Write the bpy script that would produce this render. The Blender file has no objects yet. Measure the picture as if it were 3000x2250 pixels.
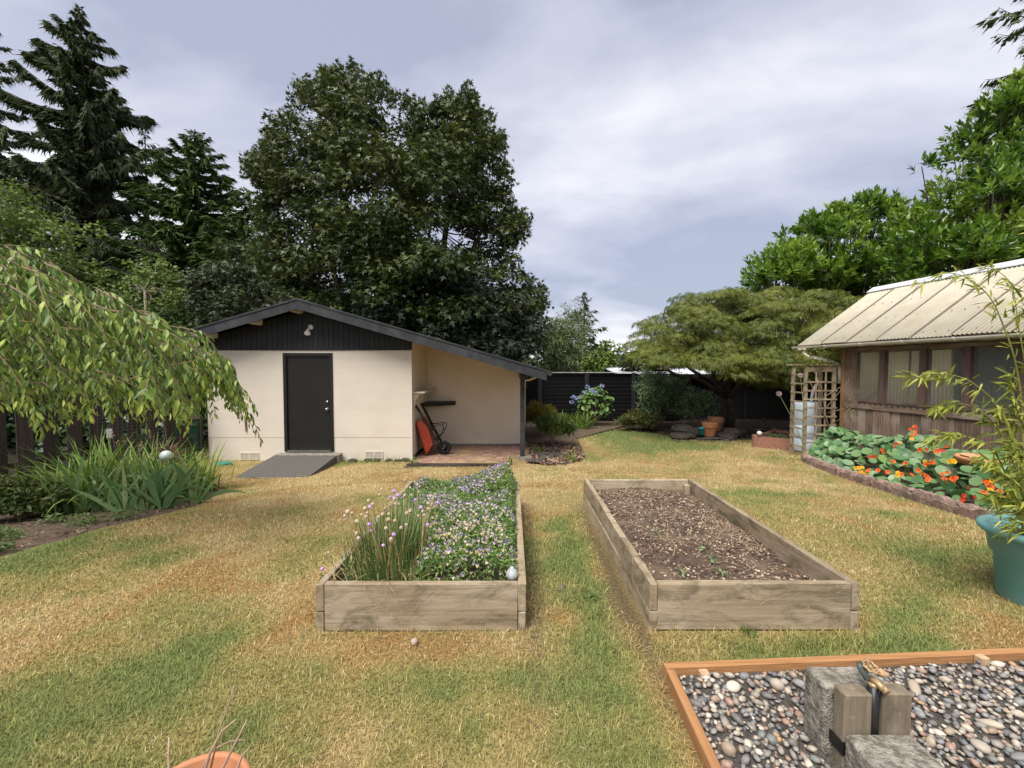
import bpy, bmesh, math, random
import numpy as np
from mathutils import Vector, Matrix

# ------------------------------------------------------------------ camera, sky, sun, exposure
SC = bpy.context.scene
COL = SC.collection
FPX, HC, PITCH = 1270.0, 1.55, math.atan(48 / 1270.0)
cam_d = bpy.data.cameras.new('camera')
cam = bpy.data.objects.new('camera', cam_d); COL.objects.link(cam)
cam.location = (0, 0, HC); cam.rotation_euler = (math.pi / 2 - PITCH, 0, 0)
cam_d.sensor_width = 36; cam_d.lens = 36 * FPX / 3000; cam_d.clip_start = .05; cam_d.clip_end = 2000
SC.camera = cam
SUN_EL, SUN_AZ = math.radians(58), math.radians(212)      # azimuth clockwise from +Y: behind the viewer
world = bpy.data.worlds.new('World'); SC.world = world; world.use_nodes = True
def build_sky():
    nt = world.node_tree; N = nt.nodes; L = nt.links; N.clear()
    out = N.new('ShaderNodeOutputWorld')
    sky = N.new('ShaderNodeTexSky'); sky.sky_type = 'NISHITA'; sky.sun_disc = False
    sky.sun_elevation = SUN_EL; sky.sun_rotation = SUN_AZ; sky.dust_density = 2.0
    b1 = N.new('ShaderNodeBackground'); b1.inputs[1].default_value = .05
    L.new(sky.outputs[0], b1.inputs[0])
    tc = N.new('ShaderNodeTexCoord')
    sep = N.new('ShaderNodeSeparateXYZ'); L.new(tc.outputs['Generated'], sep.inputs[0])
    def math_(op, a, b=None):
        m = N.new('ShaderNodeMath'); m.operation = op
        for i, q in enumerate((a, b)):
            if q is None: continue
            if isinstance(q, (int, float)): m.inputs[i].default_value = q
            else: L.new(q, m.inputs[i])
        return m.outputs[0]
    # project the view direction on a cloud layer: streaks foreshorten towards the horizon
    den = math_('ADD', math_('ABSOLUTE', sep.outputs[2]), .45)
    cx = math_('DIVIDE', sep.outputs[0], den); cy = math_('DIVIDE', sep.outputs[1], den)
    cmb = N.new('ShaderNodeCombineXYZ'); L.new(cx, cmb.inputs[0]); L.new(cy, cmb.inputs[1])
    mp = N.new('ShaderNodeMapping'); L.new(cmb.outputs[0], mp.inputs[0])
    mp.inputs['Location'].default_value = SKY_LOC; mp.inputs['Rotation'].default_value = (0, 0, math.radians(38))
    mp.inputs['Scale'].default_value = (.8, 1.5, 1)
    def noise(scale, detail, rough, dist):
        n = N.new('ShaderNodeTexNoise'); n.inputs['Scale'].default_value = scale; n.inputs['Detail'].default_value = detail
        n.inputs['Roughness'].default_value = rough; n.inputs['Distortion'].default_value = dist
        L.new(mp.outputs[0], n.inputs['Vector']); return n.outputs[0]
    n1 = noise(.85, 5, .50, .4); n2 = noise(2.6, 6, .55, .3); n3 = noise(.33, 2, .5, .0)
    t = math_('ADD', math_('MULTIPLY', n1, .66), math_('MULTIPLY', n2, .21))
    t = math_('ADD', t, math_('MULTIPLY', n3, .18))
    rp = N.new('ShaderNodeValToRGB'); L.new(t, rp.inputs[0])
    e = rp.color_ramp.elements
    e[0].position = .435; e[0].color = (.37, .40, .51, 1)
    e[1].position = .62; e[1].color = (.95, .95, .985, 1)
    for pos, c in ((.455, (.43, .455, .565, 1)), (.505, (.56, .57, .655, 1)), (.555, (.74, .74, .80, 1))):
        q = e.new(pos); q.color = c
    b2 = N.new('ShaderNodeBackground'); b2.inputs[1].default_value = SKY_STRENGTH
    L.new(rp.outputs[0], b2.inputs[0])
    mx = N.new('ShaderNodeMixShader'); mx.inputs[0].default_value = .88
    L.new(b1.outputs[0], mx.inputs[1]); L.new(b2.outputs[0], mx.inputs[2]); L.new(mx.outputs[0], out.inputs[0])
SKY_LOC = (-7.38, 3.14, .72); SKY_STRENGTH = .325
build_sky()
sun_d = bpy.data.lights.new('sun', 'SUN'); sun_d.energy = 1.5; sun_d.angle = math.radians(34); sun_d.color = (1, .955, .88)
sun = bpy.data.objects.new('sun', sun_d); COL.objects.link(sun)
sv = Vector((math.sin(SUN_AZ) * math.cos(SUN_EL), math.cos(SUN_AZ) * math.cos(SUN_EL), math.sin(SUN_EL)))
sun.rotation_euler = sv.to_track_quat('Z', 'Y').to_euler()
SC.view_settings.view_transform = 'Standard'; SC.view_settings.look = 'None'
SC.view_settings.gamma = 1; SC.view_settings.exposure = 2.0; SC.view_settings.use_curve_mapping = False
SC.cycles.use_denoising = True
SC.cycles.max_bounces = 8; SC.cycles.transparent_max_bounces = 12; SC.cycles.diffuse_bounces = 4

# ------------------------------------------------------------------ helpers
RNG = np.random.default_rng(7)
random.seed(7)
_c, _s = math.cos(PITCH), math.sin(PITCH)
def at(px, py, Y):                       # a direction of sight followed out to depth Y
    u = (px - 1500) / FPX; v = (1125 - py) / FPX
    t = Y / (_c + v * _s)
    return Vector((u * t, Y, HC + (-_s + v * _c) * t))
def sstep(a, b, x):
    t = np.clip((x - a) / (b - a), 0, 1); return t * t * (3 - 2 * t)
_tab = np.random.default_rng(3).random((256, 256))
def vnoise(x, y):
    x = np.asarray(x, float); y = np.asarray(y, float)
    i = np.floor(x).astype(int); j = np.floor(y).astype(int); f = x - i; g = y - j
    f = f * f * (3 - 2 * f); g = g * g * (3 - 2 * g)
    a = _tab[i & 255, j & 255]; b = _tab[(i + 1) & 255, j & 255]; c = _tab[i & 255, (j + 1) & 255]; d = _tab[(i + 1) & 255, (j + 1) & 255]
    return (a * (1 - f) + b * f) * (1 - g) + (c * (1 - f) + d * f) * g
def fbm(x, y, o=4):
    s = 0; a = .5; t = 0
    for k in range(o):
        s = s + a * vnoise(np.asarray(x) * 2 ** k + 17 * k, np.asarray(y) * 2 ** k + 31 * k); t += a; a *= .55
    return s / t
def gz(x, y):                            # height of the ground
    x = np.asarray(x, float); y = np.asarray(y, float)
    ye = y + .45 * np.maximum(0, np.abs(x) - 1.8)
    lift = 1 - .4 * sstep(3., 5.4, x) * (1 - sstep(8.4, 9.8, y))           # the ground stays higher along the right border
    return -.43 * lift * sstep(4.4, 9.2, ye) + .018 * (fbm(x * .9, y * .9, 2) - .5)
def G(x, y, dz=0): return Vector((x, y, float(gz(x, y)) + dz))

class MB:                                # collects verts and faces, then links them as ONE mesh object
    def __init__(s): s.v = []; s.f = []; s.r = []
    def add(s, vs, fs, rnd=0.):
        b = len(s.v); s.v += [tuple(q) for q in vs]; s.f += [tuple(b + i for i in f) for f in fs]; s.r += [rnd] * len(vs); return s
    def box(s, a, b, M=None, rnd=0.):
        (x0, y0, z0), (x1, y1, z1) = a, b
        vs = [(x0, y0, z0), (x1, y0, z0), (x1, y1, z0), (x0, y1, z0), (x0, y0, z1), (x1, y0, z1), (x1, y1, z1), (x0, y1, z1)]
        if M is not None: vs = [M @ Vector(q) for q in vs]
        return s.add(vs, [(0, 3, 2, 1), (4, 5, 6, 7), (0, 1, 5, 4), (1, 2, 6, 5), (2, 3, 7, 6), (3, 0, 4, 7)], rnd)
    def beam(s, p, q, w, h, up=(0, 0, 1), rnd=0.):          # square bar from p to q
        p = Vector(p); q = Vector(q); d = (q - p).normalized(); u = Vector(up)
        if abs(d.dot(u)) > .98: u = Vector((0, 1, 0))
        r = d.cross(u).normalized(); u = r.cross(d)
        vs = []
        for o in (p, q):
            for a, b in ((-1, -1), (1, -1), (1, 1), (-1, 1)): vs.append(o + r * a * w / 2 + u * b * h / 2)
        return s.add(vs, [(0, 1, 2, 3), (7, 6, 5, 4), (0, 4, 5, 1), (1, 5, 6, 2), (2, 6, 7, 3), (3, 7, 4, 0)], rnd)
    def tube(s, pts, rad, n=6, cap=True, rnd=0.):
        pts = [Vector(p) for p in pts]; k = len(pts)
        if not hasattr(rad, '__len__'): rad = [rad] * k
        vs = []; ref = None
        for i, p in enumerate(pts):
            d = (pts[min(i + 1, k - 1)] - pts[max(i - 1, 0)]).normalized()
            if ref is None: ref = Vector((0, 0, 1)) if abs(d.z) < .9 else Vector((1, 0, 0))
            r = d.cross(ref).normalized(); u = r.cross(d).normalized(); ref = u
            for a in range(n):
                t = 2 * math.pi * a / n; vs.append(p + (r * math.cos(t) + u * math.sin(t)) * rad[i])
        fs = [(i * n + a, i * n + (a + 1) % n, (i + 1) * n + (a + 1) % n, (i + 1) * n + a) for i in range(k - 1) for a in range(n)]
        if cap: fs += [tuple(range(n - 1, -1, -1)), tuple((k - 1) * n + a for a in range(n))]
        return s.add(vs, fs, rnd)
    def lathe(s, prof, n=24, M=None, cap=False, rnd=0.):     # profile of (radius, z)
        vs = []; k = len(prof)
        for r, z in prof:
            for a in range(n):
                t = 2 * math.pi * a / n; q = Vector((r * math.cos(t), r * math.sin(t), z)); vs.append(M @ q if M is not None else q)
        fs = [(i * n + a, i * n + (a + 1) % n, (i + 1) * n + (a + 1) % n, (i + 1) * n + a) for i in range(k - 1) for a in range(n)]
        if cap: fs += [tuple(range(n - 1, -1, -1)), tuple((k - 1) * n + a for a in range(n))]
        return s.add(vs, fs, rnd)
    def prism(s, poly, axis, a, b, rnd=0.):                 # 2D outline extruded along an axis
        n = len(poly); vs = []
        for t in (a, b):
            for p, q in poly:
                vs.append({'x': (t, p, q), 'y': (p, t, q), 'z': (p, q, t)}[axis])
        fs = [tuple(range(n)), tuple(range(2 * n - 1, n - 1, -1))] + [(i, n + i, n + (i + 1) % n, (i + 1) % n) for i in range(n)]
        return s.add(vs, fs, rnd)
    def mesh(s, name, smooth=False, bevel=0):
        me = bpy.data.meshes.new(name); me.from_pydata(s.v, [], s.f)
        bm = bmesh.new(); bm.from_mesh(me)
        bmesh.ops.recalc_face_normals(bm, faces=bm.faces)
        if bevel: bmesh.ops.bevel(bm, geom=bm.edges[:], offset=bevel, segments=1, affect='EDGES', clamp_overlap=True)
        bm.to_mesh(me); bm.free()
        if any(s.r) and not bevel:
            at_ = me.attributes.new('rnd', 'FLOAT', 'POINT'); at_.data.foreach_set('value', np.array(s.r, dtype=np.float32))
        if smooth: me.polygons.foreach_set('use_smooth', [True] * len(me.polygons))
        me.update(); return me

def npmesh(name, V, F, rnd=None, col=None, smooth=False):   # V (n,3), F list of (m,k) index arrays
    me = bpy.data.meshes.new(name); V = np.ascontiguousarray(V, dtype=np.float32)
    me.vertices.add(len(V)); me.vertices.foreach_set('co', V.ravel())
    loops = np.concatenate([f.ravel() for f in F]).astype(np.int32)
    sizes = np.concatenate([np.full(len(f), f.shape[1], dtype=np.int32) for f in F])
    starts = np.concatenate([[0], np.cumsum(sizes)[:-1]]).astype(np.int32)
    me.loops.add(len(loops)); me.loops.foreach_set('vertex_index', loops)
    me.polygons.add(len(sizes)); me.polygons.foreach_set('loop_start', starts)
    try: me.polygons.foreach_set('loop_total', sizes)
    except Exception: pass
    if rnd is not None:
        a = me.attributes.new('rnd', 'FLOAT', 'POINT'); a.data.foreach_set('value', np.ascontiguousarray(rnd, dtype=np.float32))
    if col is not None:
        a = me.attributes.new('Col', 'FLOAT_COLOR', 'POINT')
        a.data.foreach_set('color', np.concatenate([col, np.ones((len(col), 1))], 1).astype(np.float32).ravel())
    if smooth: me.polygons.foreach_set('use_smooth', np.ones(len(sizes), dtype=bool))
    me.update(calc_edges=True); me.validate(); return me

def tag(o, label=None, cat=None, group=None, kind=None):
    for k, v in (('label', label), ('category', cat), ('group', group), ('kind', kind)):
        if v: o[k] = v
    return o
def thing(name, label, cat, loc=(0, 0, 0), group=None, rz=0):
    o = bpy.data.objects.new(name, None); COL.objects.link(o); o.location = loc; o.rotation_euler = (0, 0, rz); o.empty_display_size = .1
    return tag(o, label, cat, group)
def root_of(p):
    while p.parent: p = p.parent
    return p
def put(name, me, mat, parent=None, loc=None, rot=None, scale=None):   # link a mesh as given, local to its parent
    o = bpy.data.objects.new(name, me); COL.objects.link(o)
    if mat and not me.materials: me.materials.append(mat)
    if parent: o.parent = parent
    if loc is not None: o.location = loc
    if rot is not None: o.rotation_euler = rot
    if scale is not None: o.scale = scale if hasattr(scale, '__len__') else (scale,) * 3
    return o
def part(name, mb, mat, parent, smooth=False, bevel=0, local=False, label=None):   # shape in world coordinates, hung on its thing
    if not local:
        L = root_of(parent).location; mb.v = [(a - L.x, b - L.y, c - L.z) for a, b, c in mb.v]
    o = put(name, mb.mesh(name, smooth, bevel), mat, parent)
    if label: o['label'] = label
    return o
def solo(name, mb, mat, label, cat, group=None, smooth=False, bevel=0):  # a thing that is one mesh, origin at its base
    v = np.array(mb.v); c = Vector(((v[:, 0].min() + v[:, 0].max()) / 2, (v[:, 1].min() + v[:, 1].max()) / 2, v[:, 2].min()))
    mb.v = [(a - c.x, b - c.y, d - c.z) for a, b, d in mb.v]
    return tag(put(name, mb.mesh(name, smooth, bevel), mat, loc=c), label, cat, group)
def struct(name, me, mat):
    return tag(put(name, me, mat), kind='structure')
def npart(name, V, F, rnd, mat, parent, stuff=True, smooth=False):       # numpy geometry in world coordinates as a part
    L = root_of(parent).location if parent else Vector((0, 0, 0))
    o = put(name, npmesh(name, np.asarray(V) - np.array(L), F, rnd, smooth=smooth), mat, parent)
    if stuff: o['kind'] = 'stuff'
    return o

# leaf shapes: axis +Y of length 1, normal +Z
T_LEAF = (np.array([(0, 0, 0), (.2, .42, .05), (0, 1, -.06), (-.2, .42, .05), (0, .45, -.02)], float), [np.array([(0, 1, 4), (1, 2, 4), (2, 3, 4), (3, 0, 4)])])
T_LANCE = (np.array([(0, 0, 0), (.075, .35, .02), (0, 1, -.1), (-.075, .35, .02)], float), [np.array([(0, 1, 2, 3)])])
T_WIDE = (np.array([(0, 0, 0), (.3, .3, .06), (.26, .62, .06), (0, 1, -.05), (-.26, .62, .06), (-.3, .3, .06)], float), [np.array([(0, 1, 2, 3, 4, 5)])])
def star():
    pts = [(0, 0)]
    for a, r in ((35, .45), (62, .28), (20, .0), ):
        pass
    prof = [(0, 0, 0)]
    ang = [(-78, .55), (-58, .30), (-40, .88), (-20, .42), (0, 1.0), (20, .42), (40, .88), (58, .30), (78, .55)]
    for a, r in ang[::-1]:
        t = math.radians(a); prof.append((math.sin(t) * r * .8, .12 + math.cos(t) * r * .88, -.12 * r * abs(math.sin(t))))
    v = np.array(prof, float); n = len(v)
    return v, [np.array([(0, i, i + 1) for i in range(1, n - 1)])]
T_STAR = star()
T_FRINGE = (np.array([(0, 0, 0), (.07, .45, 0), (0, 1, -.15), (-.07, .45, 0), (.3, .25, 0), (.55, .75, -.1), (-.3, .25, 0), (-.55, .75, -.1)], float),
            [np.array([(0, 1, 2), (0, 2, 3), (0, 4, 5), (0, 7, 6)])])
def unit(a): return a / np.maximum(np.linalg.norm(a, axis=-1, keepdims=True), 1e-9)
def scatter(T, P, D, Nn, S, rnd, W=None):                   # copies of a leaf shape: place, axis, normal, size
    tv, tf = T; n = len(P); k = len(tv)
    Y = unit(D); X = unit(np.cross(Y, Nn)); Z = np.cross(X, Y)
    S = np.broadcast_to(np.asarray(S, float), (n,)); W = S if W is None else np.broadcast_to(W, (n,))
    V = P[:, None] + X[:, None] * (tv[None, :, 0, None] * W[:, None, None]) + Y[:, None] * (tv[None, :, 1, None] * S[:, None, None]) + Z[:, None] * (tv[None, :, 2, None] * S[:, None, None])
    F = [(f[None] + (np.arange(n) * k)[:, None, None]).reshape(-1, f.shape[1]) for f in tf]
    return V.reshape(-1, 3), F, np.repeat(np.broadcast_to(rnd, (n,)), k)
def merge(parts):
    V = []; R = []; F = {}; b = 0
    for v, f, r in parts:
        V.append(v); R.append(r)
        for q in f: F.setdefault(q.shape[1], []).append(q + b)
        b += len(v)
    return np.concatenate(V), [np.concatenate(q) for q in F.values()], np.concatenate(R)
def strips(P, az, L, lean, curl, W, rnd, k=5, fold=0.):     # grass-like blades: rise, lean along az, curl over
    n = len(P); t = np.linspace(0, 1, k + 1)
    ang = lean[:, None] + curl[:, None] * t[None]           # angle from the vertical along the blade
    dl = (L / k)[:, None]
    h = np.concatenate([np.zeros((n, 1)), np.cumsum(np.sin(ang[:, :-1]) * dl, 1)], 1)
    z = np.concatenate([np.zeros((n, 1)), np.cumsum(np.cos(ang[:, :-1]) * dl, 1)], 1)
    ca, sa = np.cos(az), np.sin(az)
    C = np.stack([P[:, 0, None] + h * ca[:, None], P[:, 1, None] + h * sa[:, None], P[:, 2, None] + z], -1)
    wid = (W[:, None] * np.clip(np.minimum(1, .55 + 1.6 * t) * (1 - t ** 2.6), .03, 1)[None])[..., None] / 2
    side = np.stack([-sa, ca, np.zeros(n)], -1)[:, None] * wid
    V = np.stack([C - side, C + side], 2).reshape(-1, 3)
    b = (np.arange(n) * (k + 1) * 2)[:, None]; i = np.arange(k)[None] * 2
    F = np.stack([b + i, b + i + 1, b + i + 3, b + i + 2], -1).reshape(-1, 4)
    return V, [F], np.repeat(rnd, (k + 1) * 2)
def inpoly(x, y, poly):
    x = np.asarray(x, float); y = np.asarray(y, float); c = np.zeros(x.shape, bool); n = len(poly)
    for i in range(n):
        x0, y0 = poly[i][:2]; x1, y1 = poly[(i + 1) % n][:2]
        if y0 == y1: continue
        c ^= ((y0 > y) != (y1 > y)) & (x < (x1 - x0) * (y - y0) / (y1 - y0) + x0)
    return c

# ------------------------------------------------------------------ materials
def _mat(name):
    m = bpy.data.materials.new(name); m.use_nodes = True; nt = m.node_tree; nt.nodes.clear()
    o = nt.nodes.new('ShaderNodeOutputMaterial'); return m, nt, nt.nodes, nt.links, o
def M(name, col, col2=None, rough=.75, scale=6, stretch=(1, 1, 1), bump=.15, bscale=None, spec=.3, lo=.35, hi=.65, dirt=None, dscale=2.5, damt=.5, metal=0, orand=.25):
    m, nt, N, L, out = _mat(name)
    p = N.new('ShaderNodeBsdfPrincipled'); L.new(p.outputs[0], out.inputs[0])
    p.inputs['Roughness'].default_value = rough; p.inputs['Specular IOR Level'].default_value = spec; p.inputs['Metallic'].default_value = metal
    tc = N.new('ShaderNodeTexCoord'); oi = N.new('ShaderNodeObjectInfo')
    ad = N.new('ShaderNodeVectorMath'); ad.operation = 'MULTIPLY_ADD'
    L.new(oi.outputs['Random'], ad.inputs[0]); ad.inputs[1].default_value = (13, 17, 11); L.new(tc.outputs['Object'], ad.inputs[2])
    mp = N.new('ShaderNodeMapping'); mp.inputs['Scale'].default_value = stretch; L.new(ad.outputs[0], mp.inputs[0])
    n = N.new('ShaderNodeTexNoise'); n.inputs['Scale'].default_value = scale; n.inputs['Detail'].default_value = 6; n.inputs['Roughness'].default_value = .6
    L.new(mp.outputs[0], n.inputs['Vector'])
    rp = N.new('ShaderNodeValToRGB'); L.new(n.outputs[0], rp.inputs[0]); e = rp.color_ramp.elements
    c2 = col2 or tuple(q * .72 for q in col)
    e[0].position = lo; e[0].color = (*c2, 1); e[1].position = hi; e[1].color = (*col, 1)
    c = rp.outputs[0]
    if dirt:
        d = N.new('ShaderNodeTexNoise'); d.inputs['Scale'].default_value = dscale; d.inputs['Detail'].default_value = 5; L.new(ad.outputs[0], d.inputs['Vector'])
        r2 = N.new('ShaderNodeMapRange'); L.new(d.outputs[0], r2.inputs[0]); r2.inputs[1].default_value = .48; r2.inputs[2].default_value = .72; r2.inputs[3].default_value = 0; r2.inputs[4].default_value = damt
        mx = N.new('ShaderNodeMix'); mx.data_type = 'RGBA'; L.new(r2.outputs[0], mx.inputs['Factor']); L.new(c, mx.inputs['A']); mx.inputs['B'].default_value = (*dirt, 1); c = mx.outputs['Result']
    if orand:
        h = N.new('ShaderNodeHueSaturation'); L.new(c, h.inputs['Color'])
        mr = N.new('ShaderNodeMapRange'); L.new(oi.outputs['Random'], mr.inputs[0]); mr.inputs[3].default_value = 1 - orand; mr.inputs[4].default_value = 1 + orand
        L.new(mr.outputs[0], h.inputs['Value']); c = h.outputs[0]
    L.new(c, p.inputs['Base Color'])
    if bump:
        b = N.new('ShaderNodeTexNoise'); b.inputs['Scale'].default_value = bscale or scale * 4; b.inputs['Detail'].default_value = 5; L.new(mp.outputs[0], b.inputs['Vector'])
        bp = N.new('ShaderNodeBump'); bp.inputs['Strength'].default_value = bump; bp.inputs['Distance'].default_value = .02; L.new(b.outputs[0], bp.inputs['Height']); L.new(bp.outputs[0], p.inputs['Normal'])
    return m
def LM(name, cols, trans=.3, rough=.5, src='rnd', spec=.35):     # leaf: colours over a random value, light passes through
    m, nt, N, L, out = _mat(name)
    if src == 'rnd':
        a = N.new('ShaderNodeAttribute'); a.attribute_name = 'rnd'; f = a.outputs['Fac']
    else:
        a = N.new('ShaderNodeObjectInfo'); f = a.outputs['Random']
    rp = N.new('ShaderNodeValToRGB'); L.new(f, rp.inputs[0]); e = rp.color_ramp.elements
    n = len(cols)
    e[0].position = 0; e[0].color = (*cols[0], 1); e[1].position = 1; e[1].color = (*cols[-1], 1)
    for i in range(1, n - 1): q = e.new(i / (n - 1)); q.color = (*cols[i], 1)
    p = N.new('ShaderNodeBsdfPrincipled'); p.inputs['Roughness'].default_value = rough; p.inputs['Specular IOR Level'].default_value = spec
    L.new(rp.outputs[0], p.inputs['Base Color'])
    if trans:
        t = N.new('ShaderNodeBsdfTranslucent'); L.new(rp.outputs[0], t.inputs[0])
        mx = N.new('ShaderNodeMixShader'); mx.inputs[0].default_value = trans; L.new(p.outputs[0], mx.inputs[1]); L.new(t.outputs[0], mx.inputs[2]); L.new(mx.outputs[0], out.inputs[0])
    else: L.new(p.outputs[0], out.inputs[0])
    return m
def CM(name, rough=.9, trans=0., bump=0, grain=.25):            # colour from the mesh's own Col attribute
    m, nt, N, L, out = _mat(name)
    a = N.new('ShaderNodeAttribute'); a.attribute_name = 'Col'
    p = N.new('ShaderNodeBsdfPrincipled'); p.inputs['Roughness'].default_value = rough; p.inputs['Specular IOR Level'].default_value = .15
    c = a.outputs['Color']
    if bump:
        tc = N.new('ShaderNodeTexCoord'); n = N.new('ShaderNodeTexNoise'); n.inputs['Scale'].default_value = 55; n.inputs['Detail'].default_value = 6; L.new(tc.outputs['Object'], n.inputs['Vector'])
        b = N.new('ShaderNodeBump'); b.inputs['Strength'].default_value = bump; b.inputs['Distance'].default_value = .03; L.new(n.outputs[0], b.inputs['Height']); L.new(b.outputs[0], p.inputs['Normal'])
        mr = N.new('ShaderNodeMapRange'); L.new(n.outputs[0], mr.inputs[0]); mr.inputs[1].default_value = .3; mr.inputs[2].default_value = .7; mr.inputs[3].default_value = 1 - grain; mr.inputs[4].default_value = 1 + grain
        h = N.new('ShaderNodeHueSaturation'); L.new(c, h.inputs['Color']); L.new(mr.outputs[0], h.inputs['Value']); c = h.outputs[0]
    L.new(c, p.inputs['Base Color'])
    if trans:
        t = N.new('ShaderNodeBsdfTranslucent'); L.new(c, t.inputs[0]); mx = N.new('ShaderNodeMixShader'); mx.inputs[0].default_value = trans
        L.new(p.outputs[0], mx.inputs[1]); L.new(t.outputs[0], mx.inputs[2]); L.new(mx.outputs[0], out.inputs[0])
    else: L.new(p.outputs[0], out.inputs[0])
    return m
def glassmat(name, tint, gloss=.25, clear=.75, rough=.05):
    m, nt, N, L, out = _mat(name)
    t = N.new('ShaderNodeBsdfTransparent'); t.inputs[0].default_value = (*tint, 1)
    g = N.new('ShaderNodeBsdfPrincipled'); g.inputs['Base Color'].default_value = (*[q * .6 for q in tint], 1); g.inputs['Roughness'].default_value = rough; g.inputs['Specular IOR Level'].default_value = .8
    mx = N.new('ShaderNodeMixShader'); mx.inputs[0].default_value = gloss; L.new(t.outputs[0], mx.inputs[1]); L.new(g.outputs[0], mx.inputs[2]); L.new(mx.outputs[0], out.inputs[0])
    return m
def old_wood(name, cols, axis, stain, knot=(.06, .042, .028), bump=.4, orand=.1):   # grain, drifting stains, knots
    m, nt, N, L, out = _mat(name)
    p = N.new('ShaderNodeBsdfPrincipled'); p.inputs['Roughness'].default_value = .93; p.inputs['Specular IOR Level'].default_value = .1; L.new(p.outputs[0], out.inputs[0])
    tc = N.new('ShaderNodeTexCoord'); oi = N.new('ShaderNodeObjectInfo'); ad = N.new('ShaderNodeVectorMath'); ad.operation = 'MULTIPLY_ADD'
    L.new(oi.outputs['Random'], ad.inputs[0]); ad.inputs[1].default_value = (13, 17, 11); L.new(tc.outputs['Object'], ad.inputs[2])
    def mapped(al, ac): mp = N.new('ShaderNodeMapping'); mp.inputs['Scale'].default_value = tuple(al if a == axis else ac for a in 'xyz'); L.new(ad.outputs[0], mp.inputs[0]); return mp.outputs[0]
    def noise(v, sc, de, ro, di=0):
        n = N.new('ShaderNodeTexNoise'); n.inputs['Scale'].default_value = sc; n.inputs['Detail'].default_value = de; n.inputs['Roughness'].default_value = ro; n.inputs['Distortion'].default_value = di; L.new(v, n.inputs['Vector']); return n.outputs[0]
    def rng_(x, a, b, c, d):
        r = N.new('ShaderNodeMapRange'); L.new(x, r.inputs[0]); r.inputs[1].default_value = a; r.inputs[2].default_value = b; r.inputs[3].default_value = c; r.inputs[4].default_value = d; return r.outputs[0]
    def mix(f, a, b):
        x = N.new('ShaderNodeMix'); x.data_type = 'RGBA'; L.new(f, x.inputs['Factor'])
        for k, q in (('A', a), ('B', b)):
            if isinstance(q, tuple): x.inputs[k].default_value = (*q, 1)
            else: L.new(q, x.inputs[k])
        return x.outputs['Result']
    kv = mapped(1.6, 5.0); vo = N.new('ShaderNodeTexVoronoi'); vo.inputs['Scale'].default_value = 1.0; L.new(kv, vo.inputs['Vector'])
    warp = N.new('ShaderNodeVectorMath'); warp.operation = 'MULTIPLY_ADD'; L.new(rng_(vo.outputs['Distance'], 0, .35, .10, 0), warp.inputs[0]); warp.inputs[1].default_value = (1, 1, 1); L.new(ad.outputs[0], warp.inputs[2])
    g = N.new('ShaderNodeMapping'); g.inputs['Scale'].default_value = tuple(1.6 if a == axis else 34 for a in 'xyz'); L.new(warp.outputs[0], g.inputs[0])
    gr = noise(g.outputs[0], 1.0, 8, .65, .25)
    c = mix(rng_(gr, .25, .75, 0, 1), cols[1], cols[0])
    c = mix(rng_(noise(mapped(1.6, 5.0), 1.0, 7, .68, .8), .46, .70, 0, .75), c, cols[2])
    c = mix(rng_(noise(mapped(1.1, 2.6), 2.2, 9, .72, 1.2), .47, .66, 0, .85), c, stain)
    c = mix(rng_(noise(mapped(6, 6), 6.0, 6, .7), .58, .72, 0, .5), c, cols[3])
    sp_ = N.new('ShaderNodeSeparateColor'); L.new(vo.outputs['Color'], sp_.inputs[0])
    kn = N.new('ShaderNodeMath'); kn.operation = 'MULTIPLY'; L.new(rng_(vo.outputs['Distance'], .05, .10, .85, 0), kn.inputs[0]); L.new(rng_(sp_.outputs[0], .66, .68, 0, 1), kn.inputs[1])
    c = mix(kn.outputs[0], c, knot)
    h = N.new('ShaderNodeHueSaturation'); L.new(c, h.inputs['Color']); L.new(rng_(oi.outputs['Random'], 0, 1, 1 - orand, 1 + orand), h.inputs['Value']); L.new(h.outputs[0], p.inputs['Base Color'])
    b = N.new('ShaderNodeBump'); b.inputs['Strength'].default_value = bump; b.inputs['Distance'].default_value = .012; L.new(gr, b.inputs['Height']); L.new(b.outputs[0], p.inputs['Normal'])
    return m
WX, WY, WZ = (1.2, 22, 22), (22, 1.2, 22), (22, 22, 1.2)         # wood grain along x, y or z
def wood(name, col, col2, axis, **k): return M(name, col, col2, stretch=axis, scale=1.6, bscale=3.5, **k)
mt = {}
GREYC, GREYD, MOSS = (.31, .255, .185), (.20, .16, .112), (.085, .08, .045)
for ax, q in (('x', WX), ('y', WY), ('z', WZ)):
    mt['grey' + ax] = old_wood('weathered_board_' + ax, [(.36, .287, .195), (.20, .15, .095), (.41, .345, .26), (.49, .435, .355)], ax, (.085, .072, .042))
    mt['post' + ax] = old_wood('silvered_post_' + ax, [(.25, .205, .15), (.13, .105, .075), (.30, .26, .20), (.36, .32, .26)], ax, (.09, .078, .052))
    mt['orange' + ax] = wood('treated_timber_' + ax, (.37, .19, .08), (.27, .13, .052), q, rough=.85, bump=.25, orand=.06)
    mt['cedar' + ax] = wood('old_cedar_' + ax, (.225, .16, .115), (.11, .07, .05), q, rough=.9, bump=.5, dirt=(.33, .285, .24), dscale=2, damt=.6, orand=.22)
    mt['dark' + ax] = wood('dark_fence_board_' + ax, (.062, .047, .036), (.03, .023, .018), q, rough=.9, bump=.4, orand=.2)
mt['cream'] = M('cream_painted_siding', (.60, .545, .465), (.55, .495, .42), rough=.75, scale=1.2, stretch=(.5, .5, 9), bump=.04, bscale=9, orand=0, dirt=(.45, .395, .32), dscale=1.6, damt=.32, lo=.2, hi=.8)
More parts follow.
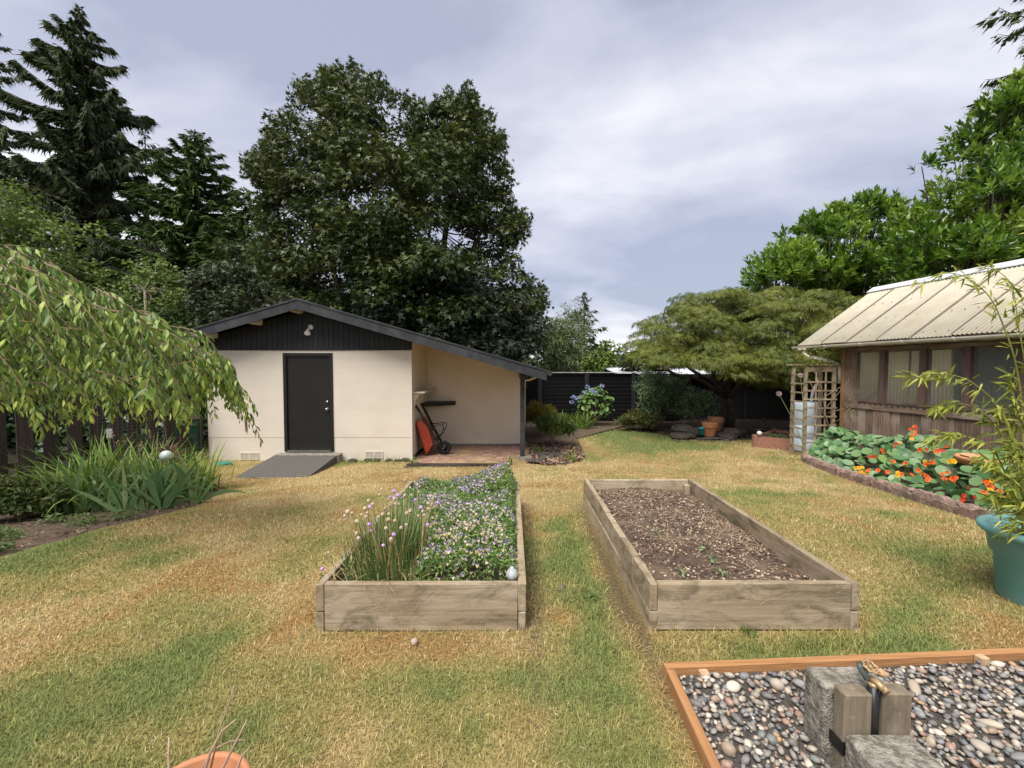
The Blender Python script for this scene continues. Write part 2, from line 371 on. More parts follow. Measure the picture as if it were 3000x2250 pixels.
mt['cream2'] = M('cream_lean_to_paint', (.64, .56, .455), (.60, .52, .42), rough=.8, scale=2.5, bump=.06, orand=0)
mt['charcoal'] = M('charcoal_paint', (.018, .019, .021), (.012, .0125, .014), rough=.55, scale=9, bump=.15, orand=.12)
mt['fascia'] = M('weathered_charcoal_fascia', (.034, .036, .040), (.021, .022, .025), rough=.6, scale=5, bump=.2, orand=.05, dirt=(.06, .063, .07), damt=.5)
mt['door'] = M('black_brown_door_paint', (.017, .0155, .014), (.013, .012, .011), rough=.42, scale=3, bump=.03, orand=0)
mt['roofing'] = M('rolled_roofing', (.08, .082, .088), rough=.95, scale=30, bump=.4, orand=0)
mt['white'] = M('white_plastic', (.72, .72, .70), (.62, .62, .60), rough=.4, scale=3, bump=.0, orand=0)
mt['metal'] = M('brushed_metal', (.55, .55, .53), rough=.3, scale=20, bump=.02, metal=1, orand=0)
mt['blackmetal'] = M('black_enamel_steel', (.015, .015, .016), rough=.35, scale=9, bump=.03, orand=0)
mt['concrete'] = M('weathered_concrete', (.33, .30, .255), (.12, .108, .088), rough=.97, scale=34, bump=.9, bscale=90, dirt=(.10, .09, .065), dscale=9, damt=.7, lo=.38, hi=.60, orand=.06)
mt['ramp'] = M('asphalt_roofing_ramp', (.11, .10, .092), (.075, .068, .062), rough=.95, scale=40, bump=.35, bscale=150, orand=0)
mt['brick'] = M('worn_red_brick', (.33, .20, .145), (.21, .125, .095), rough=.95, scale=12, bump=.35, orand=.28)
mt['block'] = M('rough_pink_block', (.33, .225, .185), (.185, .125, .10), rough=.97, scale=16, bump=.8, bscale=55, dirt=(.11, .095, .07), dscale=5, damt=.55, orand=.14)
mt['terra'] = M('terracotta', (.54, .245, .13), (.46, .19, .09), rough=.8, scale=4, bump=.06, dirt=(.42, .27, .17), dscale=4, damt=.35, orand=.05)
mt['soil'] = M('garden_soil', (.075, .05, .034), (.03, .02, .014), rough=1, scale=22, bump=.9, bscale=70, orand=0)
mt['mulchsoil'] = M('dry_soil', (.13, .092, .062), (.055, .038, .026), rough=1, scale=14, bump=.8, bscale=60, orand=0)
mt['bark'] = M('tree_bark', (.085, .065, .05), (.035, .027, .021), rough=.95, scale=8, stretch=(3, 3, .6), bump=.7, orand=.1)
mt['palebark'] = M('pale_bark', (.30, .25, .19), (.17, .135, .10), rough=.9, scale=8, stretch=(2, 2, .7), bump=.4, orand=.1)
mt['twig'] = M('grey_brown_twig', (.24, .17, .11), (.14, .095, .06), rough=.85, scale=20, bump=.1, orand=.05)
# ------------------------------------------------------------------ the ground
LEFT_SOIL = [(-4.18, 3.3), (-4.02, 3.75), (-3.98, 4.1), (-3.88, 4.5), (-3.72, 4.95), (-3.85, 5.6), (-4.25, 6.4), (-4.7, 7.1), (-5.3, 7.7), (-6.2, 8.1), (-7.2, 7.6), (-8.4, 6.2), (-8.6, 4.4), (-8.2, 2.4), (-6.6, 1.5), (-5.0, 2.0), (-4.5, 2.7)]
MULCH = [(.42, 8.75), (.72, 8.52), (1.1, 8.7), (1.45, 9.05), (1.66, 9.55), (1.62, 10.1), (1.45, 10.8), (1.5, 11.6), (1.9, 12.6), (2.3, 13.6), (2.9, 14.5), (3.6, 15.2), (4.6, 15.4), (4.3, 16.6), (.3, 16.6), (.3, 12.), (.35, 9.6)]
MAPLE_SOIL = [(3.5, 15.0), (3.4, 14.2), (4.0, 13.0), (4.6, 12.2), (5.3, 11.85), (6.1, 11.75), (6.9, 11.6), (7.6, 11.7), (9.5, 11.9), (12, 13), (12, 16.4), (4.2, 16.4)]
BORDER_SOIL = [(5.0, 4.5), (5.32, 5.9), (5.5, 7.1), (5.58, 7.7), (5.70, 8.3), (6.0, 8.62), (6.6, 9.2), (7.1, 9.3), (7.3, 8.2), (7.5, 7.2), (7.9, 4.0), (8.2, 1.6), (5.6, 1.4), (4.85, 3.2)]
GRAVEL = [(.775, 1.0), (.775, 2.10), (1.5, 2.15), (2.6, 2.21), (4.2, 2.30), (4.2, 1.0)]
PATIO = [(-2.2, 8.4), (-.35, 8.4), (-.1, 8.66), (.45, 8.75), (.45, 11.2), (-2.2, 11.2)]
SHEDP = [(-6.6, 9.1), (.3, 9.1), (.3, 13.5), (-6.6, 13.5)]
BEDS = [[(-1.19, 2.45), (.12, 2.45), (.12, 4.86), (-1.19, 4.86)], [(.77, 2.46), (2.09, 2.47), (2.06, 4.95), (.75, 4.9)]]
RAMPP = [(-4.95, 7.72), (-3.62, 7.72), (-3.62, 9.2), (-4.95, 9.2)]
def gauss(x, y, cx, cy, sx, sy): return np.exp(-((x - cx) / sx) ** 2 - ((y - cy) / sy) ** 2)
def lawn_colour(x, y):
    x = np.asarray(x, float); y = np.asarray(y, float)
    big = fbm(x * .55 + 5, y * .55, 3); mid = fbm(x * 1.7, y * 1.7 + 9, 3); fine = fbm(x * 6, y * 6, 3)
    g = .25 + 1.2 * (big - .5) + 1.5 * (mid - .5) + .8 * (fine - .5)          # how green
    g += .5 * gauss(x, y, .46, 3.4, .28, 1.5)                                 # strip between the beds
    g += .62 * gauss(x, y, 1.55, 2.28, .75, .16) + .12 * gauss(x, y, .4, 1.9, .4, .5)
    g += .22 * gauss(x, y, -.35, 2.1, .6, .3) + .12 * gauss(x, y, -3.4, 3.3, .8, 1.) + .30 * gauss(x, y, -1.9, 1.45, .3, .2)
    g += .75 * gauss(x, y, 3.6, 13.0, 3.2, 2.0) + .45 * gauss(x, y, 5.0, 6.6, .35, 2.0) + .3 * gauss(x, y, 4.0, 10.6, 2.4, 1.0)
    g += .7 * gauss(x, y, -2.9, 9.05, .9, .25) + .55 * gauss(x, y, -3.95, 3.7, .18, .8)
    g -= .55 * gauss(x, y, -2.2, 7.2, 2.6, 1.5) + .40 * gauss(x, y, 2.6, 7.6, 2.6, 1.2) + .25 * gauss(x, y, -2.4, 5.2, 1.4, 1.2)
    g -= .5 * gauss(x, y, -1.35, 3.2, .12, 1.2) + .5 * gauss(x, y, -.6, 2.33, .8, .10) + .45 * gauss(x, y, .68, 3.2, .07, 1.6) + .35 * gauss(x, y, .15, 2.35, .3, .3) + .4 * gauss(x, y, .72, 1.8, .10, .7)
    g = np.clip(g, 0, .92)[:, None]
    straw = np.array([.52, .395, .19]); tan = np.array([.38, .235, .088]); grn = np.array([.175, .225, .07]); olive = np.array([.33, .28, .10])
    m = np.clip(.5 + (fbm(x * 1.3 + 40, y * 1.3, 3) - .5) * 2.2 + (fine - .5) * 2.0 + .35 * sstep(5, 8, y) - .25 * gauss(x, y, -.3, 1.7, 1.2, .5), 0, 1)[:, None]
    dry = straw * m + tan * (1 - m)
    c = np.where(g < .5, dry * (1 - g * 2) + olive * g * 2, olive * (2 - 2 * g) + grn * (2 * g - 1))
    return c
def ground_colour(x, y):
    c = lawn_colour(x, y)
    soil = np.clip(1.3 * gauss(x, y, .755, 3.4, .075, 1.5) + 1.2 * gauss(x, y, .15, 3.3, .07, 1.3) + .9 * gauss(x, y, -.35, 2.42, .3, .05) + gauss(x, y, .7, 2.7, .09, .35), 0, 1)[:, None] * (y < 5)[:, None]
    c = c * (1 - .8 * soil) + np.array([.13, .088, .06]) * .8 * soil
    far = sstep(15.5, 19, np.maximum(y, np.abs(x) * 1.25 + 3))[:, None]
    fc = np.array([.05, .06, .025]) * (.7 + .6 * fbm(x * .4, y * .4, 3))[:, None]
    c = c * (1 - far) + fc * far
    shade = (sstep(14.6, 15.2, y) * sstep(3.2, 3.8, x) * (1 - sstep(20, 24, x)))[:, None]; c = c * (1 - shade) + np.array([.035, .027, .018]) * shade   # bare ground by the spreading maple, with its shade darkened into the colour
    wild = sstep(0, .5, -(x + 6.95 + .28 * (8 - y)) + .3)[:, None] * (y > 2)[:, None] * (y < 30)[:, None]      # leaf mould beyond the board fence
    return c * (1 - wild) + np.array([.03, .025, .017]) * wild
def build_ground():
    fx = np.arange(-9, 10.01, .125); fy = np.arange(-1, 17.01, .125)
    ext = lambda lo, hi, n, s: np.sign(s) * np.geomspace(lo, hi, n)
    xs = np.concatenate([-np.geomspace(9.4, 900, 26)[::-1], fx, np.geomspace(10.4, 900, 26)])
    ys = np.concatenate([-np.geomspace(1.4, 900, 22)[::-1], fy, np.geomspace(17.4, 1500, 30)])
    X, Y = np.meshgrid(xs, ys); x = X.ravel(); y = Y.ravel()
    V = np.stack([x, y, gz(x, y)], 1); nx, ny = len(xs), len(ys)
    i = (np.arange(ny - 1)[:, None] * nx + np.arange(nx - 1)[None]).ravel()
    F = [np.stack([i, i + 1, i + nx + 1, i + nx], 1)]
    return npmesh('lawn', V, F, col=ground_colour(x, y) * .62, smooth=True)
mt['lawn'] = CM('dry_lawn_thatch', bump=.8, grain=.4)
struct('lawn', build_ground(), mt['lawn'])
def sheet(name, poly, mat, dz=.02, rings=10, rough=.02, n=90, fn=None):     # a patch of bare earth lying on the lawn
    p = np.array(poly, float); d = np.roll(p, -1, 0) - p; l = np.linalg.norm(d, axis=1); cum = np.concatenate([[0], np.cumsum(l)])
    b = []
    for s in np.linspace(0, cum[-1], n, endpoint=False):
        k = np.searchsorted(cum, s, side='right') - 1; b.append(p[k] + d[k] * (s - cum[k]) / l[k])
    b = np.array(b); c = p.mean(0); jit = (np.random.default_rng(1).random(n) - .5) * .07
    b = b + (b - c) / np.linalg.norm(b - c, axis=1)[:, None] * jit[:, None]
    ts = np.concatenate([np.linspace(0.02, .9, rings), [.97, 1.0]])
    V = []
    for t in ts:
        q = c + (b - c) * t; z = gz(q[:, 0], q[:, 1]) + (dz * (1 - t ** 6) - .012 * t ** 6) + rough * (fbm(q[:, 0] * 4, q[:, 1] * 4, 3) - .5) * (1 - t ** 6)
        if fn is not None: z = z + fn(q[:, 0], q[:, 1])
        V.append(np.stack([q[:, 0], q[:, 1], z], 1))
    V = np.concatenate(V); k = len(ts)
    F = np.array([(r * n + a, r * n + (a + 1) % n, (r + 1) * n + (a + 1) % n, (r + 1) * n + a) for r in range(k - 1) for a in range(n)])
    top = np.arange(n)[None, ::-1]
    return struct(name, npmesh(name, V, [F, top], smooth=True), mat)
sheet('soil_bed', LEFT_SOIL, mt['mulchsoil'], .03)
sheet('mulch_bed', MULCH, mt['mulchsoil'], .03)
sheet('bare_ground', MAPLE_SOIL, M('maple_shade_soil', (.07, .05, .034), (.03, .022, .016), rough=1, scale=14, bump=.8, orand=0), .02, rough=.05)  # bare soil, its colour darkened to carry the shade under the maple
sheet('border_soil', BORDER_SOIL, mt['soil'], .07)

# ------------------------------------------------------------------ the shed with its lean-to
SX0, SX1, SY0, SY1, ZB = -6.48, -2.137, 9.2, 13.2, -.50
RX, RZ, SL, YF = -4.31, 2.93, .2865, 8.75           # ridge, top of the roof, slope, front edge of the roof
def roofz(x): return RZ - SL * abs(x - RX)
shed = thing('garden_shed', 'cream shed with charcoal gable and an open lean-to under one long roof slope', 'shed', ((SX0 + SX1) / 2, 11.2, ZB))
LX1 = .21; LY1 = 10.94
# walls; the front one leaves the doorway open
DX0, DX1, DZ0, DZ1 = -4.85, -3.80, -.235, 1.86
mb = MB()
mb.prism([(SX0, .06), (DX0, .06), (DX0, DZ1), (DX1, DZ1), (DX1, .06), (SX1, .06), (SX1, 1.925), (SX0, 1.925)], 'y', SY0, SY0 + .12)
part('front_siding', mb, mt['cream'], shed)
mb = MB(); mb.box((SX0, SY0 + .005, ZB), (DX0, SY0 + .12, .056)); mb.box((DX1, SY0 + .005, ZB), (SX1, SY0 + .12, .056)); mb.box((DX0, SY0 + .005, ZB), (DX1, SY0 + .12, DZ0))
part('skirting_panel', mb, mt['cream'], shed)
mb = MB(); mb.prism([(SY0 + .121, ZB), (SY1, ZB), (SY1, roofz(SX1) - .13), (SY0 + .121, roofz(SX1) - .13)], 'x', SX1 - .12, SX1 - .002)
part('side_wall', mb, mt['cream2'], shed)
mb = MB(); mb.box((SX0 + .002, SY0 + .121, ZB), (SX0 + .12, SY1, roofz(SX0) - .13)); part('side_wall', mb, mt['cream'], shed)
mb = MB(); mb.prism([(SX0, ZB), (SX1, ZB), (SX1, roofz(SX1) - .13), (RX, RZ - .13), (SX0, roofz(SX0) - .13)], 'y', SY1 + .001, SY1 + .12); part('rear_wall', mb, mt['cream'], shed)
mb = MB(); mb.prism([(SX1, -.38), (LX1, -.38), (LX1, roofz(LX1) - .12), (SX1, roofz(SX1) - .12)], 'y', LY1, LY1 + .1); part('lean_to_wall', mb, mt['cream2'], shed)
mb = MB(); mb.box((SX1 + .003, LY1 - .015, -.52), (LX1, LY1 + .09, -.383)); part('footing', mb, mt['concrete'], shed)
mb = MB(); mb.box((SX1, SY0 + .02, -.52), (SX1 + .012, LY1 - .016, -.35)); part('footing', mb, mt['fascia'], shed)
# corner trim
mb = MB(); mb.box((SX1 - .03, SY0 - .012, ZB + .03), (SX1 + .012, SY0 - .001, 1.92)); part('corner_trim', mb, mt['cream'], shed)
# gable boards, each its own
gy = SY0 - .02; nb = 40; wv = (SX1 - SX0 - .02) / nb
mb = MB(); mb.prism([(SX0, 1.93), (SX1, 1.93), (SX1, roofz(SX1) - .14), (RX, RZ - .14), (SX0, roofz(SX0) - .14)], 'y', SY0 + .006, SY0 + .10); part('gable_backing', mb, mt['charcoal'], shed)
for i in range(nb):
    x0 = SX0 + .01 + i * wv + .004; x1 = x0 + wv - .008
    poly = [(x0, 1.915), (x1, 1.915), (x1, roofz(x1) - .145), (x0, roofz(x0) - .145)]
    if x0 < RX < x1: poly.insert(3, (RX, RZ - .145))
    part('gable_board', MB().prism(poly, 'y', gy + RNG.random() * .002, SY0 + .005), mt['charcoal'], shed)
# roof: two slopes with thickness, fascia boards, drip edge, ridge
EXL, EXR = -7.05, .70
def slope(xa, xb, y0, y1, t0, t1): return MB().prism([(xa, roofz(xa) - t0), (xb, roofz(xb) - t0), (xb, roofz(xb) - t1), (xa, roofz(xa) - t1)], 'y', y0, y1)
rl = part('roof', slope(EXL, RX, YF + .03, SY1 + .4, .0, .022), mt['roofing'], shed)
rr = part('roof', slope(RX, EXR, YF + .03, SY1 + .4, .0, .022), mt['roofing'], shed)
part('roof_decking', slope(EXL, RX, YF + .03, SY1 + .4, .024, .05), mt['charcoal'], shed)
part('roof_decking', slope(RX, SX1 - .05, YF + .03, SY1 + .4, .024, .05), mt['charcoal'], shed)
part('roof_decking', slope(SX1 - .048, EXR, YF + .03, SY1 + .4, .024, .05), mt['cream2'], shed)
part('fascia_board', slope(EXL, RX - .001, YF - .01, YF + .028, .012, .205), mt['fascia'], shed)
part('fascia_board', slope(RX + .001, EXR, YF - .01, YF + .028, .012, .205), mt['fascia'], shed)
part('drip_edge', slope(EXL - .01, RX - .001, YF - .026, YF + .029, -.012, .022), mt['fascia'], shed)
part('drip_edge', slope(RX + .001, EXR + .01, YF - .026, YF + .029, -.012, .022), mt['fascia'], shed)
for x in (-6.25, -5.3, -4.45):            # purlin ends under the front overhang
    z = roofz(x) - .055
    part('purlin', MB().beam((x, YF + .03, z - .075), (x, SY0 - .022, z - .075), .09, .15), mt['cream2'], shed)
for x in (-3.2, -1.3, -.2):
    z = roofz(x) - .055
    part('purlin', MB().beam((x, YF + .03, z - .05), (x, (LY1 if x > SX1 else SY0 - .022), z - .05), .045, .09), mt['cream2'] if x > SX1 else mt['charcoal'], shed)
part('eave_beam', MB().box((LX1 - .03, YF + .12, 1.30), (LX1 + .07, LY1 - .001, 1.455)), mt['charcoal'], shed)
part('post', MB().box((.175, 9.22, -.36), (.275, 9.32, 1.298)), mt['fascia'], shed, bevel=.004)
part('post_foot', MB().box((.14, 9.17, -.46), (.42, 9.40, -.355)), mt['concrete'], shed)
gut = MB(); n = 8
pr = [(EXR + .01 + .055 + .055 * math.cos(t), roofz(EXR) - .03 - .065 * math.sin(t)) for t in np.linspace(math.pi, 2 * math.pi, n)]
pr = [(EXR + .01, roofz(EXR) - .02)] + [(EXR + .065 + .055 * math.cos(t), roofz(EXR) - .06 + .05 * math.sin(t)) for t in np.linspace(math.pi, 2 * math.pi, 7)] + [(EXR + .12, roofz(EXR) - .02)]
gu = part('gutter', gut.prism(pr, 'y', YF - .01, SY1 + .35), mt['fascia'], shed)
ds = part('downspout', MB().tube([(EXR - .02, 10.0, 1.40), (.55, 10.02, 1.33), (.42, 10.05, 1.27), (.30, 10.06, 1.25), (.285, 10.06, 1.1), (.285, 10.06, .2)], .028, 8), mt['cream2'], shed, smooth=True)
# door
dr = part('door', MB().box((DX0 + .07, SY0 + .02, DZ0 + .03), (DX1 - .07, SY0 + .07, DZ1 - .075)), mt['door'], shed)
part('door_frame', MB().box((DX0, SY0 - .02, DZ0), (DX0 + .066, SY0 + .10, DZ1)).box((DX1 - .066, SY0 - .02, DZ0), (DX1, SY0 + .10, DZ1)).box((DX0 + .0665, SY0 - .019, DZ1 - .07), (DX1 - .0665, SY0 + .10, DZ1 - .001)), mt['door'], shed)
part('threshold', MB().box((DX0 + .068, SY0 - .03, DZ0 - .004), (DX1 - .068, SY0 + .09, DZ0 + .026)), mt['metal'], shed)
for z in (1.5, .8, .1): part('hinge', MB().tube([(DX0 + .073, SY0 + .014, z), (DX0 + .073, SY0 + .014, z + .09)], .007, 6), mt['blackmetal'], dr)
RX90 = Matrix.Rotation(math.pi / 2, 4, 'X')
for z, r in ((.82, .03), (.665, .028)):
    kx = DX1 - .135
    Mx = Matrix.Translation((kx, SY0 + .02, z)) @ RX90
    prof = [(.034, 0), (.034, .006), (.02, .012), (.02, .02), (.0, .021)] if z > .7 else [(.033, 0), (.033, .006), (.012, .01), (.012, .035), (.028, .045), (.03, .06), (.02, .07), (0, .072)]
    part('deadbolt' if z > .7 else 'door_knob', MB().lathe(prof, 14, Mx), mt['metal'], dr, smooth=True)
# floodlight in the gable
fl = part('floodlight', MB().lathe([(.0, .0), (.055, .0), (.055, .02), (.03, .035), (0, .036)], 16, Matrix.Translation((-4.24, gy, 2.40)) @ RX90), mt['white'], shed, smooth=True)
part('arm', MB().tube([(-4.24, gy - .03, 2.40), (-4.25, gy - .07, 2.385), (-4.26, gy - .085, 2.35)], .014, 8), mt['white'], fl)
Mx = Matrix.Translation((-4.265, gy - .085, 2.36)) @ Matrix.Rotation(math.radians(38), 4, 'X') @ Matrix.Rotation(math.radians(20), 4, 'Y')
part('lamp_shade', MB().lathe([(.02, 0), (.028, -.03), (.045, -.07), (.066, -.10), (.07, -.125), (.06, -.13), (.0, -.118)], 16, Mx), mt['white'], fl, smooth=True)
# foundation vents
def vent(x0, x1, z0, z1):
    y = SY0 + .002
    v = part('vent', MB().box((x0, y - .016, z0), (x1, y, z0 + .016)).box((x0, y - .016, z1 - .016), (x1, y, z1)).box((x0, y - .0155, z0 + .0165), (x0 + .016, y, z1 - .0165)).box((x1 - .016, y - .0155, z0 + .0165), (x1, y, z1 - .0165)).box(((x0 + x1) / 2 - .012, y - .0155, z0 + .0165), ((x0 + x1) / 2 + .012, y, z1 - .0165)), mt['cream'], shed)
    k = 7
    for i in range(k):
        z = z0 + .02 + (z1 - z0 - .04) * (i + .5) / k
        part('slat', MB().box((x0 + .017, y - .010, z - .005), (x1 - .017, y - .002, z + .004)), mt['cream'], v)
vent(-5.80, -5.41, -.415, -.265); vent(-3.13, -2.75, -.385, -.235)
# corner shelf, outlet and hatch of the lean-to
part('corner_shelf', MB().prism([(SX1 + .001, LY1 - .002), (SX1 + .001, 10.30), (SX1 + .05, 10.30), (-1.42, LY1 - .10), (-1.42, LY1 - .002)], 'z', .615, .71), mt['door'], shed)
ol = part('outlet_plate', MB().box((-1.035, LY1 - .012, .22), (-.965, LY1 - .001, .335)), mt['cream'], shed, bevel=.003)
for z in (.245, .285): part('socket', MB().box((-1.017, LY1 - .0145, z), (-.983, LY1 - .0125, z + .026)), mt['white'], ol)
part('hatch', MB().box((-2.11, LY1 - .009, -.235), (-1.655, LY1 - .001, .56)), mt['cream2'], shed)
sh = part('wall_shelf', MB().box((SX1 + .001, 9.34, 1.0), (SX1 + .25, 10.88, 1.025)), mt['cream'], shed)
for y in (9.40, 10.1, 10.8):
    pts = [(SX1 + .001, .999), (SX1 + .20, .999), (SX1 + .20, .975)] + [(SX1 + .20 - .175 * math.sin(t), .975 - .27 * (1 - math.cos(t)) ) for t in np.linspace(.15, math.pi / 2, 8)] + [(SX1 + .001, .69)]
    part('bracket', MB().prism(pts, 'y', y, y + .03), mt['cream'], sh)
# ramp of roofing-covered boards on a concrete pad
rp_ = thing('entry_ramp', 'dark grey entry ramp rising to the shed door', 'ramp', (-4.28, 8.4, -.42))
zg = float(gz(-4.3, 7.7))
part('ramp_deck', MB().prism([(7.70, zg - .01), (7.70, zg + .03), (8.93, -.275), (8.93, -.42)], 'x', -4.94, -3.64), mt['ramp'], rp_)
part('ramp_edge', MB().box((-4.94, 7.665, zg - .02), (-3.64, 7.698, zg + .022)), mt['concrete'], rp_)
part('landing', MB().box((-4.95, 8.932, -.5), (-3.60, 9.165, -.262)), mt['concrete'], rp_, bevel=.008)
# strap on the wall
st = MB(); st.beam((-5.665, SY0 - .012, .53), (-5.655, SY0 - .012, .22), .03, .006, up=(0, 1, 0)); st.beam((-5.685, SY0 - .020, .53), (-5.66, SY0 - .020, .20), .02, .006, up=(0, 1, 0))
stt = thing('leather_strap', 'reddish leather strap hanging on the cream shed wall', 'strap', (-5.66, SY0 - .01, .2))
part('strap_band', st, M('leather', (.20, .09, .075), rough=.6), stt)
part('buckle', MB().box((-5.675, SY0 - .03, .195), (-5.645, SY0 - .008, .215)), mt['metal'], stt)
part('nail', MB().tube([(-5.67, SY0 - .03, .535), (-5.67, SY0 + .001, .535)], .006, 6), mt['metal'], stt)
# coil of hose
hz = MB()
for k in range(2):
    pts = [(-5.85 + (.15 + .012 * k) * math.cos(t), 8.7 + (.11 + .01 * k) * math.sin(t), float(gz(-5.5, 8.7)) + .035 + .022 * k) for t in np.linspace(0, 2 * math.pi, 26)]
    hz.tube(pts, .011, 6, cap=False)
solo('garden_hose', hz, M('teal_hose', (.02, .28, .24), rough=.4), 'coiled teal garden hose beside the entry ramp', 'hose', smooth=True)

# brick patio of the lean-to
pz = -.425
base = struct('patio', MB().box((SX1 + .012, 8.62, -.55), (.40, LY1 - .016, pz - .035)).mesh('patio'), M('patio_sand', (.10, .075, .055), rough=1, scale=30, orand=0))
bm_ = MB().box((-.1, -.05, -.03), (.1, .05, .0)).mesh('brick', bevel=.006); bm_.materials.append(mt['brick'])
row = 0; y = 8.70
while y < LY1 - .07:
    x = SX1 + .13 + (row % 2) * .104
    while x < .30:
        if not (x > .05 and 9.1 < y < 9.46):
            put('brick', bm_, None, base, (x, y, pz + RNG.normal(0, .003)), (RNG.normal(0, .012), RNG.normal(0, .012), RNG.normal(0, .012)), (1, 1, 1))
        x += .208
    y += .108; row += 1
for x0, x1, y0, z0, z1 in ((-2.13, -.42, 8.42, -.50, -.395), (-2.10, -.30, 8.53, -.50, -.36)):
    v = MB(); k = 12
    for i in range(k): pass
    me = MB().box((x0, y0, z0), (x1, y0 + .10, z1)).mesh('edge_timber', bevel=.012)
    c = Vector(((x0 + x1) / 2, y0 + .05, z0))
    for q in me.vertices: q.co -= c
    tag(put('edge_timber', me, wood('rotten_timber%d' % (y0 > 8.5), (.075, .058, .045), (.025, .02, .016), WX, rough=.95, bump=.8, orand=0), loc=c),
        ('low rotting front sleeper with grass along it at the patio edge' if y0 < 8.5 else 'upper dark sleeper holding the brick patio in place'), 'timber')

# wheelbarrow tipped up against the lean-to wall
wb = thing('wheelbarrow', 'red wheelbarrow tipped upright against the lean-to wall', 'wheelbarrow', (-1.8, 9.8, pz))
red = M('red_enamel', (.36, .045, .022), (.27, .032, .018), rough=.38, scale=5, bump=.03, spec=.5, orand=0)
rim = [(-2.10, 9.50, .33), (-2.10, 10.12, .33), (-1.915, 10.02, -.40), (-1.915, 9.60, -.40)]
bot = [(-1.865, 9.60, .20), (-1.865, 10.02, .20), (-1.775, 9.98, -.17), (-1.775, 9.64, -.17)]
top = [(-2.02, 9.53, .41), (-2.02, 10.09, .41)]
ti = [(a + (.02 if i < 2 else .0), b, c) for i, (a, b, c) in enumerate(rim)]
vs = rim + bot + top
tr = MB().add(vs, [(4, 5, 6, 7), (8, 9, 5, 4), (0, 1, 9, 8), (1, 2, 6, 5, 9), (2, 3, 7, 6), (3, 0, 8, 4, 7)])
me = tr.mesh('tray')
L0 = wb.location
for q in me.vertices: q.co -= L0
to = put('tray', me, red, wb); md = to.modifiers.new('thick', 'SOLIDIFY'); md.thickness = .012; md.offset = -1
part('rim', MB().tube(rim + [rim[0]], .012, 6, cap=False), red, to, smooth=True)
hA, hB = (-2.115, 9.52, .71), (-2.115, 10.10, .71); eA, eB = (-1.515, 9.70, -.385), (-1.515, 9.92, -.385)
for a, e in ((hA, eA), (hB, eB)):
    hb = part('handle', MB().beam(a, e, .038, .045), mt['blackmetal'], wb)
    d = (Vector(e) - Vector(a)).normalized()
    part('grip', MB().tube([Vector(a) - d * .01, Vector(a) + d * .14], .026, 8), mt['blackmetal'], hb, smooth=True)
part('cross_brace', MB().beam((-1.80, 9.55, .14), (-1.80, 10.06, .14), .03, .05).beam((-1.71, 9.6, -.05), (-1.71, 10.0, -.05), .12, .01), mt['blackmetal'], wb)
for a, e, o in ((hA, eA, 0), (hB, eB, 1)):
    A = Vector(a); E_ = Vector(e); p0 = A.lerp(E_, .42); p1 = A.lerp(E_, .68); y = p0.y
    part('leg', MB().tube([p0, p0 + Vector((.16, 0, .01)), p0 + Vector((.25, 0, .03)), p0 + Vector((.33, 0, .015)), p0 + Vector((.35, 0, -.05)), p0 + Vector((.31, 0, -.11)), p1 + Vector((.13, 0, .08)), p1], .011, 7), mt['blackmetal'], wb, smooth=True)
part('leg_brace', MB().tube([Vector(hA).lerp(Vector(eA), .42) + Vector((.30, 0, .02)), Vector(hB).lerp(Vector(eB), .42) + Vector((.30, 0, .02))], .01, 6), mt['blackmetal'], wb)
RXY = Matrix.Translation((-1.545, 9.81, pz + .158)) @ RX90
wh = part('wheel', MB().lathe([(.085, -.028), (.085, .028), (.03, .02), (.03, .05), (0, .05)], 18, RXY), mt['blackmetal'], wb, smooth=True)
tp = [(.115 + .042 * math.cos(t), .042 * math.sin(t)) for t in np.linspace(0, 2 * math.pi, 11)]
part('tyre', MB().lathe(tp, 26, RXY), M('rubber', (.012, .012, .012), rough=.7, bump=.1), wh, smooth=True)
part('axle', MB().tube([(-1.545, 9.67, pz + .158), (-1.545, 9.95, pz + .158)], .012, 8), mt['metal'], wh)
part('axle_bracket', MB().beam((-1.545, 9.685, pz + .158), (-1.56, 9.69, -.31), .012, .04).beam((-1.545, 9.935, pz + .158), (-1.56, 9.93, -.31), .012, .04), mt['blackmetal'], wb)

# ------------------------------------------------------------------ fences
bf = thing('louvred_fence', 'black painted fence of horizontal boards behind the hydrangea', 'fence', (2.2, 15.8, -.45))
fz0, fz1 = -.45, 1.34
for i in range(12):
    z = fz0 + .06 + i * (fz1 - fz0 - .06) / 12
    for x0, x1 in ((-3.3, 1.0), (1.02, 2.70), (2.72, 4.4), (4.42, 6.1)):
        v = MB(); v.add([(x0, 15.80, z), (x1, 15.80, z), (x1, 15.82, z + .006), (x0, 15.82, z + .006), (x0, 15.74, z + .135), (x1, 15.74, z + .135), (x1, 15.76, z + .141), (x0, 15.76, z + .141)],
                        [(0, 3, 2, 1), (4, 5, 6, 7), (0, 1, 5, 4), (1, 2, 6, 5), (2, 3, 7, 6), (3, 0, 4, 7)])
        part('louvre_board', v, mt['charcoal'], bf)
for x in (-.7, 1.01, 2.71, 4.41): part('post', MB().box((x - .075, 15.68, fz0 - .1), (x + .075, 15.735, fz1 + .02)), mt['charcoal'], bf)
part('backing_panel', MB().box((-3.3, 15.86, fz0 - .05), (6.1, 15.88, fz1)), mt['charcoal'], bf)
part('cap_strip', MB().box((-3.3, 15.66, fz1 + .022), (6.1, 15.90, fz1 + .045)), M('pale_cap', (.42, .42, .42), rough=.5, orand=0), bf)
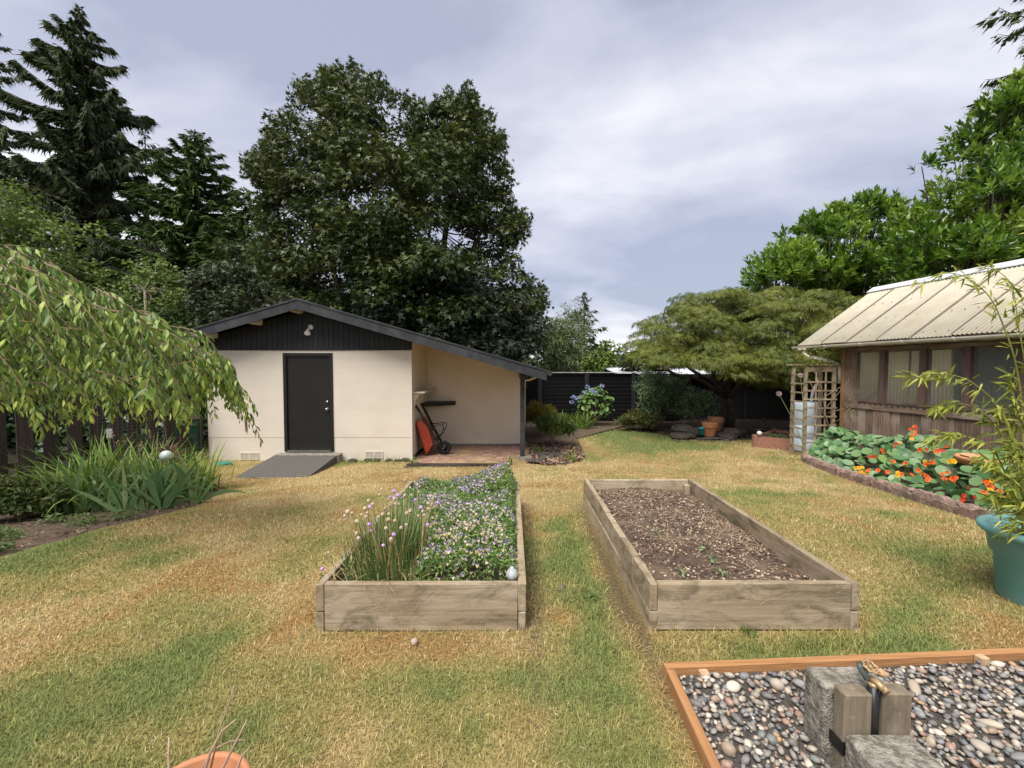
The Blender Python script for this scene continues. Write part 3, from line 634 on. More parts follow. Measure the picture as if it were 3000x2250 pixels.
# picket fence on the left
FA, FB = Vector((-7.62, 5.55, 0)), Vector((-6.72, 8.75, 0)); fd = (FB - FA); FL = fd.length; fd.normalize(); fn_ = Vector((-fd.y, fd.x, 0))
pf = thing('board_fence', 'dark fence of wide upright boards with gaps behind the iris clump', 'fence', (FA.x, FA.y, -.3), rz=math.atan2(fd.y, fd.x))
for i in range(15):
    s = -.9 + i * .30; P = FA + fd * s; g = float(gz(P.x, P.y)) + .3; w = .195
    h = 1.75 + RNG.normal(0, .012)
    put('board', MB().box((s, -.012, g - .05), (s + w, .012, g + h)).mesh('board', bevel=.003), mt['darkz'], pf, rot=(0, 0, RNG.normal(0, .004)))
for z in (.35, 1.35): put('rail', MB().box((-1.0, .0125, z), (FL + .15, .05, z + .09)).mesh('rail'), mt['darkx'], pf)
for s in (-.4, 1.0, 2.2, FL + .05): put('post', MB().box((s, .051, -.1), (s + .09, .14, 1.85)).mesh('post'), mt['darkz'], pf)
wm = MB()
for i in range(19): wm.beam((1.9, -.022, .35 + i * .062), (FL - .25, -.022, .35 + i * .062), .0035, .0035)
for i in range(16): wm.beam((1.9 + i * .075, -.0255, .3), (1.9 + i * .075, -.0255, 1.5), .0035, .0035)
put('wire_mesh', wm.mesh('wire_mesh'), M('galvanised_wire', (.16, .16, .165), rough=.5, orand=0), pf)['kind'] = 'stuff'
bx = put('switch_box', MB().box((2.02, -.06, .62), (2.10, -.027, .78)).mesh('switch_box', bevel=.006), mt['white'], pf)
put('switch_cable', MB().tube([(2.06, -.035, .62), (2.065, -.035, .35), (2.07, -.035, .02)], .008, 6).mesh('switch_cable'), M('grey_cable', (.2, .2, .19), rough=.6), pf)
# netting gate between the picket fence and the shed
ng = thing('netting_gate', 'low timber gate frame covered in green netting beside the shed corner', 'gate', (-6.75, 8.9, -.45))
gp = [(-6.98, 8.72), (-6.52, 9.02)]
part('top_rail', MB().beam((gp[0][0], gp[0][1], .53), (gp[1][0], gp[1][1], .53), .05, .09), mt['cedarx'], ng)
for k in (0, .48, 1):
    x = gp[0][0] + (gp[1][0] - gp[0][0]) * k; y = gp[0][1] + (gp[1][1] - gp[0][1]) * k
    part('upright', MB().box((x - .03, y - .02, -.5), (x + .03, y + .02, .484)), mt['darkz'], ng)
nt_ = MB()
for i in range(40):
    a = i / 39; x = gp[0][0] + (gp[1][0] - gp[0][0]) * a; y = gp[0][1] + (gp[1][1] - gp[0][1]) * a - .04
    nt_.beam((x, y, -.45), (x, y, .48), .004, .004)
for i in range(60):
    z = -.45 + i * .0155; nt_.beam((gp[0][0], gp[0][1] - .045, z), (gp[1][0], gp[1][1] - .045, z), .004, .004)
part('netting', nt_, M('green_net', (.008, .07, .04), rough=.6, orand=0), ng)['kind'] = 'stuff'

# low outbuilding with a white roof behind the maple
ob = thing('low_outbuilding', 'low dark outbuilding with a white roof behind the spreading maple', 'building', (9, 18, -.5))
part('wall', MB().box((4.3, 16.6, -.6), (14.5, 20.5, 1.27)), M('shade_black_wall', (.006, .006, .006), rough=.9, orand=0), ob)  # wall coloured near black so it carries the deep shade below the maple
wr = MB()
for i in range(34): pass
rf = part('roof', MB().prism([(16.3, 1.275), (20.9, 1.70), (20.9, 1.74), (16.3, 1.315)], 'x', 4.0, 14.8), M('white_roof', (.62, .63, .66), (.52, .53, .56), rough=.5, scale=4, orand=0), ob)
for i in range(18): part('roof_seam', MB().add([(4.2 + i * .6, 16.31, 1.318), (4.23 + i * .6, 16.31, 1.318), (4.23 + i * .6, 20.88, 1.741), (4.2 + i * .6, 20.88, 1.741), (4.2 + i * .6, 16.31, 1.345), (4.23 + i * .6, 16.31, 1.345), (4.23 + i * .6, 20.88, 1.768), (4.2 + i * .6, 20.88, 1.768)], [(4, 5, 6, 7), (0, 1, 5, 4), (1, 2, 6, 5), (2, 3, 7, 6), (3, 0, 4, 7)]), rf.data.materials[0], rf)
part('fascia', MB().box((4.0, 16.26, 1.20), (14.8, 16.298, 1.31)), mt['charcoal'], ob)
for x in (5.3, 7.1, 8.9, 10.7): part('wall_batten', MB().box((x, 16.56, -.5), (x + .08, 16.598, 1.2)), mt['charcoal'], ob)
# ------------------------------------------------------------------ greenhouse on the right, built in its own frame
gh = thing('greenhouse', 'weathered timber greenhouse with a cream corrugated roof', 'greenhouse', (7.18, 9.4, -.4), rz=math.atan(.126))
def gpart(name, mb, mat, parent=None, **k): return part(name, mb, mat, parent or gh, local=True, **k)
EX, EZ, RGX, RGZ, GY1, GY0 = -.25, 2.50, 1.70, 3.84, .95, -7.2
sl_len = math.hypot(RGX - EX, RGZ - EZ); sl_a = math.atan2(RGZ - EZ, RGX - EX)
def corrugated(width, length, pitch, amp, seg=4):
    n = int(round(width / pitch)) * seg; vs = []; fs = []
    for j, l in enumerate((0, length)):
        for i in range(n + 1): vs.append((l, width * i / n, amp * math.sin(2 * math.pi * i / seg)))
    fs = [(i, i + 1, n + 2 + i, n + 1 + i) for i in range(n)]
    vs += [(x, y, z - .004) for x, y, z in vs]; b = 2 * (n + 1)
    fs += [(b + i, b + n + 1 + i, b + n + 2 + i, b + i + 1) for i in range(n)] + [(i, b + i, b + i + 1, i + 1) for i in range(n)]
    return MB().add(vs, fs)
fib = M('cream_fibreglass', (.45, .415, .33), (.38, .345, .265), rough=.55, scale=3, stretch=(1, 1, 1), bump=.05, orand=.05, dirt=(.40, .33, .21), dscale=2.2, damt=.35)
pm = corrugated(.66, sl_len + .05, .066, .0135).mesh('roof_panel', smooth=True); pm.materials.append(fib)
i = 0; y = GY1 - .66
while y > GY0:
    put('roof_panel', pm, None, gh, (EX - .05 * math.cos(sl_a), y, EZ - .05 * math.sin(sl_a) + .012 * (i % 2)), (0, -sl_a, 0)); i += 1; y -= .64
gpart('lap_strip', MB(), fib) if False else None
i = 0; y = GY1 - .66
lapm = M('lap_shadow_and_screws', (.27, .22, .19), rough=.8)  # dark tone painting the edge shadow along each sheet lap; the screws share it
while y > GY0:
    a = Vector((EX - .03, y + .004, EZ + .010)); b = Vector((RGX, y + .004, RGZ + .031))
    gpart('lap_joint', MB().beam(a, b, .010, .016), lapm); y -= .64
# screws in rows across the sheets
sc_ = MB()
for t in (.04, .33, .62, .93):
    for k in range(34):
        p = Vector((EX, GY1 - .12 - k * .198, EZ)).lerp(Vector((RGX, GY1 - .12 - k * .198, RGZ)), t); sc_.box((p.x - .005, p.y - .005, p.z + .015), (p.x + .005, p.y + .005, p.z + .034))
gpart('roof_screws', sc_, lapm)['kind'] = 'stuff'
back = MB().prism([(RGX, RGZ - .02), (RGX * 2 - EX, EZ), (RGX * 2 - EX, EZ + .02), (RGX, RGZ)], 'y', GY0, GY1); gpart('rear_roof_slope', back, fib)
fm = M('white_flashing', (.58, .59, .61), rough=.4, bump=0, orand=0)
gpart('ridge_cap', MB().prism([(RGX - .17, RGZ - .085), (RGX, RGZ + .035), (RGX + .17, RGZ - .085), (RGX + .17, RGZ - .07), (RGX, RGZ + .052), (RGX - .17, RGZ - .068)], 'y', GY0, GY1 + .03), fm)
# rafters and fascia under the eave
gpart('eave_board', MB().box((EX + .03, GY0, EZ - .13), (EX + .06, GY1 - .02, EZ - .02)), mt['cedary'])
for k in range(10):
    y = GY1 - .06 - k * .8
    gpart('rafter', MB().beam((EX + .06, y, EZ - .055), (RGX, y, RGZ - .075), .045, .09), mt['cedarx'])
gu = MB().prism([(EX - .105 + .055 * math.cos(t), EZ - .06 + .055 * math.sin(t)) for t in np.linspace(math.pi, 2 * math.pi, 9)] + [(EX - .052, EZ - .058), (EX - .057, EZ - .058)] + [(EX - .105 + .047 * math.cos(t), EZ - .06 + .047 * math.sin(t)) for t in np.linspace(2 * math.pi, math.pi, 9)], 'y', GY0, GY1 + .04)
gpvc = M('white_pvc_gutter', (.70, .68, .62), (.58, .55, .48), rough=.4, bump=0, orand=0)
gu = gpart('gutter', gu, gpvc)
gpart('end_cap', MB().prism([(EX - .105 + .056 * math.cos(t), EZ - .06 + .056 * math.sin(t)) for t in np.linspace(math.pi, 2 * math.pi, 9)], 'y', GY1 + .041, GY1 + .047), gpvc, gu)
for k in range(8):
    y = GY1 - .9 - k * .82
    gpart('gutter_bracket', MB().prism([(EX - .105 + .064 * math.cos(t), EZ - .06 + .064 * math.sin(t)) for t in np.linspace(math.pi * .97, 2.03 * math.pi, 9)] + [(EX - .105 + .057 * math.cos(t), EZ - .06 + .057 * math.sin(t)) for t in np.linspace(2.03 * math.pi, math.pi * .97, 9)], 'y', y, y + .035), gpvc, gu)
gpart('downspout', MB().tube([(EX - .105, .68, EZ - .10), (EX - .105, .68, EZ - .20), (EX - .08, .62, EZ - .29), (-.03, .25, EZ - .42), (.02, .12, EZ - .50), (.02, .10, EZ - .9)], .038, 10), gpvc, smooth=True)
gpart('gutter_outlet', MB().box((EX - .17, .60, EZ - .15), (EX - .04, .80, EZ - .112)), gpvc, bevel=.008)
# lower boards, sill, posts
y = -.02; k = 0
while y > GY0:
    w = .165 + .03 * RNG.random()
    gpart('wall_board', MB().box((-.006 + RNG.normal(0, .006), y - w + .010, -.05), (.022, y, 1.10)), mt['cedarz']); y -= w; k += 1
gpart('wall_backing', MB().box((.026, GY0, -.05), (.06, -.02, 1.10)), mt['darkz'])
gpart('sill_board', MB().box((-.035, GY0, 1.105), (.10, -.02, 1.22)), mt['cedary'])
sw = MB(); n = 240
pts = [(-.02 - .0, 0)]
vs = []
for i in range(n + 1):
    yy = -.36 + (GY0 + .36) * i / n; vs += [(-.045 + .012 * math.sin(i * math.pi / 2), yy, 1.222), (-.045 + .012 * math.sin(i * math.pi / 2), yy, 1.243), (.02, yy, 1.243), (.02, yy, 1.222)]
fs = []
for i in range(n):
    a = i * 4; b = a + 4
    for q in range(4): fs.append((a + q, a + (q + 1) % 4, b + (q + 1) % 4, b + q))
gpart('sill_closure_strip', MB().add(vs, fs), mt['darky'])
gpart('corner_board', MB().box((-.02, -.33, 1.222), (.10, -.02, EZ - .14)), mt['cedarz'])
gpart('corner_trim', MB().box((-.035, -.06, -.05), (-.021, .02, EZ - .14)), wood('tan_trim', (.30, .17, .075), (.2, .11, .05), WZ, orand=0))
gpart('head_board', MB().box((-.012, GY0, EZ - .20), (.08, -.335, EZ - .135)), mt['cedary'])
posts = [-.87, -1.62, -2.30, -3.02, -3.74, -4.46, -5.18, -5.9, -6.6]
for y in posts: gpart('window_post', MB().box((-.018, y - .055, 1.245), (.09, y + .055, EZ - .201)), wood('plum_post%d' % int(-y * 100), (.14, .09, .075), (.085, .052, .044), WZ, bump=.4, orand=0))
pane_m = glassmat('dusty_pane', (.92, .92, .88), gloss=.10, rough=.12)
edges = [-.33] + posts
inner = M('beige_inner_panel', (.68, .62, .48), (.56, .50, .37), rough=.7, scale=2, bump=.05, orand=.1)
teal = M('teal_inner_panel', (.035, .06, .06), rough=.5, orand=.1)
for i in range(len(edges) - 1):
    ya = edges[i] - (.056 if i else 0); yb = edges[i + 1] + .056
    w = gpart('window', MB().box((.045, yb + .001, 1.291), (.049, ya - .001, EZ - .226)), pane_m)
    gpart('bottom_rail', MB().box((.035, yb, 1.246), (.06, ya, 1.29)), mt['cedary'], w)
    gpart('top_rail', MB().box((.035, yb, EZ - .225), (.06, ya, EZ - .202)), mt['cedary'], w)
    # corrugated inner sheets standing behind the panes
    spans = {0: [(.03, .97, inner)], 1: [(.03, .62, inner), (.70, .97, inner)], 2: [(.03, .64, inner), (.68, .97, teal)], 3: [(.05, .95, teal)]}.get(i, [(.1, .6, teal)])
    for a, b, m_ in spans:
        y0 = ya + (yb - ya) * b; wd = (yb - ya) * (a - b)
        c = corrugated(max(.066, round(wd / .066) * .066), .98, .066, .022)
        c.v = [(.078 + z, y0 + yy, 1.28 + x) for x, yy, z in c.v]
        gpart('inner_sheet', c, m_, smooth=True)
    if i in (1, 2): gpart('inner_batten', MB().box((.052, ya + (yb - ya) * .66 - .02, 1.25), (.072, ya + (yb - ya) * .66 + .02, EZ - .23)), mt['cedarz'])
gpart('inner_shelf', MB().box((.10, GY0 + .1, 1.245), (.55, -.1, 1.275)), M('shelf_paint', (.30, .33, .27), rough=.7), )
gpart('rear_wall', MB().box((3.5, GY0, -.05), (3.6, -.02, EZ)), mt['cedary'])
gpart('gable_wall', MB().prism([(.101, -.05), (3.5, -.05), (3.5, EZ - .16), (RGX, RGZ - .15), (.101, EZ - .02)], 'y', -.12, -.06), mt['cedarz'])
gpart('gable_wall', MB().prism([(.101, -.05), (3.5, -.05), (3.5, EZ - .16), (RGX, RGZ - .15), (.101, EZ - .02)], 'y', GY0, GY0 + .06), mt['cedarz'])
gpart('barge_board', MB().beam((EX + .02, GY1 - .012, EZ - .07), (RGX, GY1 - .012, RGZ - .085), .02, .11), mt['cedarx'])

# trellis against the greenhouse corner
tl = thing('trellis', 'grey timber trellis frame with square lattice at the greenhouse corner', 'trellis', (6.75, 9.55, -.38))
tx0, tx1, ty, tz0, tz1 = 6.44, 7.06, 9.50, -.42, 1.60
for y in (ty, ty + .42):
    for x in (tx0, tx1): part('post', MB().box((x - .03, y - .03, tz0), (x + .03, y + .03, tz1)), mt['greyz'], tl, bevel=.003)
part('cap_board', MB().box((tx0 - .17, ty - .06, tz1 + .001), (tx1 + .10, ty + .07, tz1 + .03)), mt['greyx'], tl)
part('cap_board', MB().box((tx0 - .13, ty + .35, tz1 + .001), (tx1 + .10, ty + .48, tz1 + .03)), mt['greyx'], tl)
part('header', MB().box((tx0 + .031, ty - .02, tz1 - .14), (tx1 - .031, ty + .02, tz1)), mt['greyx'], tl)
for k in range(10):
    z = tz0 + .12 + k * .19
    if z < tz1 - .2: part('lattice_slat', MB().box((tx0 - .06, ty - .044, z), (tx1 + .05, ty - .031, z + .033)), mt['greyx'], tl)
for k in range(2):
    x = tx0 + .21 * (k + 1) - .0
    part('lattice_slat', MB().box((x - .015, ty - .03, tz0 + .05), (x + .017, ty - .017, tz1 - .145)), mt['greyz'], tl)
for k in range(9):
    z = tz0 + .2 + k * .2
    part('side_slat', MB().box((tx0 - .044, ty - .03, z), (tx0 - .031, ty + .45, z + .033)), mt['greyy'], tl)
# rain barrel
rb = thing('rain_barrel', 'pale blue white plastic rain barrel behind the trellis', 'barrel', (6.95, 10.25, -.42))
brl = M('pale_blue_plastic', (.62, .70, .78), (.54, .62, .71), rough=.4, scale=3, bump=.02, orand=0)
part('barrel_body', MB().lathe([(0, 0), (.27, 0), (.29, .03), (.292, .30), (.283, .31), (.292, .32), (.295, .62), (.286, .63), (.295, .64), (.292, 1.08), (.28, 1.14), (.24, 1.16), (.22, 1.15), (0, 1.15)], 26, Matrix.Translation((6.95, 10.25, -.42))), brl, rb, smooth=True)
part('bung', MB().lathe([(.04, 0), (.04, .03), (0, .03)], 12, Matrix.Translation((6.85, 10.15, .735))), mt['white'], rb)
part('inlet_pipe', MB().tube([(7.05, 10.2, .72), (7.06, 10.15, 1.0), (7.08, 10.0, 1.25)], .035, 8), mt['white'], rb, smooth=True)
# low planting box of red-brown boards
pb = thing('planting_box', 'low red brown timber planting box beside the rain barrel', 'planter', (6.6, 11.0, -.44))
redw = wood('red_brown_board', (.30, .15, .10), (.17, .085, .06), WX, rough=.85, bump=.4, orand=.15)
A_, B_, C_ = Vector((6.05, 10.75, 0)), Vector((6.75, 10.2, 0)), Vector((7.9, 11.3, 0)); D_ = A_ + (C_ - B_)
def pboard(a, b, z0, z1): return MB().beam((a.x, a.y, (z0 + z1) / 2), (b.x, b.y, (z0 + z1) / 2), .04, z1 - z0)
dAB = (B_ - A_).normalized() * .05
for a, b in ((A_, B_), (B_, C_), (C_, D_), (D_, A_)):
    e = (b - a).normalized() * .022
    part('side_board', pboard(a + e, b - e, -.44, -.155), redw, pb)
for q in (A_, B_, C_, D_): part('corner_post', MB().box((q.x - .045, q.y - .045, -.46), (q.x + .045, q.y + .045, -.12)), redw, pb)
part('soil', MB().add([(q.x, q.y, -.22) for q in (A_, B_, C_, D_)], [(0, 1, 2, 3)]), mt['soil'], pb)
sp = thing('spot_light', 'small solar spotlight with a white lens on the planting box corner', 'garden light', (6.12, 10.72, -.12))
part('lamp_body', MB().lathe([(0, 0), (.045, 0), (.05, .05), (.05, .09), (0, .09)], 14, Matrix.Translation((6.12, 10.72, -.06)) @ Matrix.Rotation(math.radians(100), 4, 'X')), mt['white'], sp, smooth=True)
part('solar_panel', MB().box((6.06, 10.68, -.005), (6.20, 10.80, .012)), mt['blackmetal'], sp)
part('stake', MB().tube([(6.12, 10.73, -.118), (6.12, 10.73, -.05)], .012, 6), mt['blackmetal'], sp)

# block edging of the nasturtium border
ed = thing('block_edging', 'kerb of rough pinkish concrete blocks round the nasturtium border', 'edging', (5.6, 7, -.3))
ep = [(4.55, 1.9), (4.75, 3.2), (4.87, 4.06), (5.03, 4.9), (5.16, 5.4), (5.28, 5.92), (5.39, 6.52), (5.46, 7.1), (5.53, 7.7), (5.64, 8.3), (5.88, 8.64), (6.35, 8.85)]
epv = [Vector((x, y, 0)) for x, y in ep]
cum = [0]
for a, b in zip(epv, epv[1:]): cum.append(cum[-1] + (b - a).length)
def along(s):
    for i in range(len(epv) - 1):
        if s <= cum[i + 1] or i == len(epv) - 2: return epv[i].lerp(epv[i + 1], (s - cum[i]) / (cum[i + 1] - cum[i]))
def rockblock(L, w, h, seed):
    r = np.random.default_rng(seed); n = max(3, int(L / .07)); vs = []; fs = []
    for i in range(n + 1):
        x = -L / 2 + L * i / n; e = .012 if i in (0, n) else 0
        for y, z in ((-w / 2, 0), (-w / 2, h * .62), (-w * .36, h), (w * .3, h), (w / 2, h * .7), (w / 2, 0)):
            jj = r.normal(0, .008, 3); vs.append((x + (0 if i in (0, n) else jj[0]), y * (1 - e * 4) + jj[1], max(0, z * (1 - e * 3) + (jj[2] * 1.1 if z > 0 else 0))))
    for i in range(n):
        for q in range(6): fs.append((i * 6 + q, i * 6 + (q + 1) % 6, (i + 1) * 6 + (q + 1) % 6, (i + 1) * 6 + q))
    fs += [tuple(range(6)), tuple(n * 6 + q for q in range(5, -1, -1))]
    return MB().add(vs, fs).mesh('block')
s = .05; k = 0
while s < cum[-1] - .3:
    L = .40 if cum[-1] - s > 1.2 else .24
    a, b = along(s), along(min(s + L, cum[-1])); c = (a + b) / 2; rz = math.atan2(b.y - a.y, b.x - a.x)
    me = rockblock(L - .012, .12, .165, 40 + k); me.materials.append(mt['block'])
    put('block', me, None, ed, Vector((c.x, c.y, float(gz(c.x, c.y)) - .03)) - ed.location, (RNG.normal(0, .02), RNG.normal(0, .015), rz + RNG.normal(0, .02))); s += L; k += 1

# ------------------------------------------------------------------ raised beds
def plank(x0, y0, z0, x1, y1, z1, bevel=.004, jit=.002, seed=0):
    b = MB().box((x0, y0, z0), (x1, y1, z1)); me = b.mesh('board', bevel=bevel); r = np.random.default_rng(seed)
    for q in me.vertices: q.co += Vector(r.normal(0, jit, 3))
    return me
def bed(label, x0, y0, x1, y1, splits, seed):
    t = thing('raised_bed', label, 'raised bed', ((x0 + x1) / 2, (y0 + y1) / 2, 0), 'timber raised beds'); L = t.location; w = .044; h = .286
    def pk(a, b, m_, sd, name='board', **k):
        me = plank(a[0] - L.x, a[1] - L.y, a[2], b[0] - L.x, b[1] - L.y, b[2], seed=sd, **k); put(name, me, mt[m_], t)
    pk((x0 + w + .002, y0, .005), (x1 - w - .002, y0 + w, h), 'greyx', seed)
    pk((x0 + w + .002, y1 - w, .0), (x1 - w - .002, y1, h - .004), 'greyx', seed + 1)
    r = np.random.default_rng(seed)
    for xa, sd in ((x0, 5), (x1 - w, 9)):
        ys = [y0 - .004] + (splits if xa == x0 else []) + [y1]
        for i in range(len(ys) - 1):
            dz = r.normal(0, .004); dx = r.normal(0, .003)
            pk((xa + dx, ys[i] + .002, .122), (xa + w + dx, ys[i + 1] - .002, h + dz + .002), 'greyy', seed + sd + i)
        pk((xa - .004 if xa == x0 else xa, y0 - .002, -.03), (xa + w, y1, .118), 'greyy', seed + sd + 20)
    for xa in (x0 + w + .003, x1 - w - .063):
        for ya in (y0 + w + .003, y1 - w - .063): pk((xa, ya, -.02), (xa + .06, ya + .06, h - .05), 'greyz', seed + 3, 'corner_block')
    return t
b1 = bed('weathered timber raised bed filled with violas and chives', -1.147, 2.49, .08, 4.82, [], 10)
b2 = bed('weathered timber raised bed with only bare soil inside', .812, 2.495, 2.036, 4.89, [2.86, 3.18, 3.75], 60)
def bedsoil(x0, y0, x1, y1, fn, parent, mat):
    xs = np.linspace(x0, x1, 40); ys = np.linspace(y0, y1, 70); X, Y = np.meshgrid(xs, ys); x = X.ravel(); y = Y.ravel(); V = np.stack([x, y, fn(x, y)], 1)
    i = (np.arange(69)[:, None] * 40 + np.arange(39)[None]).ravel()
    o = npart('soil', V, [np.stack([i, i + 1, i + 41, i + 40], 1)], None, mat, parent, stuff=True, smooth=True); return o
s1 = lambda x, y: .19 + .05 * (fbm(x * 5, y * 5, 3) - .5)
s2 = lambda x, y: .185 - .045 * sstep(1.5, 1.98, x) + .055 * (fbm(x * 4, y * 4, 4) - .5) + .012 * (fbm(x * 22, y * 22, 2) - .5)
bedsoil(-1.10, 2.536, .034, 4.774, s1, b1, mt['soil'])
psoil = M('potting_soil', (.125, .085, .06), (.035, .022, .016), rough=1, scale=26, bump=1, bscale=80, orand=0, dirt=(.26, .19, .12), dscale=3.2, damt=.55)
bedsoil(.858, 2.541, 1.99, 4.844, s2, b2, psoil)
T_CHIP = (np.array([(-.5, 0, 0), (.4, .1, .1), (.5, .9, 0), (-.3, 1, .1)], float), [np.array([(0, 1, 2, 3)])])
n = 7500; x = RNG.uniform(.865, 1.985, n); y = 2.545 + (4.84 - 2.545) * RNG.random(n) ** 1.25; z = s2(x, y) + .002
keep = fbm(x * 3, y * 3, 3) + RNG.normal(0, .16, n) > .40; x, y, z = x[keep], y[keep], z[keep]; n = len(x)
D = RNG.normal(0, 1, (n, 3)) * (1, 1, .35); Nn = RNG.normal(0, .5, (n, 3)) + (0, 0, 1)
chips = scatter(T_CHIP, np.stack([x, y, z], 1), D, Nn, RNG.uniform(.008, .019, n), RNG.random(n))
n2 = 520; x = RNG.uniform(.88, 1.97, n2); y = np.clip(3.9 + RNG.normal(0, .55, n2), 2.56, 4.82); x = np.where(RNG.random(n2) < .25, RNG.uniform(1.85, 1.985, n2), x)
straw = scatter((np.array([(-.5, 0, 0), (.5, 0, 0), (.5, .5, .06), (-.5, .5, .06), (.5, 1, 0), (-.5, 1, 0)], float), [np.array([(0, 1, 2, 3), (3, 2, 4, 5)])]), np.stack([x, y, s2(x, y) + .006], 1), RNG.normal(0, 1, (n2, 3)) * (1, 1, .12), np.tile((0., 0, 1), (n2, 1)), RNG.uniform(.04, .13, n2), RNG.uniform(.55, .8, n2), W=np.full(n2, .0035))
v, f, r = merge([chips, straw])
npart('bark_chips', v, f, r, LM('bark_chip', [(.075, .045, .03), (.14, .085, .058), (.24, .165, .115), (.37, .27, .175), (.48, .40, .32)], trans=0, rough=.9), b2)

# ------------------------------------------------------------------ pebble bed in its timber frame
fr = thing('timber_frame', 'fresh orange brown timber edging round the pebble bed', 'edging', (.757, 2.12, 0))
a0 = Vector((.757, 2.12, 0)); fdv = Vector((2.709 - .757, 2.24 - 2.12, 0)).normalized(); fnv = Vector((-fdv.y, fdv.x, 0))
def frameboard(p, q, nrm, z0, z1, w=.04):
    vs = [(p.x, p.y, z0), (q.x, q.y, z0), (q.x + nrm.x * w, q.y + nrm.y * w, z0), (p.x + nrm.x * w, p.y + nrm.y * w, z0)]
    return MB().add(vs + [(a, b, z1) for a, b, _ in vs], [(0, 3, 2, 1), (4, 5, 6, 7), (0, 1, 5, 4), (1, 2, 6, 5), (2, 3, 7, 6), (3, 0, 4, 7)])
part('board', frameboard(a0, a0 + fdv * 2.05, -fnv, -.04, .072), mt['orangex'], fr, bevel=.003)
part('board', frameboard(a0 + fdv * 2.054, a0 + fdv * 3.6, -fnv, -.04, .074), mt['orangex'], fr, bevel=.003)
q0 = a0 - fnv * .042; q1 = Vector((.700, .62, 0)); ld = (q1 - q0).normalized(); ln = Vector((-ld.y, ld.x, 0))
part('board', frameboard(q0, q1, ln, -.04, .070), mt['orangey'], fr, bevel=.003)
stk = wood('pale_stake', (.50, .36, .22), (.36, .24, .14), WZ, orand=0)
for s_, h in ((.16, .062), (1.62, .078)):
    c = a0 + fdv * s_ - fnv * .041
    part('stake', frameboard(c, c + fdv * .045, -fnv, -.05, h, .04), stk, fr, bevel=.003)
gb = MB().add([(.70, .55, .004), (4.3, .55, .004), (4.3, 2.31, .004), (.80, 2.09, .004), (.70, .55, .03), (4.3, .55, .03), (4.3, 2.31, .03), (.80, 2.09, .03)], [(4, 5, 6, 7), (0, 1, 5, 4), (1, 2, 6, 5), (2, 3, 7, 6), (3, 0, 4, 7)])
gbed = struct('gravel_bed', gb.mesh('gravel_bed'), M('wet_grit', (.13, .115, .098), (.05, .044, .038), rough=1, scale=60, bump=.8, orand=0))
def pebble_mat(name, src):
    m, nt, N, L, out = _mat(name)
    if src == 'rnd': a = N.new('ShaderNodeAttribute'); a.attribute_name = 'rnd'; f = a.outputs['Fac']
    else: a = N.new('ShaderNodeObjectInfo'); f = a.outputs['Random']
    rp = N.new('ShaderNodeValToRGB'); rp.color_ramp.interpolation = 'CONSTANT'; L.new(f, rp.inputs[0]); e = rp.color_ramp.elements
    cs = [(.145, .14, .14), (.21, .19, .165), (.10, .10, .105), (.27, .22, .165), (.17, .16, .145), (.22, .165, .125), (.135, .14, .13), (.32, .27, .215), (.24, .155, .12), (.18, .175, .17), (.27, .235, .195), (.115, .105, .098), (.40, .35, .29), (.20, .175, .14), (.30, .19, .10)]
    e[0].position = 0; e[0].color = (*cs[0], 1); e[1].position = .97; e[1].color = (*cs[-1], 1)
    for i in range(1, len(cs) - 1): q = e.new(.97 * i / (len(cs) - 1)); q.color = (*cs[i], 1)
    tc = N.new('ShaderNodeTexCoord'); n = N.new('ShaderNodeTexNoise'); n.inputs['Scale'].default_value = 60; n.inputs['Detail'].default_value = 6; L.new(tc.outputs['Object'], n.inputs['Vector'])
    mr = N.new('ShaderNodeMapRange'); L.new(n.outputs[0], mr.inputs[0]); mr.inputs[1].default_value = .3; mr.inputs[2].default_value = .7; mr.inputs[3].default_value = .95; mr.inputs[4].default_value = 1.5
    h = N.new('ShaderNodeHueSaturation'); L.new(rp.outputs[0], h.inputs['Color']); L.new(mr.outputs[0], h.inputs['Value'])
    p = N.new('ShaderNodeBsdfPrincipled'); p.inputs['Roughness'].default_value = .55; p.inputs['Specular IOR Level'].default_value = .35; L.new(h.outputs[0], p.inputs['Base Color']); L.new(p.outputs[0], out.inputs[0])
    return m
def pebmesh(seed, sub):
    bm = bmesh.new(); bmesh.ops.create_icosphere(bm, subdivisions=sub, radius=1); r = np.random.default_rng(seed)
    ph = r.uniform(0, 6, 6); k = r.uniform(.06, .14, 3)
    for v in bm.verts:
        c = v.co; f = 1 + k[0] * math.sin(2.1 * c.x + ph[0]) + k[1] * math.sin(2.4 * c.y + ph[1]) + k[2] * math.sin(2.7 * c.z + ph[2]); v.co = c * f
    me = bpy.data.meshes.new('pebble'); bm.to_mesh(me); bm.free(); me.polygons.foreach_set('use_smooth', [True] * len(me.polygons)); return me
pbm = [pebmesh(i, 2) for i in range(8)]; pm_ = pebble_mat('beach_pebble', 'obj')
for q in pbm: q.materials.append(pm_)
PX = []; PR = []
def blocked(x, y, r): return (1.21 - r < x < 1.54 + r and 1.1 < y < 1.77 + r)
def throw(n, lo, hi, tries):
    k = 0
    for _ in range(tries):
        if k >= n: return
        y = .95 + 1.3 * random.random(); x = .76 + (4.15 - .76) * random.random(); r = lo + (hi - lo) * random.random() ** 1.5
        dl = (x - q0.x) - (q0.y - y) * (q1.x - q0.x) / (q0.y - q1.y) - .042
        if dl < r * .8 or (y - 2.12) - (x - .757) * .0615 + .045 > -r * .8 or blocked(x, y, r): continue
        if PX:
            d = np.hypot(np.array(PX)[:, 0] - x, np.array(PX)[:, 1] - y)
            if (d < (np.array(PR) + r) * .70).any(): continue
        PX.append((x, y)); PR.append(r); k += 1
throw(100, .026, .035, 4000); throw(760, .017, .025, 11000); throw(2600, .009, .016, 14000)
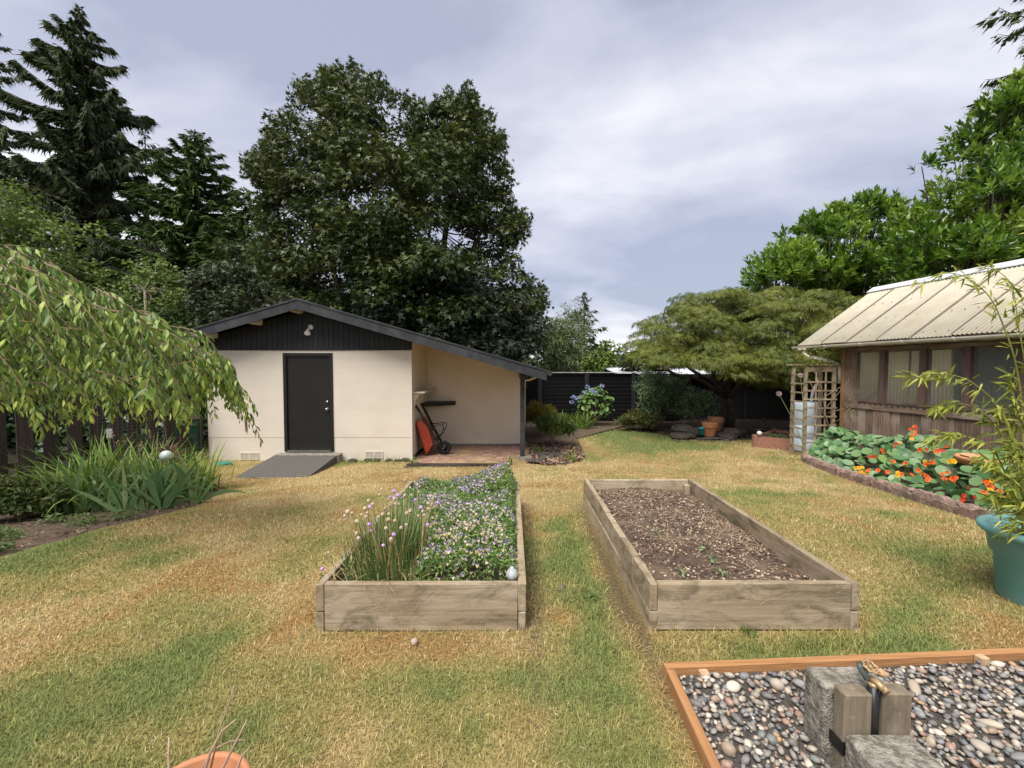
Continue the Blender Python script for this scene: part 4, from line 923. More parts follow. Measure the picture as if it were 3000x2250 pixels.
score = np.array([r / y for (x, y), r in zip(PX, PR)]); order = np.argsort(-score); rest = []
for k, i in enumerate(order):
    (x, y), r = PX[i], PR[i]; sc3 = (r * random.uniform(1.0, 1.35), r * random.uniform(.72, .95), r * random.uniform(.5, .72)); rz = random.uniform(0, 6.3); tilt = (random.gauss(0, .28), random.gauss(0, .28))
    z = .03 + sc3[2] * .75 + (.012 * random.random() if r < .02 else 0)
    if k < 300: put('pebble', pbm[i % 8], None, gbed, (x, y, z), (tilt[0], tilt[1], rz), sc3)
    else: rest.append((x, y, z, sc3, tilt, rz))
for _ in range(3600):                                               # grit settled between the bigger stones
    y = .95 + 1.28 * random.random(); x = .76 + 3.4 * random.random(); r = random.uniform(.006, .012)
    dl = (x - q0.x) - (q0.y - y) * (q1.x - q0.x) / (q0.y - q1.y) - .042
    if dl < r or (y - 2.12) - (x - .757) * .0615 + .045 > -r or blocked(x, y, r): continue
    rest.append((x, y, .032 + .006 * random.random(), (r * 1.2, r, r * .75), (0, 0), random.uniform(0, 6.3)))
lowm = [pebmesh(20 + i, 1) for i in range(5)]
lv = []
for q in lowm:
    a = np.empty(len(q.vertices) * 3); q.vertices.foreach_get('co', a); f = np.empty(len(q.polygons) * 3, int); q.polygons.foreach_get('vertices', f); lv.append((a.reshape(-1, 3), f.reshape(-1, 3)))
ps = []
for i, (x, y, z, s3, tl_, rz) in enumerate(rest):
    a, f = lv[i % 5]; R3 = np.array(Matrix.Rotation(rz, 3, 'Z') @ Matrix.Rotation(tl_[0], 3, 'X') @ Matrix.Rotation(tl_[1], 3, 'Y'))
    ps.append(((a * s3) @ R3.T + (x, y, z), [f], np.full(len(a), random.random())))
v, f, r = merge(ps); npart('small_pebbles', v, f, r, pebble_mat('small_pebble', 'rnd'), gbed, smooth=True)
# standpipe: concrete blocks, split post, black pipe, brass tap
cb = MB().box((-.13, -.062, 0), (.13, .062, .30)).mesh('concrete_block', bevel=.01)
for q in cb.vertices: q.co += Vector(RNG.normal(0, .0022, 3))
tag(put('concrete_block', cb, mt['concrete'], loc=(1.355, 1.715, .0)), 'upright concrete block behind the standpipe post', 'block')
cb = MB().box((-.125, -.22, 0), (.125, .22, .175)).mesh('concrete_block', bevel=.01)
for q in cb.vertices: q.co += Vector(RNG.normal(0, .0022, 3))
tag(put('concrete_block', cb, mt['concrete'], loc=(1.375, 1.362, .0)), 'lower concrete block lying in front of the standpipe post', 'block')
sp_ = thing('standpipe', 'brass garden tap on a black pipe clamped to a short split timber post', 'tap', (1.38, 1.62, 0))
part('post_half', MB().box((1.255, 1.588, -.05), (1.362, 1.648, .318)), mt['postz'], sp_, bevel=.006)
part('post_half', MB().box((1.402, 1.588, -.05), (1.512, 1.648, .322)), mt['postz'], sp_, bevel=.006)
part('riser_pipe', MB().tube([(1.382, 1.612, -.02), (1.382, 1.612, .335)], .0195, 12), mt['blackmetal'], sp_, smooth=True)
part('clamp_strap', MB().box((1.250, 1.583, .085), (1.362, 1.5875, .135)).box((1.247, 1.583, .085), (1.2495, 1.652, .135)), mt['blackmetal'], sp_)
brass = M('dull_brass', (.42, .30, .17), (.32, .22, .12), rough=.45, metal=.4, bump=.05, orand=0); grn_ = M('verdigris_brass', (.13, .15, .135), (.07, .085, .08), rough=.6, metal=.3, orand=0)
def shr(mb):                                                     # the tap is a small fitting: about its inlet
    mb.v = [(1.382 + (x - 1.382) * .72, 1.612 + (y - 1.612) * .72, .335 + (z - .335) * .72) for x, y, z in mb.v]; return mb
tb = part('tap_body', shr(MB().tube([(1.382, 1.612, .33), (1.382, 1.612, .352)], .026, 10).tube([(1.382, 1.63, .36), (1.385, 1.60, .366), (1.388, 1.575, .36), (1.39, 1.565, .345)], [.018, .018, .016, .015], 10)), brass, sp_, smooth=True)
part('vacuum_breaker', shr(MB().tube([(1.365, 1.63, .355), (1.352, 1.66, .40), (1.348, 1.668, .42)], [.017, .02, .016], 10)), grn_, tb, smooth=True)
part('spout', shr(MB().tube([(1.398, 1.585, .352), (1.404, 1.555, .342)], .018, 12)), brass, tb, smooth=True)
hw = MB()
cc = Vector((1.376, 1.628, .428)); tx = Matrix.Translation(cc) @ Matrix.Rotation(math.radians(22), 4, 'X') @ Matrix.Rotation(math.radians(8), 4, 'Y')
pts = []
for k in range(24):
    t = 2 * math.pi * k / 24; rr_ = .034 + .0055 * math.cos(8 * t); pts.append(tx @ Vector((rr_ * math.cos(t), rr_ * math.sin(t), 0)))
hw.tube(pts + [pts[0]], .006, 6, cap=False)
for k in range(4):
    t = math.pi * k / 4 * 2; hw.tube([tx @ Vector((0, 0, 0)), tx @ Vector((.03 * math.cos(t), .03 * math.sin(t), 0))], .004, 5)
hw.tube([tx @ Vector((0, 0, -.06)), tx @ Vector((0, 0, .008))], .008, 8)
part('hand_wheel', shr(hw), brass, tb, smooth=True)

# ------------------------------------------------------------------ pots
def pot(name, label, cat, loc, prof, mat, n=32, soil=None, rimparts=True, extra=None):
    t = thing(name, label, cat, loc)
    gpart('pot_body', MB().lathe(prof, n), mat, t, smooth=True)
    if soil: gpart('soil', MB().add([(soil[0] * math.cos(a), soil[0] * math.sin(a), soil[1]) for a in np.linspace(0, 2 * math.pi, 24, endpoint=False)], [tuple(range(24))]), mt['soil'], t)
    return t
def flower_profile(r, h, t=.015): return [(0, 0), (r * .66, 0), (r * .68, .01), (r * .90, h * .74), (r * .91, h * .755), (r * .99, h * .76), (r, h * .78), (r * 1.0, h * .97), (r * .985, h), (r * .9, h), (r * .88, h * .97), (r * .86, h * .7), (r * .6, h * .45)]
p_ = at(605, 2190, 1.30)
tpot = pot('terracotta_pot', 'terracotta pot of bare dead twigs on the dry lawn', 'pot', (-.955, 1.235, 0), flower_profile(.158, .28), mt['terra'], soil=(.135, .18))
tw = MB(); 
for k, (x0, y0, pts) in enumerate([(.03, .02, [(0, 0, .18), (.03, .01, .30), (.09, .02, .42), (.115, .03, .475)]), (.0, .03, [(0, 0, .2), (.015, .0, .3), (.03, .02, .37), (.06, .03, .43), (.10, .04, .46)]), (-.06, .02, [(0, 0, .2), (-.02, .01, .30), (-.03, .02, .37), (-.035, .03, .42)]), (-.1, -.03, [(0, 0, .2), (-.035, 0, .29), (-.05, .01, .32), (-.03, .02, .345)]), (.06, 0, [(0, 0, .2), (.03, .01, .29), (.065, .02, .33), (.08, .03, .38), (.10, .04, .40)]), (-.03, .05, [(0, 0, .25), (.05, .02, .36), (.1, .03, .38), (.15, .03, .385)]), (.02, .06, [(0, 0, .3), (.02, .02, .42), (.05, .02, .50), (.07, .02, .56)]), (.1, -.02, [(0, 0, .22), (.04, 0, .30), (.06, 0, .315)])]):
    tw.tube([(x0 + a, y0 + b, c) for a, b, c in pts], np.linspace(.006 if k < 5 else .003, .0018, len(pts)), 6)
gpart('dead_twigs', tw, M('dead_twig', (.36, .26, .19), (.22, .15, .11), rough=.8), tpot, smooth=True)
bluepot = pot('blue_pot', 'large blue green plastic pot holding bamboo at the lawn edge', 'pot', (3.53, 2.80, -.01), [(0, 0), (.22, 0), (.235, .02), (.252, .30), (.275, .315), (.292, .43), (.30, .435), (.315, .44), (.335, .455), (.34, .475), (.33, .492), (.30, .495), (.285, .48), (.275, .44), (.2, .40)], M('sea_green_plastic', (.16, .37, .36), (.12, .31, .30), rough=.45, scale=3, bump=.02, dirt=(.24, .28, .24), dscale=3.5, damt=.5, orand=0), n=40, soil=(.28, .42))
ball = pot('glass_float', 'dark blue glass ball lying inside the blue green pot', 'ball', (3.30, 2.70, .41), [(0, 0)] + [(.042 * math.sin(t), .042 - .042 * math.cos(t)) for t in np.linspace(.2, math.pi - .05, 10)] + [(0, .084)], M('cobalt_glass', (.015, .03, .10), rough=.08, spec=.8, bump=0, orand=0))
bowl = pot('birdbath', 'terracotta birdbath bowl on a short stem among nasturtiums', 'birdbath', (6.25, 5.72, float(gz(6.22, 5.72)) + .10), [(0, 0), (.15, 0), (.14, .04), (.10, .09), (.095, .28), (.12, .32), (.22, .37), (.262, .43), (.268, .46), (.255, .468), (.235, .43), (.15, .39), (0, .385)], mt['terra'])
for lab, loc, s_, sh_ in (('larger terracotta pot standing behind the rock pile', (5.86, 12.45, -.26), 1.0, .03), ('ribbed terracotta pot standing on the flat rocks in front', (5.50, 12.02, -.36), 1.0, 0)):
    t = pot('terracotta_pot', lab, 'pot', loc, [(0, 0), (.14, 0), (.15, .02), (.19, .25), (.195, .255), (.205, .258), (.21, .275), (.205, .29), (.213, .305), (.218, .36), (.225, .375), (.212, .385), (.195, .37), (.17, .2), (0, .15)], mt['terra'])
    t.scale = (s_,) * 3
pot('blue_cup', 'small bright blue plastic cup beside the ribbed terracotta pot', 'cup', (5.16, 11.75, -.28), [(0, 0), (.05, 0), (.065, .17), (.072, .172), (.074, .20), (.066, .20), (.055, .02), (0, .02)], M('turquoise_plastic', (.02, .30, .42), rough=.4, bump=0, orand=0), n=20)
# flat rocks stacked round the pots
def rock(name, lab, x, y, z, sx, sy, sz, seed, rz):
    me = pebmesh(seed, 2); r = np.random.default_rng(seed)
    for v in me.vertices:
        c = v.co; q = Vector((round(c.x * 2.2) / 2.2 * .45 + c.x * .55, round(c.y * 2.2) / 2.2 * .45 + c.y * .55, max(-.75, min(.7, c.z)))); v.co = (q.x * sx, q.y * sy, q.z * sz)
    me.polygons.foreach_set('use_smooth', [False] * len(me.polygons))
    return tag(put(name, me, mt['rock'], loc=(x, y, z), rot=(r.normal(0, .08), r.normal(0, .08), rz)), lab, 'rock', 'flat rocks stacked round the terracotta pots')
mt['rock'] = M('layered_grey_rock', (.11, .095, .075), (.04, .034, .027), rough=.95, scale=9, stretch=(1, 1, 4), bump=.8, orand=.2)
for i, (x, y, z, a, b, c) in enumerate([(4.75, 11.95, -.36, .34, .28, .13), (5.10, 12.15, -.24, .28, .25, .16), (5.45, 11.98, -.43, .42, .30, .08), (5.95, 11.95, -.35, .30, .26, .13), (6.15, 12.1, -.26, .26, .24, .17), (5.25, 11.72, -.44, .40, .16, .06), (5.75, 11.72, -.44, .30, .16, .07), (4.85, 12.35, -.22, .30, .28, .22), (5.88, 12.45, -.36, .32, .30, .14), (6.45, 12.3, -.30, .26, .24, .18), (5.35, 12.45, -.30, .32, .26, .2), (4.45, 11.75, -.44, .32, .10, .04)]):
    rock('flat_rock', 'flat grey rock in the low pile round the terracotta pots', x, y, z, a, b, c, 80 + i, i * 1.3)
# stones at the mulch edge and by the shed wall
for i, (x, y, s_) in enumerate([(.5, 8.9, .2), (.75, 9.3, .24), (.62, 9.7, .22), (1.0, 9.6, .2), (.95, 10.1, .2)]):
    me = pebmesh(120 + i, 2); g = float(gz(x, y)); tag(put('stepping_stone', me, mt['rock'], loc=(x, y, g + .05), scale=(s_, s_ * .7, .03), rot=(0, 0, i * .9)), 'flat grey stepping stone set in the bark mulch', 'stone', 'stepping stones in the bark mulch')
for i, (x, s_) in enumerate([(-3.35, .08), (-3.05, .06), (-2.85, .05), (-2.6, .06), (-2.42, .05), (-2.25, .07)]):
    me = pebmesh(140 + i, 2); y = 9.08 + .03 * (i % 2); tag(put('edge_stone', me, mt['rock'], loc=(x, y, float(gz(x, y)) + .02), scale=(s_ * 1.4, s_, s_ * .7)), 'rough brown stone lying at the foot of the shed wall', 'stone', 'stones along the foot of the shed wall')
me = pebmesh(150, 2); tag(put('white_stone', me, M('white_stone', (.40, .34, .26), rough=.8, orand=0), loc=(-.55, 2.37, .015), scale=(.022, .02, .02)), 'small pale stone in front of the viola bed', 'stone')
for i, (x, y) in enumerate([(.33, 2.95), (.36, 3.0)]):
    me = pebmesh(152 + i, 2); tag(put('lawn_stone', me, mt['concrete'], loc=(x, y, .010), scale=(.022, .018, .012)), 'small grey stone in the grass strip between the beds', 'stone', 'stones between the beds')
# garden ornaments
go = thing('glass_orb', 'clear glass orb light at the corner of the viola bed', 'garden light', (.0, 2.57, .19))
part('globe', MB().lathe([(0, .0)] + [(.036 * math.sin(t), .036 - .036 * math.cos(t)) for t in np.linspace(.25, 2.75, 10)] + [(.012, .07), (.008, .082), (0, .083)], 18, Matrix.Translation((.0, 2.57, .27))), glassmat('clear_orb', (.86, .9, .92), gloss=.55, rough=.08), go, smooth=True)
part('inner_lamp', MB().lathe([(0, 0), (.014, .0), (.016, .02), (.01, .035), (0, .036)], 10, Matrix.Translation((.0, 2.57, .28))), mt['white'], go)
part('stake', MB().tube([(.0, 2.57, .17), (.0, 2.57, .27)], .006, 6), mt['metal'], go)
fx, fy, fzg = -4.66, 5.82, float(gz(-4.66, 5.82)); cz = .36
so = thing('flower_stake', 'metal flower garden stake with a white crackled globe in the iris clump', 'garden ornament', (fx, fy, fzg))
part('globe', MB().lathe([(.0, -.075)] + [(.075 * math.cos(t), .075 * math.sin(t)) for t in np.linspace(-1.4, 1.4, 11)] + [(0, .075)], 20, Matrix.Translation((fx, fy - .02, cz))), M('crackled_white_glass', (.62, .66, .62), (.35, .40, .38), rough=.2, scale=45, bump=.3, spec=.6, orand=0), so, smooth=True)
part('stem', MB().tube([(fx, fy + .04, fzg - .05), (fx, fy + .05, cz)], .008, 6), mt['blackmetal'], so)
cop = M('rusty_copper', (.17, .09, .055), (.09, .05, .035), rough=.6, metal=.3)
for k in range(8):
    t = 2 * math.pi * k / 8 + .2; u = Vector((math.cos(t), 0, math.sin(t))); w_ = Vector((-math.sin(t), 0, math.cos(t))); c = Vector((fx, fy + .05, cz))
    part('petal', MB().add([c + u * .05 - w_ * .02, c + u * .05 + w_ * .02, c + u * .13 + w_ * .035 + Vector((0, -.02, 0)), c + u * .215, c + u * .13 - w_ * .035 + Vector((0, -.02, 0))], [(0, 1, 2, 3, 4)]), cop, so)
# overhead wires
wm_ = M('wire', (.10, .10, .105), rough=.5, orand=0)
for i, ((xa, ya), (xb, yb), Y0, Y1) in enumerate([((-60, 552), (700, 850), 15, 24), ((-60, 628), (560, 838), 15, 23), ((-60, 515), (640, 800), 16, 25), ((-60, 680), (520, 860), 14, 21), ((-60, 712), (560, 905), 14, 21)]):
    A = at(xa, ya, Y0); B = at(xb, yb, Y1); A = A + (A - B) * .3; B = B + (B - A) * .5; pts = [A.lerp(B, t) + Vector((0, 0, -.35 * 4 * t * (1 - t))) for t in np.linspace(0, 1, 14)]
    solo('overhead_wire', MB().tube(pts, .014, 5), wm_, ['second highest', 'third highest', 'highest', 'fourth highest', 'lowest'][i] + ' of the overhead wires crossing in front of the spruces', 'wire', 'overhead wires')
# ------------------------------------------------------------------ trees
def rvec(r, n): return unit(r.normal(0, 1, (n, 3)))
def leaf_clump(r, c, rad, n, T, size, up=.6, droop=0., shell=.45, hue=None):
    d = rvec(r, n); q = d * (shell + (1 - shell) * r.random(n)[:, None]) * np.array(rad); P = np.array(c) + q
    out = unit(q / np.array(rad)); Nn = out * .55 + np.array((0, 0, up)) + r.normal(0, .45, (n, 3))
    D = np.cross(Nn, r.normal(0, 1, (n, 3))) + out * .5 + np.array((0, 0, -droop))
    h = r.random() if hue is None else hue
    rn = np.clip(.5 * h + .5 * r.random(n) + .0, 0, 1)
    return scatter(T, P, D, Nn, size * r.uniform(.65, 1.25, n), rn)
def poly_points(r, poly, n, inset=0):
    p = np.array(poly, float); lo, hi = p.min(0), p.max(0); out = []
    while len(out) < n:
        q = lo + (hi - lo) * r.random((400, 2)); m = inpoly(q[:, 0], q[:, 1], poly)
        out += [tuple(a) for a in q[m]]
    out = np.array(out[:n])
    # distance to the outline gives the local thickness
    e = np.roll(p, -1, 0) - p; dmin = np.full(n, 1e9)
    for a, b in zip(p, e):
        t = np.clip(((out - a) @ b) / (b @ b), 0, 1); dmin = np.minimum(dmin, np.linalg.norm(out - a - t[:, None] * b, axis=1))
    return out, dmin
def limb(mb, r, a, b, r0, r1, k=5, sag=.0, wob=.05):
    a = Vector(a); b = Vector(b); L = (b - a).length; pts = []
    for i in range(k + 1):
        t = i / k; p = a.lerp(b, t); p.z += sag * L * math.sin(t * math.pi)
        if 0 < i < k: p += Vector(r.normal(0, wob * L / 2, 3))
        pts.append(p)
    mb.tube(pts, np.linspace(r0, r1, k + 1), 6)
def broadleaf(name, label, poly, Y0, thick, ncl, rad, nleaf, T, size, mat, trunk_px, trunk_r=.25, seed=0, bark='bark', flat=.7, up=.6, droop=0, cat='tree', group=None, limbs=True, shell=.45, split=None, thin=.35):
    r = np.random.default_rng(seed); pts, dm = poly_points(r, poly, ncl); s = FPX / Y0
    tb = at(trunk_px[0], trunk_px[1], Y0); base = Vector((tb.x, Y0, float(gz(tb.x, Y0))))
    t = thing(name, label, cat, base, group)
    ps = []; cs = []
    for (px, py), d in zip(pts, dm):
        dep = min(thick, max(.3, d / s * 1.6)); Y = Y0 + r.uniform(-1, 1) * dep
        c = at(px, py, Y); R_ = rad * r.uniform(.65, 1.25) * min(1, .45 + d / s / rad * .8)
        ps.append(leaf_clump(r, c, (R_, R_, R_ * flat), int(nleaf * (R_ / rad) ** 2) + 8, T, size, up, droop, shell)); cs.append((c, R_))
    v, f, rn = merge(ps); npart('crown', v, f, rn, mat, t)
    mb = MB(); top = at(*trunk_px, Y0) if split is None else at(*split, Y0)
    mb.tube([base - Vector((0, 0, .2)), base.lerp(top, .5) + Vector(r.normal(0, .06, 3)), top], [trunk_r, trunk_r * .8, trunk_r * .6], 8)
    if limbs:
        far = sorted(cs, key=lambda q: -(q[0] - top).length)
        mains = []
        for c, _ in far[::max(1, len(far) // 9)]:
            m = top.lerp(c, .55) + Vector((0, 0, .08 * (c - top).length)); limb(mb, r, top, m, trunk_r * .45, trunk_r * .22); mains.append(m)
        for c, R_ in cs:
            m = min(mains, key=lambda q: (q - c).length); limb(mb, r, m, c, trunk_r * .16, .012, 4)
    part('trunk', mb, mt[bark], t, smooth=True); return t
def conifer(name, label, base, H, R0, mat, seed, nb=90, spray=.5, droop=.35, rough=.25, low=.04, gap=0., trunk=.3, dens=1., power=.9, group=None, hang=.5, wid=.16, sprs=26):
    r = np.random.default_rng(seed); base = Vector(base); t = thing(name, label, 'conifer', base, group)
    mb = MB(); mb.tube([base - Vector((0, 0, .3)), base + Vector((0, 0, H * .5)), base + Vector((0, 0, H * .985))], [trunk, trunk * .55, .02], 8)
    ps = []
    for i in range(nb):
        u = low + (1 - low) * (i + r.random()) / nb; z = H * u; L = R0 * ((1 - u) ** power) * r.uniform(1 - rough * 1.6, 1 + rough) + .12
        if r.random() < gap: L *= .45
        az = i * 2.399 + r.normal(0, .3); d = np.array((math.cos(az), math.sin(az), 0.)); k = 7
        rise = .25 - droop * (1 - u) * 1.3
        tt = np.linspace(0, 1, k); C = np.array(base) + np.array((0, 0, z)) + d * (L * tt)[:, None] + np.stack([0 * tt, 0 * tt, L * (rise * tt - droop * .55 * tt ** 2 + .28 * tt ** 3)], 1)
        mb.tube([Vector(q) for q in C], np.linspace(.012 + L * .012, .006, k), 4, cap=False)
        n = int(max(6, sprs * dens * L / 1.2)); s_ = r.random(n) ** .75; P = np.stack([np.interp(s_, tt, C[:, j]) for j in range(3)], 1)
        side = np.array((-d[1], d[0], 0.)) * r.choice((-1, 1), n)[:, None]
        D = d * r.uniform(.2, 1., n)[:, None] + side * r.uniform(.1, 1., n)[:, None] * (1.15 - s_)[:, None] + np.stack([np.zeros(n), np.zeros(n), -hang * r.uniform(.2, 1.3, n)], 1)
        Nn = np.array((0, 0, 1.)) + r.normal(0, .5, (n, 3)); S = spray * (.45 + .55 * min(1, L / 2.5)) * r.uniform(.55, 1.25, n)
        rn = np.clip(r.random() * .5 + r.random(n) * .5, 0, 1)
        ps.append(scatter(T_SPRAY, P, D, Nn, S, rn, W=S * wid / .16))
    n = 30; zz = r.random(n) ** 2; P = np.array(base) + np.stack([r.normal(0, .03, n), r.normal(0, .03, n), H * (1 - .06 * zz)], 1)
    ps.append(scatter(T_SPRAY, P, np.stack([r.normal(0, 1, n), r.normal(0, 1, n), r.uniform(.3, 1.5, n)], 1), rvec(r, n), spray * .5, r.random(n)))
    v, f, rn = merge(ps); npart('crown', v, f, rn, mat, t); part('trunk', mb, mt['bark'], t, smooth=True); return t
T_SPRAY = (np.array([(0, 0, 0), (.135, .5, -.05), (.035, .58, 0), (0, 1, -.06), (-.035, .58, 0), (-.135, .5, -.05)], float), [np.array([(0, 1, 2), (0, 2, 4), (2, 3, 4), (0, 4, 5)])])
_a = [(-62, .8), (-30, .36), (0, 1.0), (30, .36), (62, .8)]
T_STAR3 = (np.array([(0, 0, 0)] + [(math.sin(math.radians(a)) * q * .85, .08 + math.cos(math.radians(a)) * q * .92, -.12 * q * abs(math.sin(math.radians(a)))) for a, q in _a[::-1]], float), [np.array([(0, i, i + 1) for i in range(1, 5)])])

lm_spruce = LM('spruce_needles', [(.024, .038, .015), (.042, .062, .02), (.066, .09, .03), (.10, .12, .045)], trans=.3, rough=.7)
lm_hem = LM('hemlock_needles', [(.024, .05, .012), (.045, .09, .018), (.075, .135, .025), (.115, .18, .036)], trans=.15, rough=.7)
lm_maple = LM('maple_leaves', [(.011, .024, .009), (.02, .04, .011), (.034, .06, .013), (.058, .082, .017), (.095, .105, .022), (.10, .075, .025)], trans=.25, rough=.45)
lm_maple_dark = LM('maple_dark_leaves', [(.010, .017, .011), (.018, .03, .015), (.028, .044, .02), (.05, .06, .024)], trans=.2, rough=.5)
lm_plum = LM('copper_leaves', [(.014, .026, .011), (.026, .044, .015), (.045, .058, .02), (.08, .085, .03)], trans=.25)
lm_yg = LM('yellow_green_leaves', [(.06, .10, .018), (.10, .16, .03), (.16, .22, .045), (.24, .29, .07)], trans=.35)
lm_mid = LM('mid_green_leaves', [(.028, .055, .014), (.05, .09, .022), (.085, .135, .035), (.13, .18, .06)], trans=.3)
lm_pale = LM('pale_green_leaves', [(.07, .11, .035), (.12, .17, .055), (.17, .22, .085), (.22, .26, .11)], trans=.3)
lm_laurel = LM('laurel_leaves', [(.04, .09, .010), (.07, .15, .014), (.115, .21, .02), (.18, .29, .03), (.26, .36, .05)], trans=.33, rough=.32, spec=.5)
lm_jm = LM('japanese_maple_leaves', [(.038, .065, .011), (.078, .108, .016), (.13, .158, .023), (.195, .205, .03), (.28, .245, .045)], trans=.3)

def tip(px, py, Y): return at(px, py, Y)
def con_at(px, top, Y, R0, **k):
    p = at(px, top, Y); g = float(gz(p.x, Y)); return conifer(k.pop('name'), k.pop('label'), (p.x, Y, g), p.z - g, R0, k.pop('mat'), k.pop('seed'), **k)
con_at(232, 22, 27, 6.4, name='spruce_tree', label='tallest dark spruce with drooping boughs beyond the weeping cherry', mat=lm_spruce, seed=1, nb=280, spray=.80, droop=.34, rough=.45, gap=.12, trunk=.42, sprs=85, power=.72, hang=.95, wid=.17)
con_at(-45, 45, 28, 5.2, name='spruce_tree', label='dark spruce cut by the picture edge beside the tallest spruce', mat=lm_spruce, seed=2, nb=160, spray=.78, droop=.3, rough=.35, gap=.1, trunk=.4, sprs=60, power=.75, hang=.8, wid=.17)
con_at(424, 372, 30, 3.4, name='spruce_tree', label='thin pointed spruce rising just behind the tallest spruce', mat=lm_spruce, seed=3, nb=90, spray=.8, droop=.3, rough=.4, gap=.15, trunk=.25, sprs=22, power=.7, hang=.8)
con_at(568, 388, 24, 5.0, name='hemlock_tree', label='dense bright green hemlock with feathery layered boughs', mat=lm_hem, seed=4, nb=250, spray=.62, droop=.34, rough=.2, trunk=.3, sprs=75, power=.62, hang=.35, wid=.2)
con_at(716, 556, 23, 4.2, name='hemlock_tree', label='shorter hemlock tucked between the dense hemlock and the big maple', mat=lm_hem, seed=5, nb=190, spray=.6, droop=.34, rough=.2, trunk=.25, sprs=70, power=.65, hang=.35, wid=.2)
con_at(1712, 862, 34, 2.9, name='sparse_spruce', label='distant sparse spruce with upswept bare tips above the black fence', mat=lm_spruce, seed=6, nb=110, spray=.75, droop=.35, rough=.45, gap=.2, trunk=.2, sprs=30, power=.75, hang=.6)
con_at(3085, -420, 15, 2.5, name='spruce_tree', label='dark spruce rising behind the laurel hedge', mat=lm_spruce, seed=8, nb=150, spray=.62, droop=.3, rough=.3, trunk=.35, sprs=30, power=.6, hang=.6)

# the big maple behind the shed: several stems, crown in ragged tiers
MAPLE = [(975, 195), (1000, 215), (1040, 210), (1085, 245), (1130, 265), (1180, 300), (1230, 320), (1290, 300), (1370, 280), (1400, 310), (1430, 385), (1470, 400), (1470, 480), (1480, 540), (1470, 590), (1500, 610), (1545, 660), (1520, 700), (1480, 730), (1500, 790), (1560, 830), (1590, 870), (1560, 930), (1580, 990), (1540, 1060), (1400, 1100), (1200, 1080), (1000, 1000), (900, 960), (830, 900), (800, 850), (850, 800), (770, 790), (760, 740), (800, 700), (760, 640), (770, 600), (800, 560), (730, 500), (730, 470), (790, 440), (800, 400), (800, 360), (850, 340), (880, 280), (880, 255), (920, 250), (950, 215)]
def big_maple():
    r = np.random.default_rng(21); Y0 = 17.; s = FPX / Y0
    base = Vector((-3.9, Y0, float(gz(-3.9, Y0)))); t = thing('maple_tree', 'big multi stemmed maple towering dark over the shed roof', 'tree', base)
    pts, dm = poly_points(r, MAPLE, 640); ps = []; cs = []
    for (px, py), d in zip(pts, dm):
        if fbm(px / 80. + 3, py / 55., 2) < .355 and py < 940 and d < 150: continue
        dep = min(3.8, .25 + d / s * 1.5); Y = Y0 + r.uniform(-1, .9) * dep; c = at(px, py, Y); R_ = r.uniform(.45, .95) * min(1, .42 + d / 95)
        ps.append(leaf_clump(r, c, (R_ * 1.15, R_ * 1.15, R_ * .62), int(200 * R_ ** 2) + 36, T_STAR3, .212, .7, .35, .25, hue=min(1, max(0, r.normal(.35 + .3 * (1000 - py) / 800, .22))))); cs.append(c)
    # shoots that break the outline
    p = np.array(MAPLE, float); e = np.roll(p, -1, 0) - p
    for a, b in zip(p, e):
        for k in range(int(np.linalg.norm(b) / 7) + 1):
            q = a + b * r.random()
            if q[1] > 1000: continue
            cm = np.array((1150., 700.)); ou = (q - cm) / np.linalg.norm(q - cm); q = q + ou * r.uniform(-6, 26); c = at(q[0] + r.normal(0, 7), q[1] + r.normal(0, 7), Y0 + r.normal(0, .7)); ps.append(leaf_clump(r, c, (.17, .17, .24), 9, T_STAR, .19, .4, .2, .2)); ps.append(leaf_clump(r, c - Vector((ou[0] * .3, 0, -ou[1] * .3)), (.26, .26, .24), 12, T_STAR3, .2, .4, .2, .2))
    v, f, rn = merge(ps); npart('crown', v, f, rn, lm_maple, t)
    stems = [((1100, 1110), (1110, 850), (960, 420), .2), ((1230, 1110), (1228, 900), (1120, 330), .24), ((1270, 1110), (1262, 900), (1350, 420), .22), ((1060, 1100), (985, 820), (860, 560), .15), ((1300, 1110), (1330, 850), (1440, 600), .16)]
    mains = []
    for k, (a, b, c, rr) in enumerate(stems):
        A = at(*a, Y0 + r.normal(0, .5)); A.z = base.z - .2; B = at(*b, A.y); C = at(*c, A.y + r.normal(0, .4)); mb = MB()
        path = [A, A.lerp(B, .5), B, B.lerp(C, .35) + Vector(r.normal(0, .12, 3)), B.lerp(C, .7) + Vector(r.normal(0, .12, 3)), C]
        mb.tube(path, [rr, rr * .9, rr * .8, rr * .55, rr * .35, .03], 8); mains += [(path[j].lerp(path[j + 1], f_), k) for j in range(1, 5) for f_ in (0, .33, .66)]
        part('stem', mb, mt['bark'], t, smooth=True)
    mb = MB()
    for c in cs:
        m = min(mains, key=lambda q: (q[0] - c).length + .6 * max(0, q[0].z - c.z))[0]; limb(mb, r, m, c, .032, .008, 4, sag=-.03, wob=.06)
    part('branches', mb, mt['bark'], t, smooth=True)['kind'] = 'stuff'
big_maple()
broadleaf('dark_maple', 'dark leafed lower maple filling the shade behind the shed roof', [(1180, 820), (1300, 780), (1450, 800), (1530, 860), (1570, 960), (1560, 1090), (1480, 1150), (1100, 1120), (1020, 1000), (1060, 900)], 15.2, 1.4, 90, .75, 190, T_STAR3, .2, lm_maple_dark, (1240, 1100), .16, seed=31, droop=.4, flat=.6)
